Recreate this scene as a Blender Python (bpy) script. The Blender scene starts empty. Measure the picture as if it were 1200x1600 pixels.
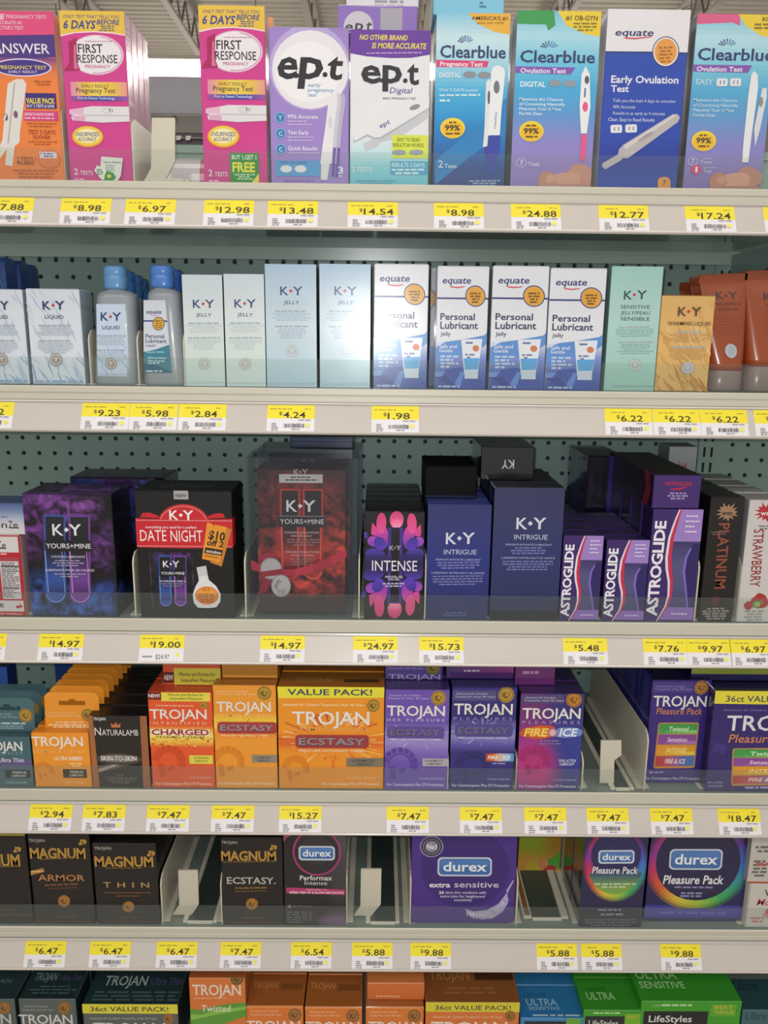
import bpy, bmesh, math, random
import numpy as np
from mathutils import Vector, Matrix

# ------------------------------------------------------------------ camera, world, lights, exposure
SC = bpy.context.scene
COL = SC.collection
CZ = 1.55                                   # eye height of the photographer
PITCH, YAW, ROLL, FPX = 12.5, 0.5, 0.65, 1250.0
CAM_POS = np.array([0.0, -1.0, CZ])
_p, _y, _r = (math.radians(a) for a in (PITCH, YAW, ROLL))
FW = np.array([math.sin(_y)*math.cos(_p), math.cos(_y)*math.cos(_p), -math.sin(_p)])
_r0 = np.array([math.cos(_y), -math.sin(_y), 0.0]); _u0 = np.cross(_r0, FW)
RT = _r0*math.cos(_r) + _u0*math.sin(_r)
UP = _u0*math.cos(_r) - _r0*math.sin(_r)
cd = bpy.data.cameras.new('camera'); cam = bpy.data.objects.new('camera', cd); COL.objects.link(cam)
cam.matrix_world = Matrix(((RT[0], UP[0], -FW[0], CAM_POS[0]), (RT[1], UP[1], -FW[1], CAM_POS[1]),
                           (RT[2], UP[2], -FW[2], CAM_POS[2]), (0, 0, 0, 1)))
cd.sensor_fit = 'VERTICAL'; cd.sensor_height = 32.0; cd.lens = FPX/1600*32.0
cd.clip_start = 0.02; cd.clip_end = 100
SC.camera = cam

SC.view_settings.view_transform = 'Standard'; SC.view_settings.look = 'None'
SC.view_settings.gamma = 1.0; SC.view_settings.use_curve_mapping = False
SC.view_settings.exposure = 0.0
w = bpy.data.worlds.new('store_air'); SC.world = w; w.use_nodes = True
w.node_tree.nodes['Background'].inputs[0].default_value = (1.0, 0.96, 0.90, 1)
w.node_tree.nodes['Background'].inputs[1].default_value = 0.58

def lamp(name, kind, loc, power, color=(1, 1, 1), size=0.1, size_y=None, rot=(0, 0, 0), parent=None):
    l = bpy.data.lights.new(name, kind); l.energy = power; l.color = color
    if kind == 'AREA':
        l.shape = 'RECTANGLE'; l.size = size; l.size_y = size_y or size
    else:
        l.shadow_soft_size = size
    o = bpy.data.objects.new(name, l); COL.objects.link(o); o.location = loc; o.rotation_euler = rot
    if parent: o.parent = parent
    return o
# the flash of the phone, just left of and above its lens
lamp('camera_flash', 'POINT', (-0.012, -1.0, CZ+0.012), 13.5, (0.97, 1.0, 1.0), 0.006)
# daylight-white rows of shop lamps over this aisle (their fixtures hang above and behind the photographer)
for yy, pw in ((-0.7, 60), (-3.6, 95)):
    lamp('aisle_light', 'AREA', (0, yy, CZ+2.7), pw, (1.0, 0.93, 0.83), 6.0, 0.9)

for xx, yy in ((-3.2, 7), (3.2, 7), (-3.2, 13), (3.2, 13)):   # fill lights added beyond the shelving to brighten the roof deck, no fixtures
    lamp('ceiling_fill', 'POINT', (xx, yy, 3.75), 130, (1.0, 0.95, 0.88), 0.25)

def at(x, y, Y=0.0):
    """photo pixel -> world point on the vertical plane at depth Y"""
    d = FW + RT*(x-600)/FPX - UP*(y-800)/FPX
    return CAM_POS + d*((Y-CAM_POS[1])/d[1])

# ------------------------------------------------------------------ materials
def lin(h):
    if not isinstance(h, str): return tuple(h)
    h = h.lstrip('#'); c = [int(h[i:i+2], 16)/255 for i in (0, 2, 4)]
    return tuple(v/12.92 if v <= .04045 else ((v+.055)/1.055)**2.4 for v in c)

def new_mat(name):
    m = bpy.data.materials.new(name); m.use_nodes = True
    return m, m.node_tree.nodes, m.node_tree.links, m.node_tree.nodes['Principled BSDF']

def surf(name, col, rough=.5, metal=0, bump=0, bscale=200, mottled=.04, coat=0, trans=0, alpha=1, emit=0):
    m, n, l, b = new_mat(name)
    tc = n.new('ShaderNodeTexCoord'); nz = n.new('ShaderNodeTexNoise'); nz.inputs['Scale'].default_value = 14
    nz.inputs['Detail'].default_value = 3
    l.new(tc.outputs['Object'], nz.inputs['Vector'])
    mx = n.new('ShaderNodeMix'); mx.data_type = 'RGBA'
    c = lin(col); mx.inputs[6].default_value = tuple(v*(1-mottled) for v in c)+(1,); mx.inputs[7].default_value = tuple(min(1, v*(1+mottled)) for v in c)+(1,)
    l.new(nz.outputs['Fac'], mx.inputs[0]); l.new(mx.outputs[2], b.inputs['Base Color'])
    b.inputs['Roughness'].default_value = rough; b.inputs['Metallic'].default_value = metal
    b.inputs['Coat Weight'].default_value = coat; b.inputs['Transmission Weight'].default_value = trans
    b.inputs['Alpha'].default_value = alpha
    if emit:
        b.inputs['Emission Color'].default_value = c+(1,); b.inputs['Emission Strength'].default_value = emit
    if bump:
        n2 = n.new('ShaderNodeTexNoise'); n2.inputs['Scale'].default_value = bscale
        bp = n.new('ShaderNodeBump'); bp.inputs['Strength'].default_value = bump; bp.inputs['Distance'].default_value = .001
        l.new(tc.outputs['Object'], n2.inputs['Vector']); l.new(n2.outputs['Fac'], bp.inputs['Height']); l.new(bp.outputs['Normal'], b.inputs['Normal'])
    return m

def printed(name, rough, bump=0, bscale=40, coat=0, spec=.42, stretch=(1, 1, 1)):
    """printed stock: ink colour per face, slight paper mottling, optional film wrinkles"""
    m, n, l, b = new_mat(name)
    a = n.new('ShaderNodeAttribute'); a.attribute_name = 'ink'
    tc = n.new('ShaderNodeTexCoord'); nz = n.new('ShaderNodeTexNoise'); nz.inputs['Scale'].default_value = 25
    l.new(tc.outputs['Object'], nz.inputs['Vector'])
    mr = n.new('ShaderNodeMapRange'); mr.inputs[3].default_value = .95; mr.inputs[4].default_value = 1.05
    l.new(nz.outputs['Fac'], mr.inputs[0])
    vm = n.new('ShaderNodeVectorMath'); vm.operation = 'SCALE'
    l.new(a.outputs['Color'], vm.inputs[0]); l.new(mr.outputs[0], vm.inputs['Scale']); l.new(vm.outputs[0], b.inputs['Base Color'])
    b.inputs['Roughness'].default_value = rough; b.inputs['Coat Weight'].default_value = coat; b.inputs['Coat Roughness'].default_value = .08
    b.inputs['Specular IOR Level'].default_value = spec
    if bump:
        mp = n.new('ShaderNodeMapping'); mp.inputs['Scale'].default_value = stretch
        n2 = n.new('ShaderNodeTexNoise'); n2.inputs['Scale'].default_value = bscale; n2.inputs['Detail'].default_value = 2
        bp = n.new('ShaderNodeBump'); bp.inputs['Strength'].default_value = bump; bp.inputs['Distance'].default_value = .004
        l.new(tc.outputs['Object'], mp.inputs['Vector']); l.new(mp.outputs['Vector'], n2.inputs['Vector'])
        l.new(n2.outputs['Fac'], bp.inputs['Height']); l.new(bp.outputs['Normal'], b.inputs['Normal'])
    return m

def clear(name, tint, haze, rough=.08, hazecol='#dfe2de', fac=.5):
    """clear sheet plastic: see-through, faintly milky, reflecting"""
    m, n, l, b = new_mat(name)
    out = n['Material Output']; tr = n.new('ShaderNodeBsdfTransparent'); tr.inputs[0].default_value = lin(tint)+(1,)
    b.inputs['Base Color'].default_value = lin(hazecol)+(1,); b.inputs['Roughness'].default_value = rough
    lw = n.new('ShaderNodeLayerWeight'); lw.inputs[0].default_value = .25
    mr = n.new('ShaderNodeMapRange'); mr.inputs[3].default_value = haze; mr.inputs[4].default_value = min(1, haze+fac)
    l.new(lw.outputs['Facing'], mr.inputs[0])
    mx = n.new('ShaderNodeMixShader'); l.new(mr.outputs[0], mx.inputs[0]); l.new(tr.outputs[0], mx.inputs[1]); l.new(b.outputs[0], mx.inputs[2])
    l.new(mx.outputs[0], out.inputs[0])
    return m

def smoke_print(name):
    """printed clouds of ink in water: wisps drawn by warped noise, tinted by the ink field"""
    m, n, l, b = new_mat(name)
    a = n.new('ShaderNodeAttribute'); a.attribute_name = 'ink'; tc = n.new('ShaderNodeTexCoord')
    n1 = n.new('ShaderNodeTexNoise'); n1.inputs['Scale'].default_value = 34; n1.inputs['Detail'].default_value = 3; n1.inputs['Distortion'].default_value = 1.8
    n2 = n.new('ShaderNodeTexNoise'); n2.inputs['Scale'].default_value = 95; n2.inputs['Detail'].default_value = 4; n2.inputs['Distortion'].default_value = 1.2
    l.new(tc.outputs['Object'], n1.inputs['Vector']); l.new(tc.outputs['Object'], n2.inputs['Vector'])
    r1 = n.new('ShaderNodeMapRange'); r1.inputs[1].default_value = .36; r1.inputs[2].default_value = .66; r1.inputs[3].default_value = .05; r1.inputs[4].default_value = 1.25
    r2 = n.new('ShaderNodeMapRange'); r2.inputs[1].default_value = .3; r2.inputs[2].default_value = .7; r2.inputs[3].default_value = .45; r2.inputs[4].default_value = 1.2
    l.new(n1.outputs['Fac'], r1.inputs[0]); l.new(n2.outputs['Fac'], r2.inputs[0])
    mu = n.new('ShaderNodeMath'); mu.operation = 'MULTIPLY'; l.new(r1.outputs[0], mu.inputs[0]); l.new(r2.outputs[0], mu.inputs[1])
    vm = n.new('ShaderNodeVectorMath'); vm.operation = 'SCALE'; l.new(a.outputs['Color'], vm.inputs[0]); l.new(mu.outputs[0], vm.inputs['Scale']); l.new(vm.outputs[0], b.inputs['Base Color'])
    b.inputs['Roughness'].default_value = .3
    return m
M = dict(
    smoke=smoke_print('smoke_print'),
    card=printed('printed_card', .36, coat=.12), matte=printed('matte_card', .6, spec=.15),
    film=printed('shrink_film', .16, .5, 26, coat=.6, stretch=(1, 1, .5)), satin=printed('satin_film', .22, .12, 14, coat=.4),
    tag=printed('tag_paper', .55), plastic=printed('moulded_plastic', .3, coat=.2), soft=printed('tube_plastic', .28, .05, 10, coat=.3),
    lip=surf('cream_enamel', '#c4c0b2', .35, bump=.03), deck=surf('deck_enamel', '#75817a', .35),
    rail=surf('rail_plastic', '#bfb8b2', .25, coat=.3, mottled=.03), under=surf('shelf_underside', '#a3b5aa', .24, coat=.6),
    peg=surf('pegboard_enamel', '#8ba49c', .42, bump=.02), hole=surf('back_board', '#333e3a', .8), slot=surf('upright_slot', '#15181a', .8),
    divider=surf('divider_plastic', '#cfc8b8', .4), track=surf('track_steel', '#4e5a58', .3, .5),
    guard=clear('clear_guard', '#f8faf9', .028, fac=.10), case=clear('clear_case', '#f4f5f7', .10, .1, '#7d838e', fac=.3),
    bottle=surf('frosted_bottle', '#a9b0b8', .3, trans=.25, coat=.3),
    tubecap=surf('clear_tube_cap', '#9a8480', .25, trans=.3, coat=.4),
    board=surf('grey_board', '#5f5c62', .7),
    deckroof=surf('roof_deck', '#b3aba0', .7), steel=surf('joist_steel', '#a59d95', .6), darksteel=surf('dark_joist', '#6d6764', .6),
    tube=surf('lamp_tube', '#fffaf2', .4, emit=9), farwall=surf('far_wall_paint', '#9a9694', .8), floor=surf('floor_tile', '#b5afa3', .3),
)

# ------------------------------------------------------------------ mesh building
class Buf:
    """collects polygons with ink colours; build() links them as one mesh"""
    def __init__(s): s.v = []; s.f = []; s.c = []; s.m = []; s.e = []
    def poly(s, pts, col, mi=0):
        s.e.append((len(s.v), len(s.f))); i = len(s.v); s.v += [tuple(p) for p in pts]; s.f.append(list(range(i, i+len(pts))))
        s.c += [col]*len(pts) if not isinstance(col, list) else col; s.m.append(mi)
    def mesh(s, vs, fs, col, mi=0):
        s.e.append((len(s.v), len(s.f))); i = len(s.v); s.v += [tuple(p) for p in vs]
        for f in fs:
            s.f.append([i+k for k in f]); s.c += [col]*len(f); s.m.append(mi)
    def box(s, x0, x1, y0, y1, z0, z1, col, r=.0008, mi=0, front=None, top=None, side=None):
        r = min(r, (x1-x0)*.3, (y1-y0)*.3, (z1-z0)*.3)
        X, Y, Z = (x0, x1), (y0, y1), (z0, z1); V = []; idx = {}
        for a in (0, 1):
            for b in (0, 1):
                for c in (0, 1):
                    p = (X[a], Y[b], Z[c]); q = (x0+r if a == 0 else x1-r, y0+r if b == 0 else y1-r, z0+r if c == 0 else z1-r)
                    idx[a, b, c, 0] = len(V); V.append((p[0], q[1], q[2]))
                    idx[a, b, c, 1] = len(V); V.append((q[0], p[1], q[2]))
                    idx[a, b, c, 2] = len(V); V.append((q[0], q[1], p[2]))
        F = []; K = []
        for ax in range(3):
            for sd in (0, 1):
                o = [k for k in range(3) if k != ax]; q = []
                for (i, j) in ((0, 0), (1, 0), (1, 1), (0, 1)):
                    t = [0, 0, 0]; t[ax] = sd; t[o[0]] = i; t[o[1]] = j; q.append(idx[t[0], t[1], t[2], ax])
                F.append(q); K.append((ax, sd))
        for ax in range(3):
            o = [k for k in range(3) if k != ax]
            for i in (0, 1):
                for j in (0, 1):
                    e = []
                    for sd, order in ((0, (o[0], o[1])), (1, (o[1], o[0]))):
                        t = [0, 0, 0]; t[ax] = sd; t[o[0]] = i; t[o[1]] = j
                        e += [idx[t[0], t[1], t[2], order[0]], idx[t[0], t[1], t[2], order[1]]]
                    F.append(e); K.append(None)
        for a in (0, 1):
            for b in (0, 1):
                for c in (0, 1):
                    F.append([idx[a, b, c, k] for k in range(3)]); K.append(None)
        cen = np.array([(x0+x1)/2, (y0+y1)/2, (z0+z1)/2]); base = len(s.v); s.v += V
        for f, k in zip(F, K):
            P = [np.array(V[i]) for i in f]; n = np.cross(P[1]-P[0], P[2]-P[0])
            if n.dot(sum(P)/len(P)-cen) < 0: f = f[::-1]
            cc = col
            if k == (1, 0) and front: cc = front
            if k == (2, 1) and top: cc = top
            if k and k[0] == 0 and side: cc = side
            s.f.append([base+i for i in f]); s.c += [cc]*len(f); s.m.append(mi)
    def build_blocks(s, name, mat, parent, gap=.017):       # one mesh per block of print: what lies apart on the face is a part of its own
        n = len(s.e); V = np.array(s.v); lo = np.zeros((n, 3)); hi = np.zeros((n, 3)); ends = s.e[1:]+[(len(s.v), len(s.f))]
        for i in range(n): q = V[s.e[i][0]:ends[i][0]]; lo[i], hi[i] = q.min(0), q.max(0)
        lab = np.arange(n)
        d = np.sqrt((np.maximum(0, np.maximum(lo[:, None]-hi[None], lo[None]-hi[:, None]))**2).sum(2)) <= gap
        while True:
            new = np.array([lab[d[i]].min() for i in range(n)])
            if (new == lab).all(): break
            lab = new
        ci = np.cumsum([0]+[len(f) for f in s.f])
        for L in sorted(set(lab)):
            b = Buf()
            for i in np.nonzero(lab == L)[0]:
                (v0, f0), (v1, f1) = s.e[i], ends[i]; o = len(b.v)-v0; b.v += s.v[v0:v1]; b.f += [[k+o for k in f] for f in s.f[f0:f1]]; b.c += s.c[ci[f0]:ci[f1]]; b.m += s.m[f0:f1]
            b.build(name, mat, parent)
    def build(s, name, mat, parent=None, loc=None, smooth=False):
        me = bpy.data.meshes.new(name); me.from_pydata(s.v, [], s.f)
        for m_ in (mat if isinstance(mat, list) else [mat]): me.materials.append(m_)
        a = me.color_attributes.new('ink', 'FLOAT_COLOR', 'CORNER')
        arr = np.ones((len(s.c), 4), dtype=np.float32)
        if s.c: arr[:, :3] = np.array([c if not isinstance(c, str) else lin(c) for c in s.c], dtype=np.float32)[:, :3]
        a.data.foreach_set('color', arr.ravel())
        me.polygons.foreach_set('material_index', s.m)
        if smooth: me.polygons.foreach_set('use_smooth', [True]*len(s.f))
        me.update()
        o = bpy.data.objects.new(name, me); COL.objects.link(o)
        if parent: o.parent = parent
        if loc is not None: o.location = loc
        return o

def tag(o, label, cat, group=None, kind=None):
    if label: o['label'] = label
    if cat: o['category'] = cat
    if group: o['group'] = group
    if kind: o['kind'] = kind
    return o
def empty(name, loc, label=None, cat=None, group=None, rz=0):
    o = bpy.data.objects.new(name, None); o.empty_display_size = .02; COL.objects.link(o); o.location = loc; o.rotation_euler = (0, 0, rz)
    return tag(o, label, cat, group)
def copy_thing(root, dloc, label, parts=True):
    r = root.copy(); COL.objects.link(r); r.location = root.location + Vector(dloc); r['label'] = label
    for ch in list(root.children):
        if not parts and not ch.name.startswith(('carton', 'cap', 'bottle', 'hang', 'tube', 'clear')): continue
        c = ch.copy(); COL.objects.link(c); c.parent = r
        for g in list(ch.children):
            d = g.copy(); COL.objects.link(d); d.parent = c
    return r

_gl = {}
def glyphs(txt, bold=0.0, space=1.0):
    k = (txt, bold, space)
    if k not in _gl:
        cu = bpy.data.curves.new('lettering', 'FONT'); cu.body = txt; cu.size = 1; cu.resolution_u = 2; cu.offset = bold; cu.space_character = space
        ob = bpy.data.objects.new('lettering', cu); me = bpy.data.meshes.new_from_object(ob)
        v = np.array([p.co[:2] for p in me.vertices]) if len(me.vertices) else np.zeros((0, 2)); f = [list(p.vertices) for p in me.polygons]
        bpy.data.objects.remove(ob); bpy.data.meshes.remove(me); bpy.data.curves.remove(cu)
        if len(v): v[:, 0] -= v[:, 0].min()
        _gl[k] = (v, f, v[:, 0].max() if len(v) else 1)
    return _gl[k]
CAP = float(glyphs('H')[0][:, 1].max())

def homog(src, dst):
    A = []; b = []
    for (x, y), (u, v) in zip(src, dst):
        A += [[x, y, 1, 0, 0, 0, -u*x, -u*y], [0, 0, 0, x, y, 1, -v*x, -v*y]]; b += [u, v]
    h = np.linalg.solve(np.array(A, float), np.array(b, float)); return np.append(h, 1).reshape(3, 3)

def clip(poly):
    for ax, lim, sg in ((0, 0, 1), (0, 1, -1), (1, 0, 1), (1, 1, -1)):
        out = []
        for i in range(len(poly)):
            p, q = poly[i-1], poly[i]; a, b = sg*(p[ax]-lim) >= 0, sg*(q[ax]-lim) >= 0
            if a != b:
                t = (lim-p[ax])/(q[ax]-p[ax]); out.append((p[0]+t*(q[0]-p[0]), p[1]+t*(q[1]-p[1])))
            if b: out.append(q)
        poly = out
        if not poly: break
    return poly

class Art:
    """prints on a flat face: coordinates are read in a frame given by the face's four corners"""
    def __init__(s, O, U, V, N, quad=None, step=.00002, base='lettering', surf=None):
        s.surf = surf
        s.O, s.U, s.V, s.N = (np.array(a, float) for a in (O, U, V, N)); s.k = 1; s.inc = 1; s.step = step
        s.H = homog(quad, ((0, 0), (1, 0), (1, 1), (0, 1))) if quad is not None else np.eye(3)
        s.bufs = {}; s.cur = None; s.part(base)
    def part(s, name):
        s.cur = s.bufs.setdefault(name, Buf()); return s
    def uv(s, x, y):
        h = s.H @ np.array([x, y, 1.0]); return (h[0]/h[2], h[1]/h[2])
    def P3(s, uv):
        if s.surf: return np.array(s.surf(*uv)) + s.N*(s.k*s.step+.0001)
        return s.O + s.U*uv[0] + s.V*uv[1] + s.N*(s.k*s.step)
    def _add(s, uvs, col):
        uvs = clip(uvs)
        if len(uvs) < 3: return s
        P = [s.P3(p) for p in uvs]
        n = np.cross(P[1]-P[0], P[2]-P[0])
        area = sum(np.cross(P[i]-P[0], P[(i+1) % len(P)]-P[0]) for i in range(len(P)))
        if area.dot(s.N) < 0: P = P[::-1]
        s.cur.poly(P, lin(col)); return s
    def P(s, pts, col):                                     # polygon
        s.k += s.inc; return s._add([s.uv(*p) for p in pts], col)
    def R(s, x0, y0, x1, y1, col):                          # rectangle
        s.k += s.inc; xm, ym = (x0+x1)/2, (y0+y1)/2
        u0, u1, v0, v1 = s.uv(x0, ym)[0], s.uv(x1, ym)[0], s.uv(xm, y0)[1], s.uv(xm, y1)[1]
        return s._add([(u0, v0), (u1, v0), (u1, v1), (u0, v1)], col)
    def G(s, x0, y0, x1, y1, cols, hor=False):              # graded ink
        n = len(cols)-1; st = 6; C = [np.array(lin(c)) for c in cols]; s.k += s.inc; k = s.k
        for i in range(n*st):
            t0, t1 = i/(n*st), (i+1)/(n*st); tm = (t0+t1)/2*n; j = min(int(tm), n-1); c = C[j]*(1-tm+j)+C[j+1]*(tm-j); s.k = k-1
            if hor: s.R(x0+(x1-x0)*t0, y0, x0+(x1-x0)*t1, y1, tuple(c))
            else: s.R(x0, y0+(y1-y0)*t0, x1, y0+(y1-y0)*t1, tuple(c))
        return s
    def E(s, cx, cy, rx, ry, col, n=28, a0=0, a1=360, rot=0):   # ellipse / sector
        cr, sr = math.cos(math.radians(rot)), math.sin(math.radians(rot)); pts = []
        for i in range(n+ (0 if a1-a0 >= 360 else 1)):
            a = math.radians(a0+(a1-a0)*i/n); X, Y = rx*math.cos(a), ry*math.sin(a); pts.append((cx+X*cr-Y*sr, cy+X*sr+Y*cr))
        return s.P(pts, col)
    def O_(s, cx, cy, rx, ry, wd, col, n=36, a0=0, a1=360):     # ring
        s.k += s.inc; q = lambda a, d: s.uv(cx+(rx-d)*math.cos(a), cy+(ry-d)*math.sin(a))
        for i in range(n):
            a, b = math.radians(a0+(a1-a0)*i/n), math.radians(a0+(a1-a0)*(i+1)/n)
            s._add([q(a, 0), q(b, 0), q(b, wd), q(a, wd)], col)
        return s
    def RR(s, x0, y0, x1, y1, r, col):                      # rounded rectangle
        pts = []
        for cx, cy, a0 in ((x1-r, y0+r, -90), (x1-r, y1-r, 0), (x0+r, y1-r, 90), (x0+r, y0+r, 180)):
            for i in range(6):
                a = math.radians(a0+18*i); pts.append((cx+r*math.cos(a), cy+r*math.sin(a)))
        return s.P(pts, col)
    def B(s, cx, cy, rx, ry, col, seed=0, amp=.25, n=26, rot=0):    # ragged blot
        rnd = random.Random(seed); ph = [rnd.uniform(0, 6.28) for _ in range(5)]; pts = []
        cr, sr = math.cos(math.radians(rot)), math.sin(math.radians(rot))
        for i in range(n):
            a = 2*math.pi*i/n; k = 1+amp*sum(math.sin((j+2)*a+ph[j])/(j+1.5) for j in range(5))
            X, Y = rx*k*math.cos(a), ry*k*math.sin(a); pts.append((cx+X*cr-Y*sr, cy+X*sr+Y*cr))
        s.k += s.inc; c = s.uv(cx, cy)                           # fan, so a ragged outline stays clean
        for i in range(n): s._add([c, s.uv(*pts[i]), s.uv(*pts[(i+1) % n])], col)
        return s
    def T3(s, txt, a, b, c, col, bold=0.0, space=1.0):
        v, f, wd = glyphs(txt, bold, space)
        if not len(v): return s
        s.k += s.inc; a, b, c = (np.array(s.uv(*p)) for p in (a, b, c)); L = lin(col)
        W = [s.P3(a + (b-a)*(p[0]/wd) + (c-a)*(p[1]/CAP)) for p in v]
        if len(f):
            q = f[0]; n = np.cross(W[q[1]]-W[q[0]], W[q[2]]-W[q[0]])
            if n.dot(s.N) < 0: f = [g[::-1] for g in f]
        s.cur.mesh(W, f, L); return s
    def T(s, txt, x0, x1, yb, h, col, bold=0.0, lean=0.0, space=1.0):   # level line of lettering, cap height h
        ua, va = s.uv(x0, yb); ub, _ = s.uv(x1, yb); _, vt = s.uv(x0, yb-h)
        Hs = s.H; s.H = np.eye(3); s.T3(txt, (ua, va), (ub, va), (ua+lean*(ub-ua)/(x1-x0)*h, vt), col, bold, space); s.H = Hs
        return s
    def L(s, x0, x1, y, h, col, n=1, pitch=0, seed=0, center=True, full=False):   # print too small to read: word-long dashes
        rnd = random.Random(seed+int(x0*7+y)); s.k += s.inc; k = s.k
        for i in range(n):
            a, b = x0, x1
            if not full and i == n-1 and n > 1 or (not full and rnd.random() < .35):
                sh = (x1-x0)*rnd.uniform(.08, .2); a, b = (x0+sh, x1-sh) if center else (x0, x1-2*sh)
            x = a
            while x < b-h:
                wl = min(b-x, h*rnd.uniform(1.5, 5)); s.k = k-s.inc; s.R(x, y+i*pitch, x+wl, y+i*pitch+h, col); x += wl+h*.7
        return s
    def PG(s, pts, fn):                                     # polygon fan, ink graded by colour fn(x, y)
        s.k += s.inc; n = len(pts); cx, cy = sum(p[0] for p in pts)/n, sum(p[1] for p in pts)/n
        for i in range(n):
            t = [(cx, cy), pts[i], pts[(i+1) % n]]; P = [s.P3(s.uv(*p)) for p in t]; c = [lin(fn(*p)) for p in t]
            if np.cross(P[1]-P[0], P[2]-P[0]).dot(s.N) < 0: P, c = P[::-1], c[::-1]
            s.cur.poly(P, c)
        return s
    def S(s, x0, y0, x1, y1, fn, nx=14, ny=14):             # smooth ink field, colour fn(u, v) at the grid corners
        s.k += s.inc; C = [[lin(fn(i/nx, j/ny)) for j in range(ny+1)] for i in range(nx+1)]
        for i in range(nx):
            for j in range(ny):
                q = [(i, j), (i+1, j), (i+1, j+1), (i, j+1)][::-1]
                P = [s.P3(tuple(min(.999, max(.001, t)) for t in s.uv(x0+(x1-x0)*a/nx, y0+(y1-y0)*b_/ny))) for a, b_ in q]; c = [C[a][b_] for a, b_ in q]
                if np.cross(P[1]-P[0], P[2]-P[0]).dot(s.N) < 0: P, c = P[::-1], c[::-1]
                s.cur.poly(P, c)
        return s
    def build(s, parent, mat, under=None):
        if under:                                            # the sheet itself is the part, its print are the sub-parts
            parent = s.bufs.pop(under).build(under, mat, parent)
        for nm, b in s.bufs.items():
            if b.f: b.build_blocks(nm, mat, parent)

# crops the photo was read in: origin and scale
K = {1: (0, 0, .36667), 2: (400, 0, .35), 3: (780, 0, .35), 4: (0, 340, .35), 5: (400, 340, .35), 6: (780, 340, .35), 7: (0, 660, .35), 8: (370, 660, .35),
     9: (780, 660, .35), 10: (0, 1010, .35), 11: (400, 1010, .35), 12: (780, 1010, .35), 13: (0, 1280, .35), 14: (400, 1280, .35), 15: (780, 1280, .35), 16: (0, 770, .125), 17: (560, 780, .125), 0: (0, 0, 1)}
SHELF_PX = {1: (600, 287.5), 2: (600, 608), 3: (600, 970), 4: (600, 1237), 5: (600, 1451)}
SZ = {k: float(at(x, y, -.014)[2]) for k, (x, y) in SHELF_PX.items()}
SZ[6] = SZ[5]-.232

YOFF = {3: -.0085, 4: -.0085, 5: -.0085}
class Carton:
    def __init__(s, name, k, quad, shelf, depth, cat, label, group=None, mat='card', front='#ffffff', side=None, top=None, Y=0.0, rz=0, z0=None, base='lettering', lid=True, rot=None):
        ox, oy, sc = K[k]; s.quad = [(ox+quad[i]*sc, oy+quad[i+1]*sc) for i in range(0, 8, 2)]; s.k = k; s.local = [(quad[i], quad[i+1]) for i in range(0, 8, 2)]
        Y += YOFF.get(shelf, 0)                              # on the lower shelves the goods stand right at the front lip
        tl, tr, br, bl = s.quad
        a, b = at(*bl, Y), at(*br, Y); z = SZ[shelf]+.0004 if z0 is None else z0
        t = (at(*tl, Y)[2]+at(*tr, Y)[2])/2
        s.w, s.h, s.d = float(b[0]-a[0])/math.cos(rz), float(t-z), depth; s.mat = mat; s.Y = Y
        cx = (a[0]+b[0])/2
        s.root = empty(name, (0, 0, 0), label, cat, group)
        s.root.rotation_euler = (0, 0, rz); s.root.location = (cx - math.sin(rz)*depth/2, Y+math.cos(rz)*depth/2+abs(math.sin(rz))*s.w/2, z)
        w, h, d = s.w, s.h, depth; side = side or front; top = top or side
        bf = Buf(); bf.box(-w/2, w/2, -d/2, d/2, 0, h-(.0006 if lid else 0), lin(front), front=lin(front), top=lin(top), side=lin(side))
        if lid:                                              # tuck flap closing the top, a hair proud of the walls
            bf.box(-w/2+.0007, w/2-.0007, -d/2+.0002, d/2-.002, h-.0007, h, lin(top), r=.0003)
        s.body = bf.build('carton_body', M[mat], s.root); s.faces = []
        s.front = s.face('front', base=base)
    def face(s, which, quad=None, base='lettering'):
        w, h, d = s.w, s.h, s.d
        q = s.local if which == 'front' and quad is None else ([(quad[i], quad[i+1]) for i in range(0, 8, 2)] if quad else None)
        if which == 'front': a = Art((-w/2, -d/2, h), (w, 0, 0), (0, 0, -h), (0, -1, 0), q, base=base)
        if which == 'top': a = Art((-w/2, d/2, h), (w, 0, 0), (0, -d, 0), (0, 0, 1), q, base=base)
        if which == 'right': a = Art((w/2, -d/2, h), (0, d, 0), (0, 0, -h), (1, 0, 0), q, base=base)
        if which == 'left': a = Art((-w/2, d/2, h), (0, -d, 0), (0, 0, -h), (-1, 0, 0), q, base=base)
        s.faces.append(a); return a
    def requad(s, quad):                                     # read the front's art in another carton's corners
        s.front.H = homog([(quad[i], quad[i+1]) for i in range(0, 8, 2)], ((0, 0), (1, 0), (1, 1), (0, 1))); return s.front
    def frame(s, k):                                         # read the front's art in another crop
        ox, oy, sc = K[k]; s.front.H = homog([((x-ox)/sc, (y-oy)/sc) for x, y in s.quad], ((0, 0), (1, 0), (1, 1), (0, 1))); return s.front
    def done(s, labels=(), gap=.0025, dx=0, parts=False, dz=0):
        tot = {}
        for a in s.faces:
            for nm, b in a.bufs.items():
                t = tot.setdefault(nm, Buf()); o = len(t.v); t.e += [(o+p, len(t.f)+q) for p, q in b.e]; t.v += b.v; t.f += [[o+i for i in f] for f in b.f]; t.c += b.c; t.m += b.m
        for nm, b in tot.items():
            if b.f: b.build_blocks(nm, M['smoke' if nm.startswith('smoke') else s.mat], s.root)
        c, sn = math.cos(s.root.rotation_euler.z), math.sin(s.root.rotation_euler.z)
        for i, lb in enumerate(labels):
            copy_thing(s.root, (-sn*(s.d+gap)*(i+1)+dx*(i+1), c*(s.d+gap)*(i+1), dz*(i+1)), lb, parts)
        return s
ORD = ['second', 'third', 'fourth', 'fifth', 'sixth', 'seventh', 'eighth']
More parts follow.
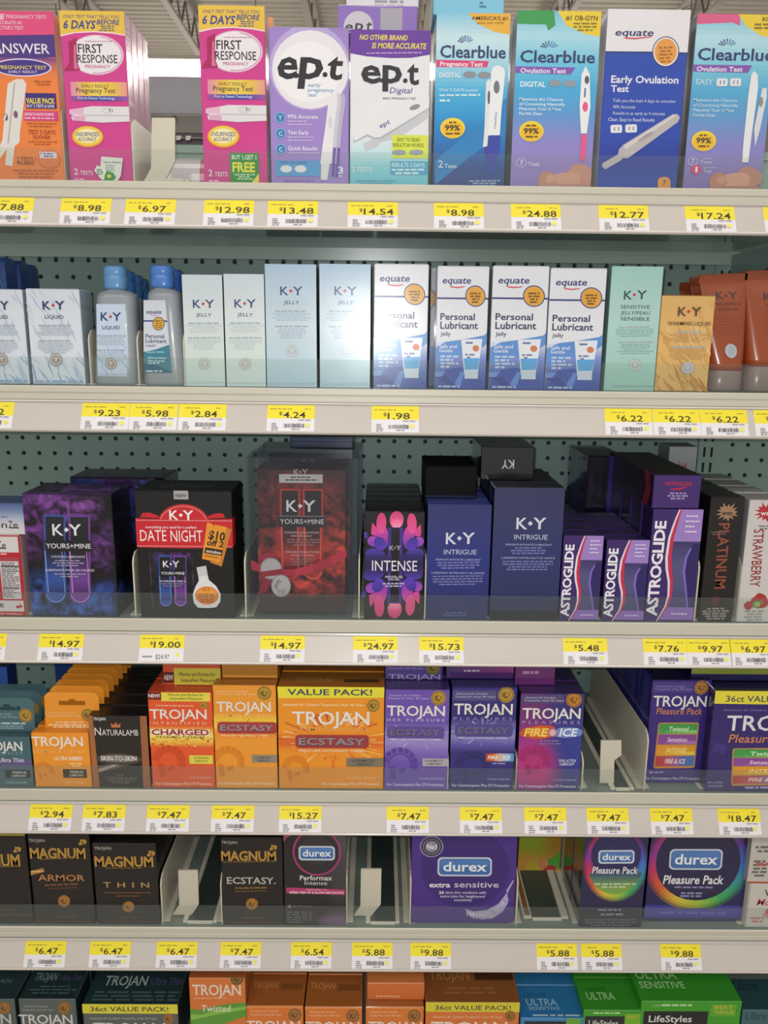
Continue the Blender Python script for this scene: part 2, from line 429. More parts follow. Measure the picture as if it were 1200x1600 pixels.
def behind(desc, n): return [f'{ORD[i]} from the front in the row of {desc}' for i in range(n)]

def proj(P):
    d = np.array(P, float)-CAM_POS; z = d @ FW
    return (600+FPX*(d @ RT)/z, 800-FPX*(d @ UP)/z)
def from_top(k, xl, xr, yl, yr, shelf, Y=0.0):              # corner list of a front whose foot the frame cuts off
    ox, oy, sc = K[k]; out = [xl, yl, xr, yr]
    for x, y in ((xr, yr), (xl, yl)):
        p = at(ox+x*sc, oy+y*sc, Y); q = proj((p[0], Y, SZ[shelf])); out += [(q[0]-ox)/sc, (q[1]-oy)/sc]
    return tuple(out)
def loft(b, rings, col, cap0=True, cap1=True):
    n = len(rings[0]); vs = [p for r in rings for p in r]; fs = []
    for i in range(len(rings)-1):
        for j in range(n): fs.append([i*n+j, i*n+(j+1) % n, (i+1)*n+(j+1) % n, (i+1)*n+j])
    if cap0: fs.append(list(range(n))[::-1])
    if cap1: fs.append(list(range((len(rings)-1)*n, len(rings)*n)))
    b.mesh(vs, fs, lin(col) if isinstance(col, str) else col)
def rrect(w, d, r, z, cx=0, n=5):
    r = min(r, w/2-1e-4, d/2-1e-4); P = []
    for sx, sy, a0 in ((1, 1, 0), (-1, 1, 90), (-1, -1, 180), (1, -1, 270)):
        for i in range(n):
            a = math.radians(a0+90*i/(n-1)); P.append((cx+sx*(w/2-r)+r*math.cos(a), sy*(d/2-r)+r*math.sin(a), z))
    return P
def superell(w, d, z, e=2.6, cx=0, n=28):
    P = []
    for i in range(n):
        a = 2*math.pi*i/n; c, s_ = math.cos(a), math.sin(a)
        P.append((cx+w/2*math.copysign(abs(c)**(2/e), c), d/2*math.copysign(abs(s_)**(2/e), s_), z))
    return P
def burst(a, cx, cy, r, ry, col, n=13, seed=1):              # spiky splash
    rnd = random.Random(seed); pts = []
    for i in range(2*n):
        t = math.pi*i/n; k = rnd.uniform(.85, 1.1) if i % 2 == 0 else rnd.uniform(.5, .65); pts.append((cx+r*k*math.cos(t), cy+ry*k*math.sin(t)))
    s_ = a.inc; a.k += s_; a.inc = 0
    for i in range(2*n): a.P([(cx, cy), pts[i], pts[(i+1) % (2*n)]], col)
    a.inc = s_; return a
def KY(a, cx, cy, w, col, dia):                             # K, lozenge, Y
    h = w*.38
    a.T('K', cx-w*.5, cx-w*.13, cy+h/2, h, col, .014); a.T('Y', cx+w*.06, cx+w*.5, cy+h/2, h, col, .014)
    d = w*.085; m = cx-w*.03; a.P([(m-d, cy), (m, cy-d), (m+d, cy), (m, cy+d)], dia); return a
def medal(a, cx, cy, r, c1='#b8923a', c2='#7d5f1e'):
    a.E(cx, cy, r, r, c1); a.O_(cx, cy, r*.9, r*.9, r*.12, c2, 24)
    a.B(cx-r*.05, cy+r*.05, r*.42, r*.5, c2, 3); a.E(cx+r*.1, cy-r*.05, r*.2, r*.25, c1); return a
def helmet(a, cx, cy, r, col):                              # crest of a helmet in profile, tone on tone
    for i in range(8):
        t0, t1 = math.radians(190+i*24), math.radians(190+i*24+19)
        a.P([(cx+r*.72*math.cos(t0), cy+r*.72*math.sin(t0)), (cx+r*math.cos(t0), cy+r*math.sin(t0)), (cx+r*math.cos(t1), cy+r*math.sin(t1)), (cx+r*.72*math.cos(t1), cy+r*.72*math.sin(t1))], col)
    a.O_(cx, cy, r*.66, r*.66, r*.07, col, 20, 180, 380)
    a.P([(cx-r*.6, cy+r*.1), (cx-r*.3, cy+r*.1), (cx-r*.2, cy+r*.75), (cx-r*.45, cy+r*.9)], col)
    a.P([(cx-r*.1, cy+r*.3), (cx+r*.35, cy+r*.15), (cx+r*.3, cy+r*.4), (cx, cy+r*.5)], col); return a
# ------------------------------------------------------------------ shop hall: floor, ceiling, far wall
XL, XR = -.86, .92
BACK = .31                                                   # pegboard plane
CEIL = 6.2
b = Buf(); b.box(-9, 9, -5, 17, -.06, 0, lin('#b5afa3')); tag(b.build('floor', M['floor']), 'pale tiled shop floor under the shelving', 'floor', kind='structure')
b = Buf()
n = 132
for i in range(n):                                           # ribbed roof deck, ribs across the hall
    y0 = -5+22*i/n; y1 = y0+22/n
    for (a0, a1, z0, z1) in ((0, .4, .05, .05), (.4, .5, .05, 0), (.5, .9, 0, 0), (.9, 1, 0, .05)):
        ya, yb = y0+(y1-y0)*a0, y0+(y1-y0)*a1
        b.poly([(-9, ya, CEIL+z0), (-9, yb, CEIL+z1), (9, yb, CEIL+z1), (9, ya, CEIL+z0)], lin('#b3aba0'))
tag(b.build('ceiling', M['deckroof']), 'ribbed metal roof deck of the shop', 'ceiling', kind='structure')
b = Buf(); b.box(-9, 9, 17, 17.1, 0, CEIL, lin('#9a9694')); tag(b.build('wall_back', M['farwall']), 'grey far wall of the shop', 'wall', kind='structure')
def bar(b, p, q, t, col='#a59d95'):
    p, q = np.array(p, float), np.array(q, float); d = q-p; L = np.linalg.norm(d); d /= L
    u = np.cross(d, (0, 0, 1.0)); u = u/np.linalg.norm(u) if np.linalg.norm(u) > 1e-6 else np.array((1.0, 0, 0)); v = np.cross(u, d)
    P = [e+u*t*i+v*t*j for e in (p, q) for i, j in ((-1, -1), (1, -1), (1, 1), (-1, 1))]
    b.mesh(P, [[0, 1, 2, 3], [7, 6, 5, 4], [0, 4, 5, 1], [1, 5, 6, 2], [2, 6, 7, 3], [3, 7, 4, 0]], lin(col))
jl = ['open-web roof joist %s, running away from the shelf' % t for t in ('far to the left above the orange carton', 'above the stacked pink test cartons', 'above the gap in the top shelf', 'above the purple cartons', 'above the white ovulation carton', 'at the right end above the top shelf')]
for X, lb in zip((-4.2, -2.8, -1.0, .62, 2.5, 4.3), jl):
    r = empty('roof_joist', (X, 6, CEIL-.5), lb, 'joist', 'roof joists')
    b = Buf(); b.box(-.05, .05, -6, 10.8, .44, .5, lin('#a59d95'), r=.004); b.build('top_chord', M['steel'], r)
    b = Buf(); b.box(-.045, .045, -6, 10.8, 0, .05, lin('#c9c2b8'), r=.004); b.build('bottom_chord', M['steel'], r)
    b = Buf(); y = -6
    while y < 10.4:
        bar(b, (0, y, .04), (0, y+.3, .46), .012); bar(b, (0, y+.3, .46), (0, y+.6, .04), .012); y += .6
    b.build('web_bars', M['darksteel'], r)
# lamp row crossing the hall beyond the shelving, and the grey header over the next aisle
p = at(275, 107, 10.0)
r = empty('strip_light', (p[0], 10.0, p[2]), 'long glowing strip lamp beyond the gap in the top shelf', 'lamp')
b = Buf(); b.box(-2.2, 7.5, -.11, .11, .075, .12, lin('#d8d4cc'), r=.006); b.build('housing', M['steel'], r)
b = Buf(); b.box(-2.18, 7.48, -.09, .09, -.075, .073, lin('#fffaf2'), r=.03); b.build('diffuser', M['tube'], r)
b = Buf(); bar(b, (-1.4, 0, .12), (-1.4, 0, CEIL-p[2]), .006); b.build('hanger_rod', M['darksteel'], r)
b = Buf(); bar(b, (6.4, 0, .12), (6.4, 0, CEIL-p[2]), .006); b.build('hanger_rod', M['darksteel'], r)
p, q = at(236, 118, 10.6), at(236, 178, 10.6)
r = empty('header_board', (p[0], 10.6, q[2]), 'plain grey board hanging far behind the gap in the top shelf', 'board')
h = p[2]-q[2]; b = Buf(); b.box(-1.9, 2.2, 0, .05, 0, h, lin('#6d6a70'), r=.01); b.build('board_panel', M['board'], r)
for X in (-1.2, 1.4):
    b = Buf(); bar(b, (X, .02, h), (X, .02, CEIL-q[2]), .006); b.build('hanger_rod', M['darksteel'], r)
p, q = at(300, 207, 2.6), at(300, 246, 2.6)
h = p[2]-q[2]; r = empty('shelf_header', (p[0], 2.6, q[2]), 'dark shelf header with two white tags, beyond the gap in the top shelf', 'header')
for X in (-.38, .48):
    b = Buf(); b.box(X-.02, X+.02, .031, .06, -q[2], h, lin('#5c5659'), r=.003); b.build('post', M['card'], r)
h = p[2]-q[2]; b = Buf(); b.box(-.4, .5, 0, .03, 0, h, lin('#4d474b'), r=.004); b.build('header_panel', M['card'], r)
b = Buf(); b.box(-.4, .5, -.012, -.001, h*.72, h*.80, lin('#8f898c'), r=.002); b.build('tag_rail', M['card'], r)
for px in (279, 294):
    X = float(at(px, 215, 2.6)[0])-p[0]; b = Buf(); b.mesh([(X-.008, -.013, h*.66), (X+.01, -.013, h*.66), (X+.016, -.013, h*.84), (X-.006, -.013, h*.84), (X-.008, -.0122, h*.66), (X+.01, -.0122, h*.66), (X+.016, -.0122, h*.84), (X-.006, -.0122, h*.84)], [[0, 1, 2, 3], [7, 6, 5, 4], [0, 4, 5, 1], [1, 5, 6, 2], [2, 6, 7, 3], [3, 7, 4, 0]], lin('#e6e3e4')); b.build('paper_tag', M['tag'], r)
# ------------------------------------------------------------------ gondola: uprights, pegboard panels, shelves
ZTOP = float(at(300, 240, BACK)[2])
x_up = float(at(1104, 712, BACK)[0])
ph = at(10.7, 683.3, BACK); P0X, P0Z = float(ph[0]), float(ph[2]); PIT = .0254
def pegboard(x0, x1, label):
    r = empty('pegboard_panel', ((x0+x1)/2, BACK, .12), label, 'pegboard'); cx = (x0+x1)/2
    b = Buf(); za, zb = SZ[5]-.26, ZTOP
    i0, i1 = math.ceil((x0+.014-P0X)/PIT), math.floor((x1-.014-P0X)/PIT); j0, j1 = math.ceil((CZ-.66-P0Z)/PIT), math.floor((CZ+.145-P0Z)/PIT)
    gx0, gx1, gz0, gz1 = P0X+(i0-.5)*PIT, P0X+(i1+.5)*PIT, P0Z+(j0-.5)*PIT, P0Z+(j1+.5)*PIT
    for (a, c, d, e) in ((x0, x1, za, gz0), (x0, x1, gz1, zb), (x0, gx0, gz0, gz1), (gx1, x1, gz0, gz1)):
        b.poly([(a-cx, 0, d-.12), (c-cx, 0, d-.12), (c-cx, 0, e-.12), (a-cx, 0, e-.12)], (1, 1, 1))
    R_ = .0037
    for i in range(i0, i1+1):
        for j in range(j0, j1+1):
            X, Z = P0X+i*PIT-cx, P0Z+j*PIT-.12; h = PIT/2
            sq = [(h, 0), (h, h), (0, h), (-h, h), (-h, 0), (-h, -h), (0, -h), (h, -h)]
            ci = [(R_*math.cos(k*math.pi/4), R_*math.sin(k*math.pi/4)) for k in range(8)]
            vs = [(X+p[0], 0, Z+p[1]) for p in sq]+[(X+p[0], 0, Z+p[1]) for p in ci]+[(X+p[0], .004, Z+p[1]) for p in ci]
            fs = []
            for k in range(8):
                m_ = (k+1) % 8; fs += [[k, k+8, m_+8, m_], [k+8, k+16, m_+16, m_+8]]
            b.mesh(vs, fs, (1, 1, 1))
    b.build('perforated_face', M['peg'], r)
    b = Buf(); b.box(x0-cx, x1-cx, .009, .014, .1-.12, zb-.12, lin('#1d211f')); b.build('backing_board', M['hole'], r)
    b = Buf(); b.box(x0-cx, x1-cx, -.002, .016, zb-.12, zb-.12+.012, lin('#8c9791')); b.build('top_rail', M['peg'], r)
    return r
pegboard(-1.25, x_up-.016, 'grey-green pegboard back of the shelving, left of the upright')
pegboard(x_up+.016, x_up+.5, 'narrow strip of pegboard right of the slotted upright')
r = empty('slotted_upright', (x_up, BACK, 0), 'slotted steel upright between the two pegboard panels', 'upright')
b = Buf(); b.box(-.016, .016, -.004, .025, 0, ZTOP, lin('#75857d')); b.build('post', M['peg'], r)
b = Buf()
for k in range(40):
    z = CZ-.75+k*.0254
    for s_ in (-.006, .006): b.box(s_-.0018, s_+.0018, -.0046, -.0036, z, z+.016, lin('#15181a'), r=.0002)
b.build('slots', M['slot'], r)
names = {1: 'top shelf in view, holding the tall test cartons', 2: 'second shelf down, holding white and blue cartons and bottles', 3: 'third shelf down, holding the dark gift cartons', 4: 'fourth shelf down, holding orange and purple boxes', 5: 'fifth shelf down, holding black and gold boxes', 6: 'lowest shelf in view, its boxes cut off by the frame'}
SIN, COS = math.sin(math.radians(27)), math.cos(math.radians(27))
RY0, RZ0, RL = -.0145, -.0185, .0395                         # price rail: top edge and length, leaning 24 degrees
def extr(b, prof, x0, x1, closed=True):
    n = len(prof); vs = [(x0, y, z) for y, z in prof]+[(x1, y, z) for y, z in prof]
    fs = [[i, i+n, (i+1) % n+n, (i+1) % n] for i in range(n if closed else n-1)]
    if closed: fs += [list(range(n)), list(range(2*n-1, n-1, -1))]
    b.mesh(vs, fs, (1, 1, 1))
for k in range(1, 7):
    r = empty('gondola_shelf', (0, .15, SZ[k]), names[k], 'shelf', 'gondola shelves'); dy = -.15
    b = Buf()
    dbl = k in (1, 2, 5)
    lipp = [(-.0125, 0), (-.0142, -.0015), (-.0142, -.0075), (-.0128, -.0085), (-.0128, -.0094), (-.0142, -.0104), (-.0142, -.0165), (-.012, -.0178)] if dbl else [(-.0125, 0), (-.0138, -.001), (-.0138, -.0165), (-.012, -.0178)]
    prof = [(BACK-.006, 0), (.006, 0)]+lipp+[(-.0125, -.0465), (.10, -.0465), (.102, -.041), (.286, -.041), (.287, -.059), (BACK-.006, -.059)]
    extr(b, [(y+dy, z) for y, z in prof], XL, XR); o = b.build('deck', [M['lip'], M['under'], M['deck']], r)
    for pl in o.data.polygons:
        if pl.center.z < -.02: pl.material_index = 1
        elif pl.center.z > -.0005: pl.material_index = 2
    b = Buf(); t = .0018
    def rp(s_, off): return (RY0-SIN*s_-COS*off+dy, RZ0-COS*s_+SIN*off)
    prof = [rp(0, 0), rp(-.001, .0012), rp(.0, .0032), rp(.0018, .0030), rp(.0022, .0012), rp(RL-.003, .0012), rp(RL-.0022, .0036), rp(RL, .0038), rp(RL+.0012, .0015), rp(RL, 0), rp(RL*.9, -.003), rp(.004, -.003)]
    extr(b, prof, XL, XR); b.build('price_rail', M['rail'], r)
    if k < 6:
        b = Buf(); b.box(XL, XR, -.0118+dy, -.0106+dy, .0004, .0345, (1, 1, 1), r=.0004); b.build('front_guard', M['guard'], r)
    b = Buf()                                                # bracket that hooks into the upright
    pr = [(BACK-.026, -.0445), (BACK-.026, -.095), (BACK-.09, -.08), (.02, -.052), (.02, -.0445)]
    if k < 6: extr(b, [(y+dy, z) for y, z in pr], x_up-.002, x_up+.002); b.build('bracket', M['peg'], r)
# ------------------------------------------------------------------ price tags
def price_tag(k, x0, x1, yc, price, label, was=None):
    r = None; off = .0012
    c = at((x0+x1)/2, yc, RY0-SIN*.020)                      # the tag's middle, on the leaning rail
    wd = .0578; h = .0350; s0 = .0028
    zc = SZ[k]
    O = np.array((c[0]-wd/2, RY0-SIN*s0-COS*off, zc+RZ0-COS*s0+SIN*off)); V = np.array((0, -SIN, -COS))*h; N = np.array((0, -COS, SIN))
    base = O+V/2+np.array((wd/2, 0, 0)); O = O-base
    t = .0004
    b = Buf(); U = np.array((wd, 0, 0)); q = [O, O+U, O+U+V, O+V]
    vs = [p+N*.0001 for p in q]+[p+N*t for p in q]
    b.mesh(vs, [[4, 7, 6, 5], [0, 1, 2, 3], [0, 4, 5, 1], [1, 5, 6, 2], [2, 6, 7, 3], [3, 7, 4, 0]], lin('#dcd9df'))
    r = b.build('price_tag', M['tag'], loc=base); tag(r, label, 'price tag', 'yellow and white shelf price tags')
    a = Art(O+N*t, U, V, N, base='yellow_band', step=.00003)
    a.R(0, 0, 1, .5, '#e6d531'); a.L(.06, .52, .13, .035, '#9c8f2c', seed=int(x0)); a.L(.78, .92, .13, .035, '#9c8f2c', seed=int(x0)+1)
    a.part('price_lettering'); n = len(price); x = .34-.02*(n-4)
    a.T('$', x-.09, x-.02, .37, .12, '#4a4326', .01); a.T(price, x, x+.125*n-.03, .48, .22, '#3d3720', .012)
    a.part('barcode'); rnd = random.Random(int(x0*3)+k)
    if was:
        a.T(was, .38, .68, .9, .17, '#4d4a4c', 0); a.L(.08, .3, .78, .06, '#8c888c', seed=5)
    else:
        x = .36
        while x < .78:
            wl = rnd.choice((.006, .01, .016)); a.R(x, .68+rnd.choice((0, .02)), x+wl, .84, '#4c494d'); x += wl+rnd.choice((.006, .01, .014))
        a.L(.5, .76, .88, .03, '#7b777b'); a.L(.1, .26, .68, .035, '#8a868a', 4, .075, center=False); a.L(.66, .92, .54, .03, '#8a868a')
    a.part('yellow_dot'); a.E(.86, .74, .045, .072, '#e4dc52'); a.build(r, M['tag'])
TAGS = {1: [(-24, 50, 327, '7.88', 'under the orange carton at the left end'), (96, 172, 327, '8.98', 'under the first tall pink carton'), (197, 273, 327, '6.97', 'under the empty slot of the top shelf'), (320, 395, 328, '12.98', 'under the pink carton with a green sticker'),
            (421, 494, 328, '13.48', 'under the all-purple carton'), (544, 621, 330, '14.54', 'under the white carton with a purple top band'), (680, 754, 332, '8.98', 'under the blue carton with a dark blue tester'), (801, 874, 333, '24.88', 'under the blue carton with a pink-ended tester'), (936, 1013, 336, '12.77', 'under the royal blue carton'), (1071, 1148, 340, '17.24', 'under the last blue carton on the right'), (1196, 1268, 342, '11.97', 'at the far right edge of the top rail')],
        2: [(-52, 20, 650, '6.72', 'cut off at the left end of the second rail'), (129, 201, 650, '9.23', 'under the straight frosted bottle'), (201, 279, 650, '5.98', 'under the tapered frosted bottle'), (280, 353, 651, '2.84', 'under the pair of narrow pale cartons'), (419, 490, 653, '4.24', 'under the tall pale blue cartons'), (583, 652, 656, '1.98', 'under the glaring white and blue carton'),
            (944, 1019, 661, '6.22', 'under the mint carton'), (1020, 1093, 662, '6.22', 'under the tan marbled carton'), (1095, 1166, 664, '6.22', 'under the front orange tube'), (1179, 1250, 666, '6.22', 'at the right end of the second rail, yellow edge only')],
        3: [(-58, 7, 1008, '9.97', 'cut off at the left end of the third rail'), (61, 130, 1009, '14.97', 'under the purple smoke carton'), (219, 287, 1010, '19.00', 'under the black carton with the red sign', '$24.97'), (407, 476, 1012, '14.97', 'under the clear gift case'), (551, 622, 1013, '24.97', 'under the pink petal carton'), (654, 725, 1014, '15.73', 'under the plain indigo cartons'),
            (881, 948, 1014, '5.48', 'under the two small purple cartons'), (1005, 1074, 1015, '7.76', 'under the tall purple carton'), (1074, 1142, 1016, '9.97', 'under the black copper-lettered carton'), (1142, 1208, 1017, '6.97', 'under the white carton with berries')],
        4: [(47, 113, 1281, '2.94', 'under the orange carded pack'), (130, 196, 1281, '7.83', 'under the black and copper carton'), (228, 298, 1282, '7.47', 'under the red-orange carton'), (330, 398, 1282, '7.47', 'under the narrower orange carton'), (437, 502, 1283, '15.27', 'under the wide orange value carton'), (605, 669, 1284, '7.47', 'under the light purple carton'),
            (716, 786, 1285, '7.47', 'under the dark blue carton'), (817, 886, 1287, '7.47', 'under the magenta and blue carton'), (916, 982, 1287, '7.47', 'under the empty slot of the fourth shelf'), (1016, 1081, 1288, '7.47', 'under the purple carton with coloured stripes'), (1120, 1188, 1289, '18.47', 'under the wide purple carton at the right end')],
        5: [(41, 103, 1500, '6.47', 'under the first whole black and gold carton'), (140, 206, 1501, '6.47', 'under the tilted second black and gold carton'), (244, 310, 1502, '6.47', 'under the empty slot left of the black carton'), (345, 408, 1503, '7.47', 'under the black carton with silver lettering'), (455, 518, 1504, '6.54', 'under the black carton with a pink ring'), (550, 613, 1505, '5.88', 'under the second empty slot'), (641, 704, 1506, '9.88', 'under the wide violet carton'),
            (836, 902, 1506, '5.88', 'under the lime green carton set far back'), (906, 971, 1507, '5.88', 'under the smaller rainbow ring carton'), (1031, 1093, 1508, '9.88', 'under the larger rainbow ring carton')]}
for k, L in TAGS.items():
    for t in L: price_tag(k, t[0], t[1], t[2], t[3], f'price tag reading {t[3]} {t[4]}', *(t[5:]))
# ------------------------------------------------------------------ dividers and spring pushers
def divider(k, x, y, label, h=.085, y0=.002, L=.29, px_y=0.0):
    X = float(at(x, y, px_y)[0]); y0 += YOFF.get(k, 0); r = empty('shelf_divider', (X, y0, SZ[k]+.0003), label, 'divider', 'thin plastic shelf dividers')
    c = .012; prof = [(0, 0), (L, 0), (L, h), (c, h), (.004, h-.005), (0, h-c)]
    b = Buf(); extr(b, prof, -.0009, .0009); b.build('divider_wall', M['divider'], r)
    b = Buf(); b.box(-.009, .009, .004, L, 0, .0012, (1, 1, 1), r=.0004); b.build('divider_foot', M['divider'], r); return r
def pusher(k, pts, yfloor, label, Y=.02, track=(0, .05), h0=None):
    """spring pusher: floor track with an upright paddle whose outline is pts (photo px at depth Y)"""
    W = [at(px, py, Y) for px, py in pts]; cx = sum(p[0] for p in W)/len(W)
    r = empty('spring_pusher', (cx, Y, SZ[k]), label, 'pusher', 'spring pushers in empty slots')
    b = Buf(); n = len(W); zb = min(p[2] for p in W)
    vs = [(p[0]-cx, 0, max(p[2]-SZ[k], .003)) for p in W]+[(p[0]-cx, .0025, max(p[2]-SZ[k], .003)) for p in W]
    b.mesh(vs, [list(range(n))[::-1], list(range(n, 2*n))]+[[i, (i+1) % n, (i+1) % n+n, i+n] for i in range(n)], (1, 1, 1)); b.build('paddle', M['divider'], r)
    b = Buf(); b.box(track[0], track[1], -.012, .25, .0008, .003, (1, 1, 1)); b.build('floor_track', M['track'], r)
    b = Buf(); b.box(track[0]-.007, track[0], -.014, .25, .0002, .0045, (1, 1, 1)); b.box(track[1], track[1]+.006, -.014, .25, .0002, .0045, (1, 1, 1)); b.box(track[0], track[1], -.016, -.0125, .0002, .005, (1, 1, 1)); b.build('tray', M['divider'], r)
    return r
# ------------------------------------------------------------------ top shelf: test cartons
TC = 'test_carton'
def seal99(a, cx, cy, r):
    a.part('round_seal'); a.E(cx, cy, r*1.12, r*.95, '#e7cf3e'); a.E(cx, cy+r*.1, r*.98, r*.8, '#e8b62e')
    a.T('99%', cx-r*.72, cx+r*.66, cy+r*.2, r*.5, '#3a3524', .03); a.L(cx-r*.5, cx+r*.5, cy-r*.6, r*.16, '#5f5324'); a.L(cx-r*.65, cx+r*.65, cy+r*.42, r*.17, '#5f5324')
c = Carton(TC, 1, (-18, 48, 270, 48, 276, 770, -12, 770), 1, .03, 'test carton', 'orange test carton with a pink and purple head, leftmost on the top shelf', mat='card', front='#e9813f', side='#d9763c')
a = c.front; a.part('head_band'); a.R(-20, 46, 280, 152, '#dc4a80'); a.P([(-20, 150), (280, 142), (280, 236), (130, 246), (-20, 240)], '#4b3480')
a.G(-20, 240, 280, 330, ['#6a3f86', '#d2734f', '#e9813f']); a.E(130, 281, 120, 38, '#d9d2ea'); a.E(130, 281, 114, 33, '#463087')
a.part('lettering'); a.T('FREE', 0, 68, 82, 20, '#ece2ea', .02, .2); a.T('PREGNANCY TEST!', 78, 242, 78, 14, '#e5c9d6', .01); a.T('AS ACCURATE AS', 0, 140, 102, 13, '#e5c9d6', .01); a.T("A DOCTOR'S TEST", 0, 146, 124, 14, '#e5c9d6', .01)
a.T('A', 4, 52, 225, 54, '#e8e4ee', .005); a.T('NSWER', 54, 246, 222, 40, '#e8e4ee', .005); a.T('PREGNANCY TEST', 30, 230, 288, 15, '#e0d25a', .01); a.T('EARLY RESULT', 72, 190, 304, 10, '#d8d0e4', .01)
a.part('tester_picture'); a.P([(64, 350), (100, 330), (130, 330), (142, 350), (100, 560), (96, 600), (74, 618), (58, 705), (28, 700), (40, 630), (8, 672), (-4, 650), (24, 590)], '#dcd8d4'); a.P([(90, 345), (96, 345), (50, 605), (44, 605)], '#b0a8a4'); a.E(46, 492, 9, 16, '#5b5560'); a.E(88, 480, 9, 16, '#7b5560'); a.P([(42, 480), (52, 480), (40, 510), (34, 505)], '#d8d2cf')
a.part('banner'); a.R(134, 388, 262, 454, '#3b2a78'); a.T('VALUE PACK', 136, 256, 432, 22, '#e3d34c', .03); a.T('BUY 2 TESTS & SAVE', 138, 252, 449, 12, '#d9d4e4', .02); a.R(122, 464, 266, 506, '#d0407e'); a.T('DETECTS BOTH FORMS', 126, 248, 484, 11, '#ecd8e2', .02); a.L(124, 258, 492, 6, '#e8b6cc')
a.part('lettering'); a.T('TEST 5 DAYS', 136, 250, 564, 18, '#8e3a20', .01); a.T('SOONER', 154, 228, 584, 15, '#8e3a20', .01); a.L(130, 258, 516, 5, '#a9552c', 2, 12); a.L(134, 256, 594, 5, '#a9552c', 2, 11); a.T('2 TESTS /', 80, 160, 684, 20, '#5c4028', .005); a.T('PRUEBAS', 80, 152, 698, 13, '#5c4028', .005); a.L(60, 250, 720, 6, '#a9552c', 3, 14); a.L(174, 250, 336, 6, '#a9552c', 2, 12)
a.part('round_seal'); a.E(217, 672, 48, 40, '#dd7a48'); a.R(176, 640, 250, 668, '#d9cbd2'); a.L(184, 244, 646, 6, '#4f5390', 2, 11); a.O_(217, 672, 48, 40, 3, '#c7653a'); c.done()

FRQ = (273, 45, 548, 48, 566, 768, 300, 768)
def pink(c):
    a = c.requad(FRQ); MG = '#cf3f8f'
    a.part('yellow_head'); a.P([(270, 40), (560, 40), (560, 152), (500, 142), (420, 136), (340, 140), (270, 156)], '#e5bf48'); a.P([(270, 150), (340, 135), (420, 131), (500, 137), (560, 147), (560, 152), (500, 142), (420, 136), (340, 140), (270, 156)], '#f0d8e4')
    a.T('ONLY TEST THAT TELLS YOU', 290, 526, 76, 13, '#444a86', .01, .2); a.T('6 DAYS', 289, 424, 120, 33, '#3b4590', .025, .2); a.T('BEFORE', 432, 526, 103, 20, '#3b4590', .02, .2); a.L(434, 520, 108, 5, '#6a6a80', 3, 9)
    a.part('brand_oval'); a.E(428, 231, 116, 86, '#d98ab6'); a.E(428, 231, 112, 82, '#e9e3ea'); a.O_(428, 231, 108, 78, 3, '#c2659c', 40, -80, 100)
    a.P([(310, 176), (345, 158), (345, 262), (358, 296), (290, 300), (290, 292), (312, 262)], '#a8235c'); a.P([(333, 190), (341, 190), (341, 262), (350, 290), (330, 290)], '#d5709f')
    a.T('FIRST', 350, 455, 222, 36, '#2c2a34', .012); a.T('RESPONSE', 346, 516, 264, 34, '#2c2a34', .008); a.T('PREGNANCY', 378, 484, 286, 13, '#c0417e', .008); a.L(380, 500, 172, 4, '#c88fb0', 1)
    a.part('yellow_panel'); a.G(314, 345, 552, 405, ['#dd8ab0', '#e6bc45', '#e9cf5c', '#e6bc45', '#dd9a90'], True); a.T('EARLY RESULT', 360, 478, 368, 13, '#6a5a3c', .01); a.T('Pregnancy Test', 337, 503, 390, 20, '#3a3540', .01)
    a.G(312, 404, 556, 424, ['#a0509c', '#3e4aa4', '#3e4aa4', '#9a57a4'], True); a.T('First to Detect Technology', 342, 500, 417, 10, '#c9cce6', .015)
    a.part('tester_picture'); a.P([(306, 462), (372, 452), (400, 447), (562, 448), (562, 510), (440, 516), (318, 508), (312, 492), (322, 488), (306, 480)], '#dddadf'); a.P([(306, 462), (366, 453), (366, 484), (310, 482)], '#dfb4cd'); a.P([(318, 490), (372, 486), (372, 510), (322, 508)], '#dba6c4'); a.R(372, 484, 560, 487, '#b3acb6'); a.R(474, 458, 479, 470, '#6d6470'); a.R(486, 460, 490, 470, '#6d6470'); a.O_(466, 466, 22, 12, 2, '#bab3bd')
    a.part('round_seal'); a.E(380, 576, 68, 46, '#e08a3c'); a.E(380, 574, 62, 41, '#eccb4a'); a.E(380, 573, 50, 30, '#f2e6b4'); a.T('UNSURPASSED', 328, 430, 574, 17, '#3b447e', .015); a.T('ACCURACY', 340, 418, 594, 15, '#3b447e', .015)
    a.part('lettering'); a.T('2', 318, 336, 738, 26, '#ecdce6', .01); a.T('TESTS', 344, 398, 738, 17, '#ecdce6', .01); a.L(320, 360, 754, 6, '#e3b8cf')
    return a
def side_print(c):
    for wch in ('right', 'left'):
        f = c.face(wch, base='side_print'); f.R(.06, .02, .94, .98, '#d9bccb'); f.G(.06, .45, .94, .98, ['#d9bccb', '#cf92b4', '#c9629c']); f.L(.2, .8, .08, .01, '#b98aa4', 8, .03); f.R(.06, .5, .94, .53, '#e9dfe5')
c = Carton(TC, 1, FRQ, 1, .0225, 'test carton', 'front pink test carton with a leaflet stuck on, beside the empty slot', 'pink test cartons', mat='film', front='#cf3f8f', side='#dcbccd')
side_print(c); a = pink(c); c.done(behind('pink test cartons left of the empty slot', 3), gap=.0008)
a = Art((-c.w/2, -c.d/2-.004, c.h), (c.w, 0, 0), (0, 0, -c.h), (0, -1, 0), c.local, base='paper')
r = empty('coupon_leaflet', c.root.location, 'small green and white coupon leaflet stuck on the front pink carton', 'coupon')
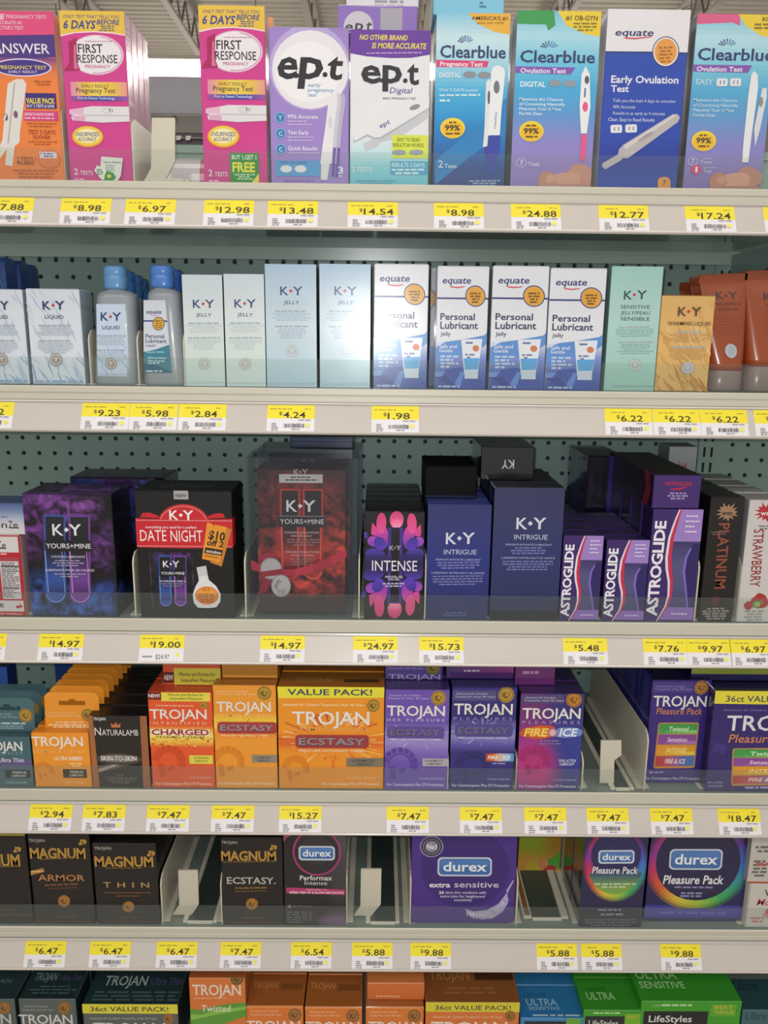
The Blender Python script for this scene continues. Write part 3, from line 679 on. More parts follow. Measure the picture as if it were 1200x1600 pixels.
a.P([(440, 662), (530, 668), (520, 742), (508, 762), (486, 764), (428, 752)], '#dfe2dc'); a.P([(420, 700), (452, 712), (478, 752), (440, 762), (408, 722)], '#e6e8e2'); a.P([(462, 722), (488, 730), (500, 750), (484, 766), (448, 764), (452, 738)], '#3f8f3c'); a.T('Test to Believe', 446, 522, 690, 9, '#3f5a44', .01); a.L(452, 500, 698, 4, '#7b8a7c', 3, 10); a.E(470, 745, 9, 8, '#d9d25a'); a.L(418, 446, 716, 5, '#56705a', 3, 9); a.build(r, M['film'])
c = Carton(TC, 1, (858, 22, 1140, 26, 1141, 770, 870, 768), 1, .0225, 'test carton', 'pink test carton with a green sticker, right of the empty slot', 'pink test cartons', mat='film', front='#cf3f8f', side='#dcbccd'); side_print(c); a = pink(c)
a.H = homog([(858, 22), (1140, 26), (1141, 770), (870, 768)], ((0, 0), (1, 0), (1, 1), (0, 1)))
a.part('green_sticker'); a.R(982, 640, 1104, 764, '#2f8f3a'); a.T('BUY 1,GET 1', 990, 1094, 666, 18, '#dfe9dc', .02); a.T('FREE', 992, 1088, 718, 38, '#e6e04a', .035); a.L(1000, 1090, 728, 5, '#bfe0bb', 3, 9); a.P([(1104, 724), (1104, 764), (1072, 764)], '#e0d64c')
c.done(['pink test carton directly behind the one with the green sticker'], gap=.0008)
c = Carton(TC, 0, (421, 26, 431, 28, 431, 284, 421, 284), 1, .05, 'test carton', 'orange-topped carton end peeking out between the pink and the all-purple cartons', mat='card', front='#8d3a62', side='#8d3a62', Y=.05); c.front.part('yellow_head').R(420, 26, 432, 62, '#dd9a52'); c.done()

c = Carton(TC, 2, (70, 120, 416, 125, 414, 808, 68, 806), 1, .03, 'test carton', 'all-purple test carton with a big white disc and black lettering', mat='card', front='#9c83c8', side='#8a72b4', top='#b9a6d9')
a = c.front; a.part('white_disc'); a.E(246, 292, 176, 184, '#b7a5d6'); a.E(248, 302, 166, 168, '#e3e0e8'); a.E(240, 310, 140, 130, '#ebe9ee')
a.part('brand_lettering'); a.T('e', 98, 188, 336, 128, '#2c2b31', .024, .16); a.T('p', 196, 300, 336, 128, '#2c2b31', .024, .12); a.T('t', 316, 384, 340, 110, '#2c2b31', .026, .14); a.E(186, 326, 12, 12, '#2c2b31'); a.E(312, 322, 11, 11, '#2c2b31')
a.part('lettering')
for i, t in enumerate(('early', 'pregnancy', 'test')): a.T(t, 236, 236+(56, 112, 38)[i], 374+21*i, 15, '#6b9bc4', .01, .2)
for i, t in enumerate(('99% Accurate', 'Test Early', 'Quick Results')):
    y = 508+i*70; a.T(t, 146, 146+(134, 92, 130)[i], y+4, 17, '#e6e1ef', .012); a.L(146, 290, y+14, 5, '#c4b6de', 2-(i == 2), 14, center=False)
a.part('icon')
for i in range(3): a.E(114, 508+i*70, 24, 24, '#3f78b4'); a.O_(114, 508+i*70, 23, 23, 3, '#8fc0e4'); a.T('YCQ'[(0, 1, 1)[i]], 106, 122, 518+i*70, 18, '#cfe2f2', .01)
a.part('blue_panel'); a.RR(90, 698, 290, 768, 8, '#5a9bd4'); a.T('EASY-TO-READ', 108, 228, 712, 10, '#2f5c96', .012); a.E(136, 736, 26, 16, '#dfe0e4'); a.E(200, 736, 26, 16, '#dfe0e4')
a.part('tester_picture')
for dx, cc, pc in ((34, '#b5adc6', '#6a4fa4'), (16, '#c9c4d4', '#6a4fa4'), (0, '#e2e0e6', None)):
    a.P([(326+dx, 440), (334+dx, 412), (352+dx, 402), (364+dx, 412), (366+dx, 440), (350+dx, 560), (342+dx, 650), (336+dx, 712), (288+dx, 712), (296+dx, 650), (310+dx, 560)], cc)
    if pc: a.P([(330+dx, 640), (342+dx, 640), (334+dx, 770), (322+dx, 770)], pc)
a.P([(292, 712), (330, 712), (318, 786), (290, 784)], '#dcdade'); a.E(334, 530, 9, 26, '#d0cdd6'); a.T('3', 366, 390, 756, 30, '#e3ddee', .02); a.L(366, 390, 764, 6, '#d5cbe4'); a.L(96, 290, 786, 5, '#7b62a8'); c.done()

EPQ = (432, 130, 770, 138, 766, 815, 420, 808)
c = Carton(TC, 2, EPQ, 1, .03, 'test carton', 'white digital test carton with a purple band across its top', mat='film', front='#e2e4ea', side='#b6a4cf', top='#7a5bb0')
a = c.front; a.part('background_tint'); a.G(418, 560, 772, 816, ['#e2e4ea', '#c8e0e8', '#8fd0de', '#6cc0d6']); a.part('purple_band'); a.P([(425, 128), (775, 128), (775, 236), (690, 250), (600, 250), (500, 242), (428, 228)], '#6d43a0'); a.T('NO OTHER BRAND', 470, 672, 172, 20, '#e0ce5c', .03, .15); a.T('IS MORE ACCURATE', 522, 750, 208, 22, '#e0ce5c', .03, .15); a.L(500, 740, 226, 5, '#b9a2d4')
a.part('brand_lettering'); a.T('e', 474, 560, 352, 105, '#37363c', .024); a.T('p', 566, 650, 352, 105, '#37363c', .024); a.T('t', 672, 722, 360, 98, '#37363c', .026); a.E(566, 344, 10, 10, '#37363c'); a.E(664, 346, 10, 10, '#37363c'); a.T('Digital', 596, 690, 398, 24, '#6a4a98', .004, .25); a.T('EARLY PREGNANCY TEST', 568, 712, 424, 8, '#5b5560', .015)
a.part('tester_picture')
a.P([(480, 620), (770, 470), (770, 502), (640, 590), (560, 610), (540, 632), (490, 650)], '#c6c8cf'); a.P([(436, 596), (470, 545), (520, 520), (700, 440), (768, 415), (768, 470), (560, 600), (530, 600), (500, 585), (440, 614)], '#b2b5be'); a.P([(438, 594), (472, 542), (520, 516), (700, 436), (768, 412), (768, 462), (556, 590), (528, 592), (500, 576), (444, 606)], '#e3e4e8'); a.E(706, 460, 24, 11, '#8d8f96', rot=-20)
a.T3('ept', (556, 552), (600, 530), (549, 532), '#6a4a98', .012)
a.part('yellow_panel'); a.R(608, 582, 764, 686, '#d7e04e'); a.T('EASY TO READ', 630, 730, 610, 16, '#50662c', .015); a.T('RESULTS IN WORDS', 612, 746, 634, 16, '#50662c', .015); a.E(638, 660, 32, 13, '#98a0a8'); a.E(714, 660, 32, 13, '#98a0a8')
a.part('lettering'); a.T('2 TESTS', 430, 520, 746, 22, '#d5e6ea', .02); a.R(600, 700, 768, 760, '#4fa9d2'); a.T('RESULTS 5 DAYS', 606, 752, 724, 18, '#d9ecf2', .02); a.L(606, 750, 734, 8, '#d9ecf2', 2, 16); a.L(430, 640, 786, 5, '#4f98aa', 2, 12); c.done(['white digital test carton directly behind the purple-banded one'])
z1 = c.root.location.z + c.h
c2 = Carton(TC, 0, (528, 8, 651, 8, 652, 49, 528, 49), 1, .05, 'test carton', 'purple carton lying on top of the white digital test cartons', mat='film', front='#8d72bd', side='#7c64a8', top='#d9d4e2', Y=.012, z0=z1+.0006)
a = c2.front; a.part('white_disc'); a.E(560, 40, 23, 23, '#c9c5d0'); a.part('brand_lettering'); a.T('e', 538, 551, 47, 15, '#4a4852', .02, .15); a.T('p', 554, 567, 45, 15, '#4a4852', .02, .15); a.T('t', 571, 580, 46, 16, '#4a4852', .02, .15); a.R(594, 12, 628, 49, '#a9a5b0'); c2.done()
c3 = Carton(TC, 0, (541, -16, 652, -16, 654, 8, 541, 8), 1, .05, 'test carton', 'pale carton topmost of the pile on the white digital test cartons', mat='film', front='#d5d2da', side='#b4aec0', Y=.02, z0=c2.root.location.z+c2.h+.0006); c3.front.part('side_print').L(585, 630, -8, 4, '#9d98a6', 4, 6); c3.done()

def clearblue(a, x0, x1, ybase):
    k = (x1-x0)/278.
    a.part('brand_lettering'); a.T('Clearblue', x0, x1, ybase, 50, '#35406a', .02)
    for i in range(7):
        an = math.radians(-160+i*22); px, py = x0+108*k, ybase-58
        q = (px+34*k*math.cos(an), py+32*math.sin(an)); r_ = (px+12*k*math.cos(an), py+8*math.sin(an)); nx, ny = -math.sin(an)*3, math.cos(an)*3
        a.P([(r_[0]-nx*.4, r_[1]-ny*.4), (q[0]-nx, q[1]-ny), (q[0]+nx, q[1]+ny), (r_[0]+nx*.4, r_[1]+ny*.4)], ('#35406a', '#3d5a92', '#4f7fb4')[min(i//2, 2)])
def blueback(c, q, cols):
    a = c.front; a.part('background_tint'); a.G(q[0]-10, q[1]-5, q[2]+15, q[5]+5, cols); return a
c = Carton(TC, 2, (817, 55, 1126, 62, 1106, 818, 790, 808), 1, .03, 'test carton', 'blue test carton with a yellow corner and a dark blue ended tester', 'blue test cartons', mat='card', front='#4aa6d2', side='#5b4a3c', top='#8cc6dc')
a = blueback(c, (790, 55, 1126, 62, 1106, 818), ['#7cc0dc', '#c6dfe8', '#9ccfe2', '#4aaedb', '#2f93cf', '#2a72b8', '#2d5297', '#31427e']); a.P([(800, 690), (960, 560), (1130, 400), (1130, 560), (1000, 640), (800, 800)], '#2f80c0')
a.part('yellow_corner'); a.P([(946, 58), (1130, 60), (1126, 150), (1060, 136), (990, 104)], '#e6b044'); a.T("AMERICA'S #1", 962, 1114, 86, 15, '#4c4420', .02); a.L(984, 1104, 96, 8, '#b98a34'); clearblue(a, 828, 1108, 240)
a.part('pink_band'); a.P([(812, 250), (1036, 258), (1028, 284), (812, 280)], '#d2487c'); a.T('Pregnancy Test', 828, 1010, 276, 18, '#efdfe6', .02); a.part('lettering'); a.T('DIGITAL', 824, 916, 324, 20, '#d9e4ee', .02); a.part('icon'); a.E(954, 314, 28, 14, '#8b8f94'); a.E(1016, 317, 28, 14, '#8b8f94')
a.part('lettering'); a.T('Over 5 DAYS sooner', 824, 990, 384, 13, '#d4e6f0', .005); a.L(824, 1000, 398, 8, '#bfdcea', 1); a.L(824, 868, 420, 9, '#cfe4ee'); seal99(a, 880, 546, 48)
a.part('tester_picture'); a.P([(1024, 350), (1036, 332), (1046, 350), (1040, 560), (1030, 634), (1012, 634), (1018, 560)], '#d9dde2'); a.E(1037, 414, 6, 30, '#5b6068'); a.P([(1046, 300), (1056, 282), (1078, 276), (1100, 288), (1106, 310), (1092, 470), (1086, 580), (1032, 580), (1040, 460)], '#e3e6ea'); a.E(1070, 370, 13, 28, '#6f7680'); a.P([(1034, 584), (1088, 584), (1086, 640), (1060, 760), (1030, 740), (1018, 630), (1034, 630)], '#3a46a0'); a.T3('Clearblue', (1068, 552), (1072, 478), (1060, 552), '#35406a', .01)
a.part('lettering'); a.T('2', 814, 836, 722, 32, '#cfe0ec', .005); a.T('Tests', 842, 896, 724, 18, '#cfe0ec', .01); a.L(950, 1088, 784, 6, '#9ab0cc', 3, 11); c.done(['blue test carton directly behind the one with the dark blue ended tester', 'third blue test carton back, behind the dark blue ended tester'])
c2 = Carton(TC, 0, (678, -30, 786, -28, 787, 18, 677, 13), 1, .06, 'test carton', 'light blue carton lying on top of a blue test carton, cut off by the frame', mat='card', front='#7fbfd8', side='#6fa6c0', Y=.008, z0=c.root.location.z+c.h+.0006); c2.front.part('lettering').L(745, 760, -2, 3, '#4f7fa0', 2, 5); c2.done()

c = Carton(TC, 3, (80, 46, 440, 50, 408, 828, 50, 818), 1, .028, 'test carton', 'blue ovulation carton with a green corner and a pink-ended tester', 'blue test cartons', mat='card', front='#4aa6d2', side='#a9a7b4', top='#8cc6dc')
a = blueback(c, (50, 46, 440, 50, 408, 828), ['#6fb8d8', '#a8d6e4', '#6cc0de', '#46a8d8', '#5b95cf', '#8a86c8', '#9682c4', '#8f7cbc']); a.part('green_corner'); a.P([(80, 44), (236, 48), (242, 110), (212, 132), (200, 106), (78, 104)], '#3f9a58'); a.part('yellow_corner'); a.P([(250, 48), (445, 50), (440, 158), (370, 146), (290, 110)], '#e6c840'); a.T('#1 OB-GYN', 286, 424, 88, 20, '#4c4420', .02); a.L(320, 420, 98, 8, '#8d7a2c', 3, 14)
clearblue(a, 90, 416, 266); a.part('purple_band'); a.P([(70, 284), (332, 290), (310, 320), (70, 312)], '#8157ae'); a.T('Ovulation Test', 92, 290, 312, 20, '#e6dcf0', .02); a.part('lettering'); a.T('DIGITAL', 92, 202, 372, 22, '#e3ecf4', .02); a.part('icon'); a.E(244, 358, 28, 15, '#8b98a4'); a.E(308, 360, 30, 15, '#8b98a4'); a.part('lettering')
for i, t in enumerate(('Maximise the Chances', 'of Conceiving Naturally', 'Pinpoints Your 2 Most', 'Fertile Days')): a.T(t, 88, 88+(192, 200, 184, 100)[i], 432+i*21, 13, '#d9e8f2', .01)
seal99(a, 142, 568, 48); a.part('tester_picture'); a.P([(358, 320), (376, 284), (394, 320), (400, 460), (386, 580), (360, 580), (352, 460)], '#e3e6ea'); a.E(382, 344, 10, 18, '#565d66'); a.E(377, 462, 12, 22, '#e0588c'); a.R(360, 584, 384, 702, '#e0588c'); a.R(371, 380, 378, 420, '#4f6a94')
a.part('lettering'); a.O_(98, 708, 24, 20, 3, '#cfc2e4'); a.T('7', 92, 106, 718, 20, '#e6def2', .015); a.T('Tests', 128, 178, 722, 17, '#e6def2', .01)
a.part('baby_picture'); a.B(360, 770, 60, 56, '#c48d7c', 4, .12); a.B(290, 790, 78, 36, '#cf9a86', 5, .1); a.B(214, 786, 42, 36, '#c08a74', 6, .08); a.B(228, 782, 22, 20, '#d09c86', 7, .1); a.R(170, 806, 412, 832, '#b98a80'); c.done(['blue ovulation carton directly behind the one with the pink-ended tester'])

c = Carton(TC, 3, (504, 28, 862, 56, 790, 832, 436, 826), 1, .05, 'test carton', 'royal blue ovulation carton with a white head and an orange seal', mat='card', front='#2f4cae', side='#c9c7cc', top='#dcdce2')
a = c.front; a.part('background_tint'); a.G(430, 560, 870, 840, ['#2f4cae', '#2a3f9a', '#2f4aa8']); a.part('white_head'); a.P([(490, 20), (870, 40), (850, 238), (690, 226), (484, 214)], '#dfdde4'); a.P([(484, 212), (690, 224), (850, 236), (850, 244), (690, 232), (483, 220)], '#33407e'); a.part('brand_lettering'); a.T('equate', 530, 700, 146, 30, '#3d3f6c', .02, .2); a.P([(566, 156), (620, 160), (690, 158), (690, 163), (620, 168), (580, 164)], '#cf5a6c')
a.part('round_seal'); a.E(752, 228, 58, 66, '#33407e'); a.E(752, 228, 54, 62, '#e3dcd8'); a.E(752, 228, 48, 56, '#e09a4c'); a.L(722, 782, 206, 8, '#a8662c', 5, 15)
a.part('lettering'); a.T('Early Ovulation', 510, 806, 352, 31, '#e0e0ea', .022); a.T('Test', 508, 588, 392, 28, '#e0e0ea', .022)
for i, t in enumerate(('Tells you the best 4 days to conceive', '98% Accurate', 'Results in as early as 4 minutes')): a.T(t, 516, 516+(276, 100, 230)[i], 438+i*28, 14, '#b9c0dc', .01)
a.T('Clear, Easy to Read Results', 494, 700, 522, 15, '#c4cae2', .01); a.part('icon')
for X in (530, 596): a.RR(X-26, 540, X+26, 576, 8, '#dcdce2'); a.R(X-10, 550, X-6, 566, '#55608c'); a.R(X+8, 550, X+12, 566, '#55608c')
a.part('tester_picture'); a.P([(560, 630), (780, 500), (800, 500), (810, 516), (800, 536), (580, 690), (556, 690), (548, 700), (476, 740), (462, 726), (464, 712), (536, 672), (540, 650)], '#b9b0b4'); a.P([(562, 634), (780, 504), (796, 506), (570, 650)], '#cfc8cb'); a.E(660, 596, 40, 8, '#a39a9e', rot=-31)
a.part('round_seal'); a.RR(710, 776, 766, 840, 22, '#e0964a'); a.T('7', 732, 746, 812, 22, '#4a4468', .02); c.done(['royal blue ovulation carton directly behind the white-headed one'])

c = Carton(TC, 3, (862, 60, 1205, 66, 1166, 840, 820, 834), 1, .028, 'test carton', 'blue ovulation carton with a pink corner, last at the right end of the top shelf', 'blue test cartons', mat='film', front='#4aa6d2', side='#6a6470', top='#8cc6dc')
a = blueback(c, (820, 58, 1205, 66, 1166, 842), ['#6fb8d8', '#b4d9e4', '#7cc4dc', '#52a6d2', '#5f97cc', '#8385c4', '#8a7cbc', '#7f6cae']); a.part('pink_corner'); a.P([(860, 56), (1040, 62), (1044, 112), (1010, 98), (858, 104)], '#d8608c'); a.part('yellow_corner'); a.P([(1034, 62), (1210, 64), (1205, 168), (1130, 152), (1064, 108)], '#e6c840'); a.T('BONUS', 1136, 1198, 92, 16, '#4c4420', .02); a.L(1086, 1196, 102, 9, '#8d7a2c', 2, 15)
clearblue(a, 866, 1192, 256); a.part('purple_band'); a.P([(850, 276), (1102, 280), (1086, 312), (850, 306)], '#8157ae'); a.T('Ovulation Test', 864, 1062, 304, 20, '#e6dcf0', .02); a.part('lettering'); a.T('EASY', 864, 936, 362, 24, '#bcd6e6', .01); a.part('icon')
for X in (976, 1034): a.RR(X-24, 336, X+24, 370, 8, '#dfe0e4'); a.R(X-9, 344, X-5, 362, '#5a6a94'); a.R(X+7, 344, X+11, 362, '#5a6a94')
a.part('lettering')
for i, t in enumerate(('Maximise the Chances', 'of Conceiving Naturally', 'Pinpoints Your 2 Most', 'Fertile Days')): a.T(t, 854, 854+(190, 196, 180, 98)[i], 436+i*22, 13, '#c6dcea', .01)
seal99(a, 906, 612, 48); a.part('tester_picture'); a.P([(1100, 320), (1112, 304), (1128, 322), (1132, 380), (1112, 620), (1106, 710), (1078, 710), (1080, 620), (1092, 400)], '#e0e3e8'); a.P([(1150, 380), (1170, 378), (1172, 420), (1150, 560), (1132, 640), (1124, 560)], '#d3d7de'); a.E(1148, 440, 9, 22, '#8a8f7c')
a.part('lettering'); a.O_(860, 704, 22, 20, 3, '#cfc2e4'); a.T('7', 854, 866, 714, 20, '#e6def2', .015); a.T('Tests', 892, 942, 714, 15, '#cfc4e2', .01); a.E(876, 742, 23, 22, '#d2447c'); a.T('1', 872, 882, 754, 24, '#f0dfe8', .02); a.T('Test', 908, 946, 756, 15, '#cfc4e2', .01); a.L(892, 960, 690, 5, '#b9aed8'); a.L(908, 970, 732, 5, '#b9aed8')
a.part('baby_picture'); a.B(1110, 780, 58, 52, '#b98474', 4, .12); a.B(1050, 796, 74, 38, '#cf9a86', 5, .1); a.B(976, 796, 42, 38, '#b87f6c', 6, .08); a.B(990, 790, 22, 20, '#c8927e', 7, .1); a.R(936, 818, 1168, 846, '#b07f76'); c.done(['blue ovulation carton directly behind the pink-cornered one'])

# empty slot of the top shelf
divider(1, 209, 280, 'beige divider beside the row of pink cartons on the top shelf', h=.072)
divider(1, 101, 281, 'divider edge between the orange and the pink cartons on the top shelf')
pusher(1, [(237, 184), (273, 184), (273, 252), (260, 278), (226, 281), (236, 262)], 281, 'cream pusher paddle standing in the empty slot of the top shelf', Y=.012, track=(-.01, .03))
r = empty('wrapped_pack', at(292, 281, .07), 'white film-wrapped pack lying behind the pusher in the top shelf slot', 'pack'); r.location.z = SZ[1]+.0047
b = Buf(); n = 14
for i in range(n):
    a0, a1 = math.pi*i/n, math.pi*(i+1)/n
    for (xa, xb, ca) in ((-.03, .02, '#dcd6dc'), (.02, .027, '#c8688f')):
        b.poly([(xa, -.02*math.cos(a0), .036*math.sin(a0)), (xb, -.02*math.cos(a0), .036*math.sin(a0)), (xb, -.02*math.cos(a1), .036*math.sin(a1)), (xa, -.02*math.cos(a1), .036*math.sin(a1))], lin(ca))
    for xa in (-.03, .027): b.poly([(xa, 0, 0), (xa, -.02*math.cos(a0), .036*math.sin(a0)), (xa, -.02*math.cos(a1), .036*math.sin(a1))], lin('#cbb8c4'))
b.poly([(-.03, -.02, 0), (.027, -.02, 0), (.027, .02, 0), (-.03, .02, 0)], lin('#dcd6dc')); b.build('wrapper', M['film'], r)
# ------------------------------------------------------------------ second shelf: white and blue cartons, bottles, tubes
LC = 'lubricant_carton'
def kycopy(a, cx, y, w, word, wx, col='#34406e', dia='#c8354a', fine='#b0bac6', med='#9a8f8c', words=None, ymed=None, ybot=None):
    """logo, word and the small print under it; y is the logo's middle"""
    a.part('brand_lettering'); KY(a, cx, y, w, col, dia); a.part('lettering'); yy = y+w*.6
    for t in (words or [word]):
        a.T(t, cx-wx/2, cx+wx/2, yy, w*.16, col, .006); yy += w*.27
    a.L(cx-w*.72, cx+w*.72, yy+w*.02, w*.07, '#a0acba'); a.L(cx-w*.85, cx+w*.85, yy+w*.14, w*.05, fine, 4, w*.1, seed=2)
    a.L(cx-w*.75, cx+w*.75, yy+w*.72, w*.07, '#a0acba'); a.L(cx-w*.8, cx+w*.8, yy+w*.85, w*.05, fine, 5, w*.1, seed=4)
    if ymed:
        a.part('round_seal'); r = w*.29; a.E(cx, ymed, r, r, med); a.O_(cx, ymed, r*.8, r*.8, r*.12, '#d9d5d4', 24); a.P([(cx-r*.35, ymed-r*.35), (cx+r*.35, ymed-r*.35), (cx, ymed+r*.45)], '#d9d5d4'); a.P([(cx-r*.12, ymed-r*.2), (cx+r*.12, ymed-r*.2), (cx, ymed+r*.2)], med)
    if ybot: a.part('lettering'); a.L(cx-w*1.05, cx+w*1.05, ybot, w*.07, fine, full=True)
def veins(a, x0, y0, x1, y1, cols, n, seed, wd=4):
    rnd = random.Random(seed); a.part('marbling'); a.inc = .25
    for i in range(n):
        x, y = rnd.uniform(x0-40, x1), rnd.uniform(y0-30, y1); dx, dy = rnd.uniform(20, 60), rnd.uniform(30, 110); pts = []; q = []
        for j in range(5):
            t = j/4; px, py = x+dx*t+rnd.uniform(-6, 6), y+dy*t; w_ = wd*math.sin(math.pi*(t*.9+.05))*rnd.uniform(.5, 1.1); pts.append((px-w_, py)); q.append((px+w_, py))
        for j in range(4): a.P([pts[j], q[j], q[j+1], pts[j+1]], cols[i % len(cols)])
    a.inc = 1
LQ = (133, 315, 370, 320, 382, 748, 148, 746)
def liquid(c):
    a = c.requad(LQ); veins(a, 133, 315, 380, 520, ['#bccadb', '#c6d0de', '#b5c4d6'], 22, 5, 5); veins(a, 150, 600, 380, 740, ['#a5bede', '#86a8d6', '#b9c9e0'], 26, 6, 4); a.part('background_tint'); a.L(160, 372, 728, 12, '#86a8cf', 1)
    kycopy(a, 257, 391, 98, 'LIQUID', 82, ymed=634, ybot=736, col='#2c3566'); a.part('lettering')
    f = c.face('right'); f.L(.1, .9, .16, .008, '#7d8fa0', 3, .02); f.L(.1, .9, .42, .006, '#8d9eae', 16, .02); c.done()
liquid(Carton(LC, 4, LQ, 2, .043, 'carton', 'white marbled carton beside the straight frosted bottle on the second shelf', 'white marbled cartons', front='#d6dde8', side='#a8b6c2', top='#c0c9d4'))
liquid(Carton(LC, 4, (-104, 318, 120, 320, 133, 746, -84, 744), 2, .043, 'carton', 'white marbled carton cut off at the left end of the second shelf', 'white marbled cartons', front='#d6dde8', side='#a8b6c2', top='#c0c9d4'))
for i, (xl, xr, yt, yr, Y) in enumerate(((-70, 29, 170, 176, .075), (-12, 92, 184, 190, .115), (40, 135, 198, 208, .155))):
    lb = ('front', 'middle', 'rear')[i]
    p0, p1, pt = at(xl*.35, 340+300*.35, Y), at(xr*.35, 340+300*.35, Y), at(xr*.35, 340+yr*.35, Y); wd = p1[0]-p0[0]; hh = pt[2]-SZ[2]
    r = empty('tall_pack', ((p0[0]+p1[0])/2, Y+.017, SZ[2]), f'tall dark blue pack with a curved top, {lb} one of three behind the white cartons', 'pack', 'tall dark blue packs')
    b = Buf(); loft(b, [rrect(wd, .033, .004, 0), rrect(wd, .033, .004, hh*.9), rrect(wd*.99, .031, .004, hh*.965), rrect(wd*.95, .02, .004, hh)], '#2d4d8c'); b.build('carton_body', M['card'], r)
    a = Art((-wd/2, -.0165, hh*.9), (wd, 0, 0), (0, 0, -hh*.9), (0, -1, 0), base='blue_rings'); a.E(.5, .2, .34, .17, '#26427c'); a.O_(.5, .2, .34, .17, .05, '#3f66a8', 24); a.E(.5, .62, .34, .17, '#26427c'); a.build(r, M['card'])
def bottle(label, xl, xr, xtl, xtr, yb, ysh, cx0, cx1, cy, Y, dep, capcol, lab):
    A = lambda x, y: at(x*.35, 340+y*.35, Y)
    zl = SZ[2]; p0, p1, t0, t1 = A(xl, yb), A(xr, yb), A(xtl, ysh), A(xtr, ysh); x0 = (p0[0]+p1[0])/2; h = t0[2]-zl
    r = empty('lubricant_bottle', (x0, Y+dep/2, zl), label, 'bottle', 'frosted bottles with blue caps')
    wb, wt = p1[0]-p0[0], t1[0]-t0[0]; xt = (t0[0]+t1[0])/2-x0
    c0, c1 = A(cx0, ysh), A(cx1, ysh); cw = c1[0]-c0[0]; cxx = (c0[0]+c1[0])/2-x0; ch = A(cx0, cy)[2]-t0[2]
    b = Buf(); rings = [rrect(wb*.95, dep*.95, .012, 0), rrect(wb, dep, .013, .004)]
    for i in range(1, 6): t = i/5; rings.append(rrect(wb+(wt-wb)*t, dep, .013, .004+(h*.94-.004)*t, xt*t))
    rings += [rrect(wt*.96, dep*.93, .013, h*.975, xt), rrect(wt*.84, dep*.8, .012, h, xt), rrect(cw*.86, min(cw, dep)*.86, .012, h+.002, cxx), rrect(cw*.84, min(cw, dep)*.84, .012, h+.005, cxx)]
    loft(b, rings, '#b4bac2'); b.build('bottle_body', M['bottle'], r, smooth=True)
    b = Buf(); d2 = min(cw, dep*1.05); e = 2.4
    loft(b, [superell(cw*.96, d2*.96, h+.003, e, cxx), superell(cw, d2, h+.006, e, cxx), superell(cw, d2, h+ch*.58, e, cxx), superell(cw*.97, d2*.97, h+ch*.60, e, cxx), superell(cw*.97, d2*.97, h+ch*.62, e, cxx), superell(cw, d2, h+ch*.64, e, cxx), superell(cw*.98, d2*.98, h+ch*.93, e, cxx), superell(cw*.9, d2*.9, h+ch, e, cxx)], capcol)
    b.build('cap', M['plastic'], r, smooth=True)
    if lab:
        q, fn = lab; P = [A(*p) for p in q]; O = P[0]-np.array((x0, Y+dep/2, zl)); U = np.array((P[1][0]-P[0][0], 0, 0)); V = np.array((0, 0, P[3][2]-P[0][2]))
        # follows the taper: corners keep their own widths
        def srf(u, v):
            a0, a1 = P[0][0]*(1-v)+P[3][0]*v, P[1][0]*(1-v)+P[2][0]*v; return (a0*(1-u)+a1*u-x0, -dep/2, P[0][2]*(1-v)+P[3][2]*v-zl)
        a = Art(O, U, V, (0, -1, 0), q, base='paper_label', surf=srf); fn(a); a.build(r, M['card'], 'paper_label')
    return r
def lab_ky(a):
    a.R(420, 380, 575, 715, '#c3d3e8'); veins(a, 430, 560, 568, 700, ['#9fbbe2', '#b4c8e6', '#8fb0de'], 16, 8, 4); a.part('paper_label'); kycopy(a, 496, 440, 92, 'LIQUID', 80, ymed=650, ybot=696, col='#2c3566')
def lab_eq(a):
    a.R(630, 360, 780, 700, '#cdd3df'); a.part('brand_lettering'); a.T('equate', 652, 720, 416, 14, '#363a72', .02, .2); a.P([(670, 420), (690, 423), (712, 421), (690, 426)], '#cc5566'); a.part('blue_line'); a.R(636, 442, 760, 448, '#34407e'); a.part('round_seal'); a.E(707, 456, 27, 27, '#34407e'); a.E(707, 456, 24, 24, '#d9a63c'); a.L(690, 724, 442, 5, '#8a6420', 4, 9)
    a.part('lettering'); a.T('Personal', 650, 732, 515, 17, '#3c4674', .015); a.T('Lubricant', 650, 742, 536, 17, '#3c4674', .015); a.T('Liquid', 652, 692, 554, 11, '#3c4674', .01)
    a.part('teal_panel'); a.P([(640, 580), (690, 570), (760, 545), (780, 700), (636, 700)], '#3d7f92'); a.P([(640, 640), (700, 650), (770, 690), (770, 700), (640, 700)], '#2c5f78'); a.part('lettering'); a.L(652, 740, 578, 8, '#7fb0bc', 1); a.T('Enhances intimacy', 662, 742, 614, 9, '#dbe8ec', .015); a.T('Fast and gentle', 662, 734, 630, 9, '#dbe8ec', .015); a.L(662, 710, 636, 6, '#c4dbe2'); a.L(652, 724, 680, 8, '#c4dbe2')
bottle('straight frosted bottle with a pale blue cap and a marbled label, front of its row', 412, 610, 416, 590, 754, 328, 448, 550, 212, 0.0, .036, '#5f92c4', (((430, 385), (560, 385), (568, 710), (436, 708)), lab_ky))
for i, (dx, dy) in enumerate(((40, 18), (78, 36), (104, 52))):
    bottle(('second', 'third', 'fourth')[i]+' straight frosted bottle in the row, only its blue cap showing', 412+dx*.8, 600+dx*.6, 418+dx*.8, 584+dx*.7, 740-i*20, 334+dy*.9, 450+dx, 546+dx*.98, 218+dy, .038*(i+1), .036, '#3f72b4', None)
bottle('tapered frosted bottle with a bright blue cap and a teal label', 632, 828, 645, 792, 754, 322, 657, 763, 210, 0.0, .036, '#4a7cc8', (((641, 368), (738, 370), (768, 696), (642, 692)), lab_eq))
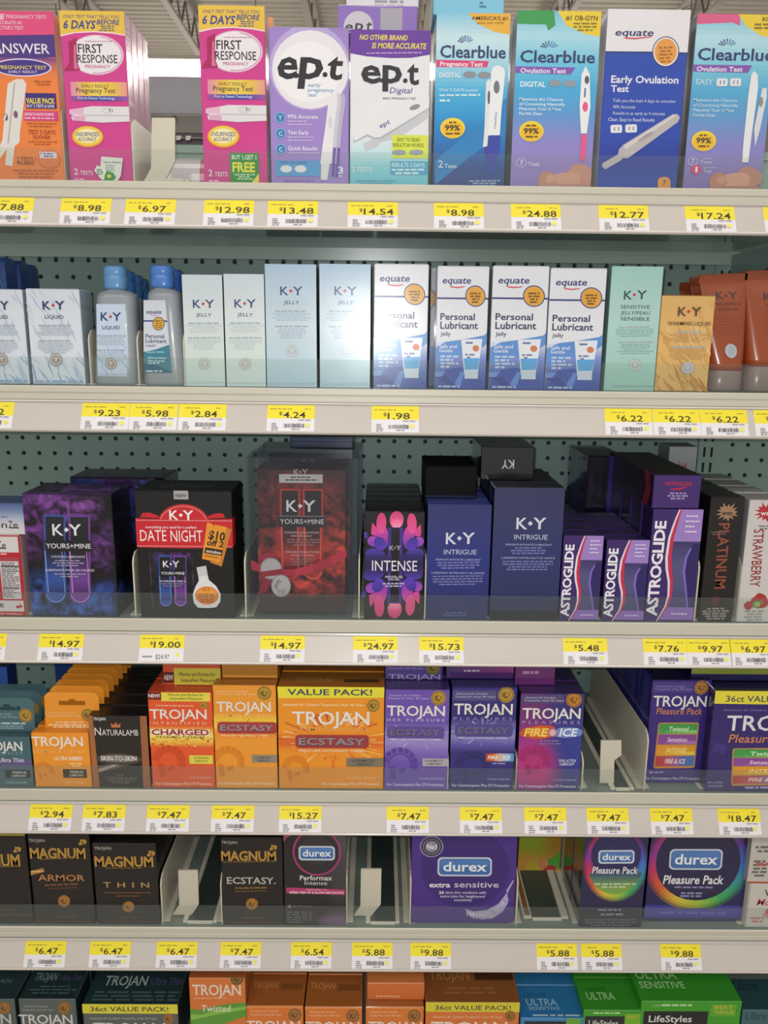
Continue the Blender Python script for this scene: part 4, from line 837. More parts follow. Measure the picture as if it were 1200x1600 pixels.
bottle('second tapered frosted bottle, half hidden behind the teal-labelled one', 660, 826, 680, 806, 740, 340, 700, 802, 228, .038, .036, '#3c68b8', None)
# narrow and tall pale cartons
JQ = (820, 254, 994, 256, 1006, 760, 832, 756)
for q, lb in ((JQ, 'narrow pale carton beside the tapered bottle, left one of a pair'), ((1005, 250, 1178, 254, 1188, 762, 1013, 758), 'narrow pale carton, right one of a pair beside the tapered bottle')):
    c = Carton(LC, 4, q, 2, .034, 'carton', lb, 'narrow pale cartons', front='#cdd8de', side='#8e9fa6', top='#b7c4ca'); a = c.requad(JQ); a.part('background_tint'); a.G(818, 250, 1010, 764, ['#c6d3dc', '#d3dce0', '#cfdcd8', '#c4d6d8'])
    kycopy(a, 914, 384, 94, 'JELLY', 68, ymed=655, ybot=738, fine='#b9c4ca', med='#b3b8ba'); c.done([lb.split(',')[0].replace('narrow', 'second narrow')+', hidden behind it' if 'left' in lb else 'narrow pale carton behind the right one of the pair'])
TQ = (48, 208, 270, 208, 272, 766, 50, 762)
for q, lb in ((TQ, 'tall pale blue carton, left one of a pair in the middle of the second shelf'), ((284, 206, 506, 208, 508, 770, 286, 767), 'tall pale blue carton next to the glaring white carton')):
    c = Carton(LC, 5, q, 2, .042, 'carton', lb, 'tall pale blue cartons', mat='satin', front='#b5cce0', side='#6f8592', top='#9fb4c4'); a = c.requad(TQ); a.part('background_tint'); a.G(46, 204, 276, 770, ['#a9c2da', '#bdd0e0', '#c5d6e2', '#bcd2e0', '#aec9dc'])
    kycopy(a, 162, 326, 98, 'JELLY', 68, ymed=597, ybot=744, fine='#a6bacb', med='#b0c0ca', col='#3a4a86'); c.done()
EQ = (222, 224, 486, 226, 446, 774, 202, 774)
def equate_art(c):
    a = c.requad(EQ); a.part('blue_swirl'); a.G(200, 560, 490, 780, ['#dde3ee', '#7f8fcc', '#4a66b4', '#34509c'])
    a.P([(200, 600), (260, 570), (340, 560), (450, 540), (470, 520), (490, 510), (490, 560), (400, 620), (300, 640), (200, 680)], '#5f8fd0'); a.P([(200, 700), (300, 700), (380, 760), (400, 780), (360, 780), (280, 730), (200, 725)], '#6b8fd6'); a.P([(200, 770), (260, 690), (330, 680), (440, 740), (450, 780)], '#3a4fa6'); a.P([(280, 780), (330, 700), (350, 700), (320, 780)], '#5d84d2'); a.P([(200, 724), (260, 720), (330, 780), (290, 780), (240, 742)], '#2f3f90')
    a.part('brand_lettering'); a.T('equate', 243, 388, 306, 30, '#3b3f78', .018, .2); a.P([(280, 318), (320, 322), (358, 319), (356, 324), (320, 329), (288, 325)], '#d8606e')
    a.part('blue_line'); a.R(216, 371, 480, 379, '#3a437e'); a.part('round_seal'); a.E(410, 364, 51, 49, '#3a437e'); a.E(410, 364, 46, 44, '#e6b04c'); a.E(410, 364, 42, 40, '#dda23c'); a.L(384, 436, 348, 8, '#7d5522', 4, 13)
    a.part('lettering'); a.T('Personal', 232, 404, 472, 29, '#343a5c', .018); a.T('Lubricant', 231, 418, 512, 31, '#343a5c', .018); a.T('Jelly', 232, 283, 543, 17, '#343a5c', .01); a.T('Safe and', 225, 312, 598, 16, '#d9e0f2', .012); a.T('Gentle', 225, 290, 616, 15, '#d9e0f2', .012); a.L(230, 320, 630, 9, '#b9c6e6', 4, 15, center=False); a.L(218, 320, 760, 8, '#aab6de')
    a.part('tube_picture'); a.P([(334, 560), (440, 556), (414, 700), (412, 730), (350, 730), (346, 700)], '#dde2ec'); a.P([(345, 642), (424, 640), (414, 690), (350, 692)], '#58a4dc'); a.R(348, 694, 412, 730, '#c6d0e2'); a.E(406, 598, 16, 14, '#cf7a5c'); a.L(356, 400, 570, 8, '#6a70a0', 1); a.L(352, 398, 622, 8, '#7a80ac', 2, 12)
for k_, q, lb, n in ((5, (524, 206, 770, 206, 760, 770, 524, 768), 'white and blue carton glaring in the lamp light, leftmost of four', 0), (5, (800, 216, 1048, 216, 1022, 770, 798, 770), 'white and blue carton, second of four, right of the glaring one', 0), (6, (-26, 216, 216, 214, 196, 774, -48, 774), 'white and blue carton, third of four from the glaring one', 0), (6, EQ, 'white and blue carton beside the mint carton, last of four', 0)):
    c = Carton(LC, k_, q, 2, .04, 'carton', lb, 'white and blue cartons with an orange seal', mat='satin' if n == 0 else 'card', front='#dfe1e9', side='#c9ccd6', top='#cfd2da'); equate_art(c); c.done()
c = Carton(LC, 5, (770, 222, 800, 222, 800, 766, 770, 766), 2, .04, 'carton', 'sliver of a set-back white and blue carton between the first two of four', 'white and blue cartons with an orange seal', front='#b9bcc8', side='#9da1b0', Y=.045); a = c.front; a.part('round_seal'); a.E(768, 364, 24, 44, '#34407e'); a.E(768, 364, 20, 39, '#c9923c'); a.part('blue_swirl'); a.G(766, 580, 802, 770, ['#7f8fcc', '#3f5cac', '#2f4590']); c.done()
c = Carton(LC, 6, (512, 212, 728, 224, 688, 778, 466, 776), 2, .045, 'carton', 'mint green carton with dark lettering on the second shelf', front='#a3cbc4', side='#84a09c', top='#86a8a2'); a = c.front; a.part('background_tint'); a.G(460, 205, 735, 780, ['#9cc8c0', '#add2cb', '#a6cdc6', '#98c2bb']); kycopy(a, 608, 340, 98, '', 126, col='#3b4a58', words=['SENSITIVE', 'JELLY/PEAU', 'SENSIBLE'], fine='#86aba6', med='#a3b2b2', ymed=655, ybot=752); c.done(['mint green carton behind the front mint one'])
c = Carton(LC, 6, (722, 344, 946, 348, 926, 782, 692, 780), 2, .045, 'carton', 'tan marbled carton beside the orange tubes', front='#dbb06c', side='#b98a4c', top='#8d6a3c'); a = c.front; veins(a, 700, 350, 940, 770, ['#e3bd80', '#cd9a50', '#e0b676', '#d4a45c'], 46, 9, 9); veins(a, 700, 680, 930, 780, ['#c98a3e', '#bd7a34'], 14, 10, 7); kycopy(a, 836, 416, 98, 'WARMING LIQUID', 184, col='#5d3a2a', fine='#c79b62', med='#a7a9b4', ymed=670); c.done()
def tube(label, xtl, xtr, yt, ytr, xbl, xbr, ycap, Y, art=True, dark=1.0):
    A = lambda x, y: at(780+x*.35, 340+y*.35, Y); zl = SZ[2]; yb = 778
    b0, b1, t0, t1 = A(xbl, yb), A(xbr, yb), A(xtl, yt), A(xtr, ytr); x0 = (b0[0]+b1[0])/2; wb = b1[0]-b0[0]; wt = t1[0]-t0[0]; xt = (t0[0]+t1[0])/2-x0; h = (t0[2]+t1[2])/2-zl; sl = (t1[2]-t0[2])/2
    hc = A(xbl, ycap)[2]-zl; dep = .042
    r = empty('squeeze_tube', (x0, Y+dep/2, zl), label, 'tube', 'orange squeeze tubes standing on their caps')
    W = lambda z: (wb+(wt-wb)*(z-hc)/(h-hc)); D = lambda z: .0026+(dep-.004)*max(0, (1-(z-hc)/(h-.012-hc)))**.8; CX = lambda z: xt*(z-hc)/(h-hc); E_ = lambda z: 2.2+2.5*(z-hc)/(h-hc)
    b = Buf(); rings = [superell(wb*.98, dep*.96, .0005, 2.3), superell(wb, dep, .003, 2.3), superell(wb*.99, dep*.98, hc-.002, 2.3), superell(wb*.95, dep*.93, hc, 2.3)]; loft(b, rings, '#8f7f7c'); b.build('cap', M['tubecap'], r, smooth=True)
    b = Buf(); rings = []
    for i in range(15):
        z = hc+(h-hc)*i/14; R_ = superell(W(z), max(D(z), .0026), z, E_(z), CX(z)); R_ = [(p[0], p[1], p[2]+sl*(p[0]-CX(z))/(W(z)/2)*(i/14)) for p in R_]; rings.append(R_)
    loft(b, rings, '#984622'); b.build('tube_body', M['soft'], r, smooth=True)
    b = Buf(); q = [(xt-wt/2, -.0019, h-.011-sl), (xt+wt/2, -.0019, h-.011+sl), (xt+wt/2, -.0019, h-.0005+sl), (xt-wt/2, -.0019, h-.0005-sl)]; b.poly(q, lin('#8f4020')); b.poly([(x, .0019, z) for x, _, z in q[::-1]], lin('#8f4020')); b.build('crimp', M['soft'], r)
    if art:
        def srf(u, v):
            z = h-(h-hc)*v; xx = (u-.5)*2; e = E_(z); return (CX(z)+xx*W(z)/2, -max(D(z), .0026)/2*max(0, 1-abs(xx)**e)**(1/e)-.0003, z+sl*xx*(1-v))
        a = Art((0, 0, 0), (1, 0, 0), (0, 0, -1), (0, -1, 0), [(xtl, yt), (xtr, ytr), (xbr, ycap), (xbl, ycap)], base='brand_lettering', surf=srf); cx = (xtl+xtr)/2+4
        KY(a, cx, 368, 96, '#43302e', '#6e2a22'); a.part('lettering'); a.L(cx-56, cx+58, 404, 12, '#7a3a28', 2, 26); a.L(cx-52, cx+50, 462, 5, '#97482a', 7, 13); a.part('round_seal'); a.E(cx-4, 612, 27, 27, '#a9aeb8'); a.O_(cx-4, 612, 22, 22, 3, '#c6cad0', 20); a.build(r, M['soft'])
    return r
tube('orange squeeze tube standing on a clear cap, front one beside the tan carton', 922, 1142, 250, 240, 940, 1102, 682, .004)
tube('orange squeeze tube standing on a clear cap, cut off at the right edge', 1132, 1350, 232, 222, 1108, 1282, 664, .004)
for i, (dx, y) in enumerate(((-58, 262), (-104, 286))): tube(('second', 'third')[i]+' orange tube back, its top showing above the tan carton', 938+dx, 1130+dx, y, y-6, 940+dx, 1096+dx, 680, .055+.047*i, art=False)
tube('orange tube behind the right-hand one, its top against the shadow', 1090, 1290, 240, 226, 1080, 1250, 664, .06, art=False)
for x, y, t in ((142, 600, 'beside the white marbled carton'), (217, 602, 'between the two frosted bottles'), (289, 603, 'between the tapered bottle and the narrow cartons'), (1098, 612, 'between the tan carton and the orange tubes')): divider(2, x, y, f'cream divider edge {t} on the second shelf', h=.066)
# ------------------------------------------------------------------ third shelf: dark gift cartons
GC = 'gift_carton'
c = Carton('supplement_carton', 16, (-720, 522, 292, 522, 330, 1552, -690, 1548), 3, .05, 'carton', 'red and white carton at the left end of the third shelf', front='#b3202e', side='#c9a9ac', top='#c9c4c8'); a = c.front
a.part('white_panel'); a.R(-690, 545, 276, 740, '#cfcacb'); a.R(-690, 1350, 306, 1490, '#cfcacb'); a.part('brand_lettering'); a.T('Exten', -360, -18, 690, 78, '#33343c', .01); a.T('Z', 10, 74, 690, 92, '#33343c', .01); a.T('e', 78, 126, 690, 82, '#33343c', .01); a.P([(20, 680), (128, 684), (128, 696), (20, 696)], '#33343c'); a.T('Z', -66, -6, 1440, 88, '#33343c', .01); a.T('e', 6, 58, 1440, 78, '#33343c', .01)
a.part('lettering'); a.L(-400, 240, 752, 16, '#e3bcc0'); a.T('CHERRY FORMULA', -90, 284, 1536, 26, '#e8c2c6', .01); a.part('facts_panel'); a.R(44, 850, 276, 1330, '#c6c2c6'); a.R(30, 800, 276, 846, '#a8404a'); a.L(56, 264, 868, 14, '#6d696e', 18, 25, center=False); a.R(52, 905, 270, 918, '#545056'); a.R(52, 968, 270, 978, '#545056'); a.R(52, 1186, 270, 1196, '#545056')
a.part('cherry_picture'); a.E(232, 1432, 22, 20, '#b3202e'); a.E(268, 1424, 20, 18, '#b3202e'); a.P([(248, 1384), (262, 1376), (268, 1390)], '#3d5a38'); c.done()
c = Carton('supplement_carton', 16, (-700, 128, 322, 128, 342, 488, -690, 486), 3, .05, 'carton', 'white carton with a blue-shaded top, standing on the red and white carton', front='#c4c2cc', side='#8f909e', top='#4d608c', z0=c.root.location.z+c.h+.0004, Y=.002); a = c.front; a.part('background_tint'); a.G(-720, 120, 350, 490, ['#44598c', '#6d80a8', '#a9b0c6', '#c9c6cc', '#cfcacc']); a.part('brand_lettering'); a.T('Exten', -300, 92, 414, 76, '#3d3c44', .01); a.T('Z', 108, 162, 414, 82, '#3d3c44', .01); a.T('e', 166, 226, 410, 72, '#3d3c44', .01); a.R(120, 408, 240, 420, '#3d3c44'); a.part('lettering'); a.L(0, 130, 280, 12, '#5d6078'); c.done()

def field(spots, base='#0d0b10'):
    """ink field: coloured spots (u, v, ru, rv, colour) fading into the base"""
    B_ = np.array(lin(base)); S_ = [(u, w_, a_, b_, np.array(lin(c_))) for u, w_, a_, b_, c_ in spots]
    def fn(u, w_):
        c_ = B_.copy()
        for x, y, rx, ry, k_ in S_:
            d_ = ((u-x)/rx)**2+((w_-y)/ry)**2; t_ = max(0, 1-d_)**1.2; c_ = c_*(1-t_)+k_*t_
        return tuple(c_)
    return fn
def vials(a, x0, x1, y0, y1, cl, cr, dark='#17151f', hl=None):
    m = (x0+x1)/2; w_ = (x1-x0)/2; a.part('vial_picture')
    for cx, cc in ((x0+w_*.48, cl), (x1-w_*.48, cr)):
        h_ = w_*.46; a.P([(cx-h_, y0), (cx+h_, y0)]+[(cx+h_*.96*math.cos(t), y1-h_*.95+h_*.95*math.sin(t)) for t in np.linspace(0, math.pi, 12)], cc[1]); a.P([(cx-h_*.82, y0+8), (cx+h_*.82, y0+8), (cx+h_*.82, y0+(y1-y0)*.45), (cx-h_*.82, y0+(y1-y0)*.45)], dark)
        a.G(cx-h_*.8, y0+(y1-y0)*.42, cx+h_*.8, y1-h_, [dark, cc[0], cc[1], cc[0]]); a.R(cx-h_*.86, y0+(y1-y0)*.4, cx-h_*.74, y1-h_, hl or cc[2]); a.R(cx+h_*.7, y0+(y1-y0)*.4, cx+h_*.78, y1-h_, cc[2])
        a.O_(cx, y1-h_*1.0, h_*.9, h_*.9, h_*.1, cc[2], 14, 10, 170)
BL, PU = ('#22366e', '#2f4f9c', '#6a86c8'), ('#4a2468', '#6b3a90', '#a878c0')
YQ = (108, 318, 500, 318, 530, 868, 145, 866)
def yours(c, full=True):
    a = c.front; a.part('smoke_picture'); a.S(112, 322, 520, 862, field([(.1, .06, .5, .3, '#7a3f96'), (.42, .1, .36, .14, '#8c4cab'), (.7, .12, .2, .12, '#7d4598'), (.08, .3, .2, .3, '#6a3384'), (.86, .42, .2, .26, '#6d3a8a'), (.3, .9, .55, .2, '#3c62b4'), (.75, .9, .5, .16, '#3558a8'), (.12, .78, .22, .18, '#2f4f9e'), (.9, .8, .2, .1, '#2a4590')]), 18, 22)
    a.part('smoke_curl'); a.S(318, 340, 440, 404, field([(.5, .5, .55, .55, '#a45cc0')], '#2a1430'), 8, 6); vials(a, 200, 410, 412, 808, BL, PU)
    a.part('brand_lettering'); KY(a, 306, 478, 128, '#dcdce4', '#dcdce4'); a.part('black_band'); a.R(208, 524, 414, 574, '#16141c'); a.part('lettering'); a.T('YOURS+MINE', 212, 410, 560, 21, '#d6d6de', .008); a.T('COUPLES LUBRICANTS', 234, 384, 602, 9, '#c9c6d6', .012); a.L(238, 380, 612, 6, '#8f8aa6', 3, 11); a.T('LUBRIFIANTS POUR LES COUPLES', 208, 424, 662, 9, '#c9c6d6', .012); a.L(246, 386, 672, 6, '#8f8aa6', 2, 11)
c = Carton(GC, 7, YQ, 3, .075, 'carton', 'black carton with purple and blue smoke around two vials', 'black smoke cartons', mat='satin', front='#15131a', side='#17151d', top='#4a2a70'); yours(c)
f = c.face('top'); f.part('smoke_picture'); f.S(.01, .02, .99, .98, field([(.5, .6, .7, .7, '#7d4fa6'), (.1, .8, .3, .4, '#5a2a74'), (.85, .2, .4, .4, '#4a2a80')], '#2a1838'))
f = c.face('right'); f.part('smoke_picture'); f.S(.01, .6, .99, .99, field([(.3, .6, .5, .3, '#2f4f9e'), (.8, .75, .4, .25, '#24397c')], '#100e14'))
c.done()
c = Carton(GC, 7, (335, 246, 748, 243, 748, 560, 335, 560), 3, .07, 'carton', 'set-back black smoke carton peeking out behind the front smoke carton', 'black smoke cartons', mat='satin', front='#141219', side='#15131a', top='#3a2258', Y=.085); a = c.front
a.part('smoke_picture'); a.S(338, 250, 746, 556, field([(.2, .15, .4, .25, '#2f4f9e'), (.75, .2, .4, .4, '#33408c'), (.5, .05, .3, .12, '#5a2a74')])); c.done()

c = Carton(GC, 7, (617, 304, 1032, 304, 1050, 872, 630, 870), 3, .075, 'carton', 'black carton with a red sign banner, orange tickets and a white bottle picture', mat='card', front='#141215', side='#100f11', top='#19171a'); a = c.front; RD = '#c4222c'
a.part('new_flag'); a.R(786, 305, 848, 342, '#a5a3a6'); a.T('NEW', 794, 840, 333, 14, '#2b292c', .015)
a.part('red_banner'); a.P([(640, 420), (650, 402), (680, 400), (716, 412), (720, 424)], RD); a.P([(930, 424), (934, 412), (970, 400), (996, 402), (1006, 420)], RD); a.E(826, 450, 112, 88, RD); a.O_(826, 450, 104, 80, 3, '#e08a8c', 40, 190, 350); a.P([(618, 424), (720, 428), (930, 428), (1036, 424), (1040, 552), (830, 556), (622, 552)], RD)
for yy in (432, 545): a.L(622, 1036, yy, 3, '#e7a0a2', full=True)
a.part('brand_lettering'); KY(a, 818, 410, 104, '#eceaea', '#eceaea'); a.part('lettering'); a.T('everything you need for a perfect', 662, 882, 468, 11, '#e8dada', .012); a.T('DATE', 638, 752, 524, 48, '#eceaea', -.004); a.T('NIGHT', 770, 908, 526, 50, '#eceaea', -.004)
a.part('ticket_picture'); a.P([(960, 448), (1034, 470), (990, 636), (940, 618)], '#c07a28'); a.P([(928, 440), (948, 446), (956, 456), (970, 452), (1012, 460), (980, 620), (962, 616), (956, 606), (942, 610), (904, 602)], '#e0922c')
for tt, p, q_, up, cc in (('$10', (932, 512), (1002, 522), (938, 476), '#2c2118'), ('off 2', (924, 540), (996, 550), (930, 516), '#2c2118')): a.T3(tt, p, q_, up, cc, .03)
a.P([(920, 550), (996, 562), (990, 588), (914, 576)], '#2c2118'); a.T3('novodone', (922, 572), (986, 582), (926, 558), '#e6d3c0', .02); a.P([(916, 584), (978, 594), (976, 600), (914, 590)], '#a8661c')
a.part('smoke_picture'); a.R(678, 572, 866, 826, '#1d1a28'); a.R(678, 572, 681, 826, '#5a5866'); a.R(863, 572, 866, 826, '#5a5866'); a.S(684, 574, 862, 640, field([(.5, .2, .6, .6, '#6a3384')], '#1d1a28'), 8, 5); vials(a, 712, 838, 586, 820, BL, PU); a.part('brand_lettering'); KY(a, 770, 626, 72, '#dcdce4', '#dcdce4'); a.part('lettering'); a.R(720, 654, 832, 680, '#16141c'); a.T('YOURS+MINE', 724, 828, 673, 12, '#d6d6de', .008); a.L(716, 832, 700, 6, '#a5a2b6'); a.L(724, 824, 712, 5, '#77748a', 2, 10)
a.part('bottle_picture'); a.P([(880, 640), (922, 632), (930, 680), (934, 696), (966, 724), (986, 762), (984, 796), (966, 822), (930, 826), (884, 824), (866, 800), (862, 764), (876, 724), (890, 700), (888, 680)], '#d7d5d8'); a.P([(880, 640), (922, 632), (929, 676), (888, 682)], '#c4c2c6'); a.E(925, 768, 52, 42, '#d8782c'); a.E(925, 760, 44, 26, '#e0953c'); KY(a, 924, 742, 30, '#7d3a1c', '#7d3a1c'); a.L(886, 964, 762, 5, '#8a4a20', 4, 10)
f = c.face('right'); f.part('red_banner'); f.R(0, .21, .25, .43, RD); f = c.face('top'); f.T('DATE NIGHT', .22, .78, .72, .3, '#4b484c', .01); c.done()

# clear gift case
q = (52, 158, 532, 162, 536, 878, 58, 874); c = Carton(GC, 8, q, 3, .078, 'gift case', 'clear plastic gift case with a dark red carton and a ribbon inside', 'clear gift cases', mat='satin', front='#3a1217', side='#2a1014', top='#43181d', lid=False)
bpy.data.objects.remove(c.body)
w, h, d = c.w, c.h, c.d; b = Buf()                       # thin film walls, one sheet each
V_ = [(-w/2, -d/2, 0), (w/2, -d/2, 0), (w/2, d/2, 0), (-w/2, d/2, 0), (-w/2, -d/2, h), (w/2, -d/2, h), (w/2, d/2, h), (-w/2, d/2, h)]
b.mesh(V_, [[0, 1, 5, 4], [1, 2, 6, 5], [2, 3, 7, 6], [3, 0, 4, 7], [4, 5, 6, 7], [3, 2, 1, 0]], (1, 1, 1))
b.build('clear_case', M['case'], c.root)
H_ = homog(c.local, ((0, 0), (1, 0), (1, 1), (0, 1)))
def cuv(x, y): v = H_ @ np.array([x, y, 1.0]); return v[0]/v[2], v[1]/v[2]
(u0, v0), (u1, v1) = cuv(92, 212), cuv(482, 800); fy = -d/2+.012
x0, x1, z1, z0 = -w/2+w*u0, -w/2+w*u1, h-h*v0, .004
b = Buf(); b.box(x0, x1, fy, d/2-.004, z0, z1, lin('#351419'), top=lin('#4a1a1e')); inner = b.build('carton_body', M['satin'], c.root)
a = c.front; a.O = np.array((-w/2, fy, h)); a.part('smoke_picture'); a.S(94, 222, 480, 790, field([(.5, .25, .6, .4, '#8a2a26'), (.9, .65, .4, .35, '#e04a38'), (.08, .7, .3, .3, '#c03a32'), (.5, .85, .6, .22, '#e0443a'), (.4, .55, .3, .3, '#b83430')], '#4a1a1c'))
for i, (x_, y_) in enumerate(((440, 560), (420, 530), (450, 610), (430, 680))): a.O_(x_, y_, 30+8*i, 26+6*i, 3, '#b0453c', 18, 20+60*i, 250+60*i)
RDV = ('#5f1618', '#b83028', '#f0604a'); vials(a, 190, 384, 300, 712, RDV, RDV, '#1c1214'); a.part('white_strip'); a.R(190, 236, 380, 274, '#b9b6b8'); a.L(240, 330, 246, 6, '#4a474a'); a.L(204, 366, 258, 6, '#4a474a'); a.part('brand_lettering'); KY(a, 285, 376, 128, '#dcdce0', '#dcdce0'); KY(a, 285, 226, 62, '#a9a4a6', '#a9a4a6'); a.part('black_band'); a.R(186, 420, 392, 470, '#1c191c'); a.R(186, 420, 392, 423, '#8c898c'); a.part('lettering'); a.T('YOURS+MINE', 192, 386, 455, 21, '#d2d0d4', .008)
for yy, tt, xx0, xx1 in ((498, 'KISSABLE SENSATIONS', 212, 364), (514, 'FOR THE BODY', 240, 334), (586, 'KISSABLE SENSATIONS', 214, 366), (602, 'POUR LE CORPS', 240, 340)): a.T(tt, xx0, xx1, yy, 8, '#c9b4b4', .012)
a.L(222, 366, 524, 6, '#94706e', 3, 12); a.L(222, 360, 612, 6, '#94706e', 3, 12)
c.faces = []; 
for nm, bb in a.bufs.items():
    if bb.f: bb.build_blocks(nm, M['smoke' if nm.startswith('smoke') else 'satin'], inner)
a = Art((-w/2, -d/2+.0035, h), (w, 0, 0), (0, 0, -h), (0, -1, 0), c.local, base='ribbon', step=.0001)
pts = [(66, 610), (120, 640), (190, 655), (260, 652), (340, 632), (420, 596), (486, 562)]; lo = [(66, 655), (120, 672), (190, 686), (260, 686), (340, 668), (420, 634), (486, 600)]
for i in range(6): a.P([pts[i], pts[i+1], lo[i+1], lo[i]], ('#b01c3a', '#c42444')[i % 2])
a.P([(100, 600), (140, 575), (160, 590), (130, 640)], '#a31c38'); a.P([(130, 660), (160, 680), (156, 720), (126, 760), (96, 770), (104, 730), (118, 700)], '#8c162e'); a.P([(150, 690), (190, 680), (170, 720)], '#a82040')
a.part('gift_disc'); a.E(154, 650, 48, 50, '#b9b4b6'); a.O_(154, 650, 48, 50, 4, '#8f8a8d', 30); a.P([(108, 664), (204, 650), (206, 676), (108, 690)], '#98182f'); a.E(198, 728, 44, 52, '#bdb9bb'); a.O_(198, 728, 44, 52, 4, '#938e91', 30); a.T3('gift', (172, 740), (202, 706), (160, 726), '#6d686b', .005); a.L(180, 220, 744, 4, '#8c878a', 3, 9); a.build(c.root, M['satin'], 'ribbon')
copy_thing(c.root, (.003, c.d+.003, 0), 'second clear gift case, directly behind the ribboned one')
zc = c.root.location.z+c.h
c2 = Carton(GC, 8, (240, 62, 514, 60, 518, 112, 236, 112), 3, .12, 'carton', 'flat dark blue pack lying on top of the clear gift cases', mat='satin', front='#14203e', side='#10182e', top='#0f1420', Y=.09, z0=zc+.0006); a = c2.front; a.part('seam_lines'); a.R(250, 76, 510, 80, '#2e4a80'); a.R(250, 92, 512, 96, '#35558c'); c2.done()

c = Carton(GC, 8, (566, 394, 840, 402, 830, 884, 568, 880), 3, .030, 'carton', 'black carton with pink and violet petals, front of its row', 'petal cartons', front='#17131c', side='#120f15', top='#100f13'); a = c.frame(17); a.part('petal_picture')
def mixc(c0, c1, t): t = max(0, min(1, t)); p, q = np.array(lin(c0)), np.array(lin(c1)); return tuple(p*(1-t)+q*t)
def petal(pts, y0, y1, c0, c1): a.PG(pts, lambda x, y: mixc(c0, c1, (y-y0)/(y1-y0)))
def oval(cx, cy, rx, ry, rot=0, pw=1.0): 
    cr, sr = math.cos(math.radians(rot)), math.sin(math.radians(rot)); return [(cx+rx*math.cos(t)*cr-ry*math.sin(t)*sr, cy+rx*math.cos(t)*sr+ry*math.sin(t)*cr) for t in np.linspace(0, 2*math.pi, 22, endpoint=False)]
PK, PV, DV, BV = '#e04478', '#a83fae', '#3a2a90', '#4a34a8'
for mir in (0, 1):
    Y_ = (lambda y: y) if not mir else (lambda y: 1645-y)
    F = lambda pts: [(x-(18 if mir else 0), Y_(y)) for x, y in pts]
    g = lambda y0, y1: (Y_(y0), Y_(y1))
    for pts, ya, yb_, c0, c1 in ((oval(205, 700, 130, 80, 10), 620, 790, '#4a38a0', '#241a56'), (oval(700, 705, 120, 80, -10), 620, 790, '#4a38a0', '#241a56'), ([(60, 400), (100, 420), (110, 480), (80, 500), (58, 470)], 400, 500, '#5a3c9c', '#3a2a80'),
        ([(165, 290), (205, 340), (250, 420), (240, 470), (170, 450), (148, 430), (155, 350)], 290, 470, PK, '#c445a0'), ([(778, 320), (782, 440), (770, 480), (710, 470), (690, 440), (730, 370)], 320, 480, PK, '#c445a0'),
        (oval(180, 530, 78, 66, 20), 450, 600, '#b04ab4', '#6a3fae'), (oval(745, 545, 74, 62, -20), 470, 610, '#b04ab4', '#6a3fae'), (oval(300, 480, 76, 150, -4), 330, 620, '#d8489a', BV), (oval(625, 490, 72, 150, 4), 340, 630, '#d8489a', BV),
        (oval(262, 560, 70, 92, -30), 470, 660, DV, '#5a3ab4'), (oval(670, 570, 66, 92, 30), 480, 660, DV, '#5a3ab4'), (oval(278, 300, 63, 135, 2), 165, 440, '#c93c6c', '#e0529c'), (oval(666, 310, 60, 130, -4), 180, 440, '#d8447a', '#e0529c'), (oval(472, 260, 88, 112), 150, 370, '#c43a6c', '#ee6aa4'), (oval(472, 300, 66, 66), 240, 370, '#e85088', '#f59ac0')):
        y0, y1 = g(ya, yb_); petal(F(pts), y0, y1, c0, c1)
c.frame(8); a.part('wand_picture'); a.R(672, 470, 738, 812, '#3d2f8c'); a.R(686, 472, 724, 806, '#17121c'); a.part('dark_glow'); a.G(570, 596, 690, 672, ['#33246c', '#221846', '#33246c']); a.G(722, 596, 832, 672, ['#33246c', '#221846', '#33246c']); a.part('brand_lettering'); KY(a, 706, 562, 52, '#a9a4b4', '#a9a4b4'); a.part('lettering'); a.T('INTENSE', 602, 804, 664, 46, '#e3e0e8', -.002); a.T('AROUSAL GEL', 660, 742, 696, 9, '#d0cbe0', .012); a.T('FOR HER', 676, 724, 708, 9, '#d0cbe0', .012); a.L(650, 746, 720, 6, '#b9b2d2', 2, 11); a.L(655, 750, 826, 7, '#d48aa8'); c.done(behind('black petal cartons', 5), gap=.004)

def intrigue(a, cx, y, k):
    a.part('brand_lettering'); KY(a, cx, y, 128*k, '#cfd0de', '#cfd0de'); a.part('lettering'); a.T('INTRIGUE', cx-72*k, cx+72*k, y+70*k, 21*k, '#b4b6d0', .006); a.T('PREMIUM INTIMATE LUBRICANT', cx-108*k, cx+92*k, y+97*k, 8*k, '#9d9fc4', .012); a.L(cx-100*k, cx+86*k, y+105*k, 6, '#7072aa', 3, 12); a.T('LUBRIFIANT INTIME HAUT DE GAMME', cx-126*k, cx+108*k, y+156*k, 8*k, '#9d9fc4', .012); a.L(cx-120*k, cx+100*k, y+166*k, 6, '#7072aa', 4, 12)
c = Carton(GC, 8, (850, 364, 1132, 372, 1118, 882, 842, 878), 3, .036, 'carton', 'plain indigo carton, left one of two, with a black box on it', 'indigo cartons', front='#272d68', side='#171a38', top='#4a52a4'); a = c.front; a.part('background_tint'); a.G(840, 360, 1135, 885, ['#2a2f66', '#2c3274', '#25307c', '#232c6c', '#23285a']); intrigue(a, 994, 516, 1); a.L(906, 1050, 846, 6, '#565a96', 2, 11); c.done(behind('indigo cartons on the left', 3)); L = c
c2 = Carton(GC, 8, (838, 192, 1066, 194, 1070, 290, 840, 288), 3, .09, 'carton', 'matte black box lying on the left row of indigo cartons', front='#040405', side='#060608', top='#0a0a0d', mat='matte', Y=.035, z0=L.root.location.z+L.h+.0006); c2.front.part('seam_lines').R(842, 280, 1066, 284, '#1f2a52'); c2.done()
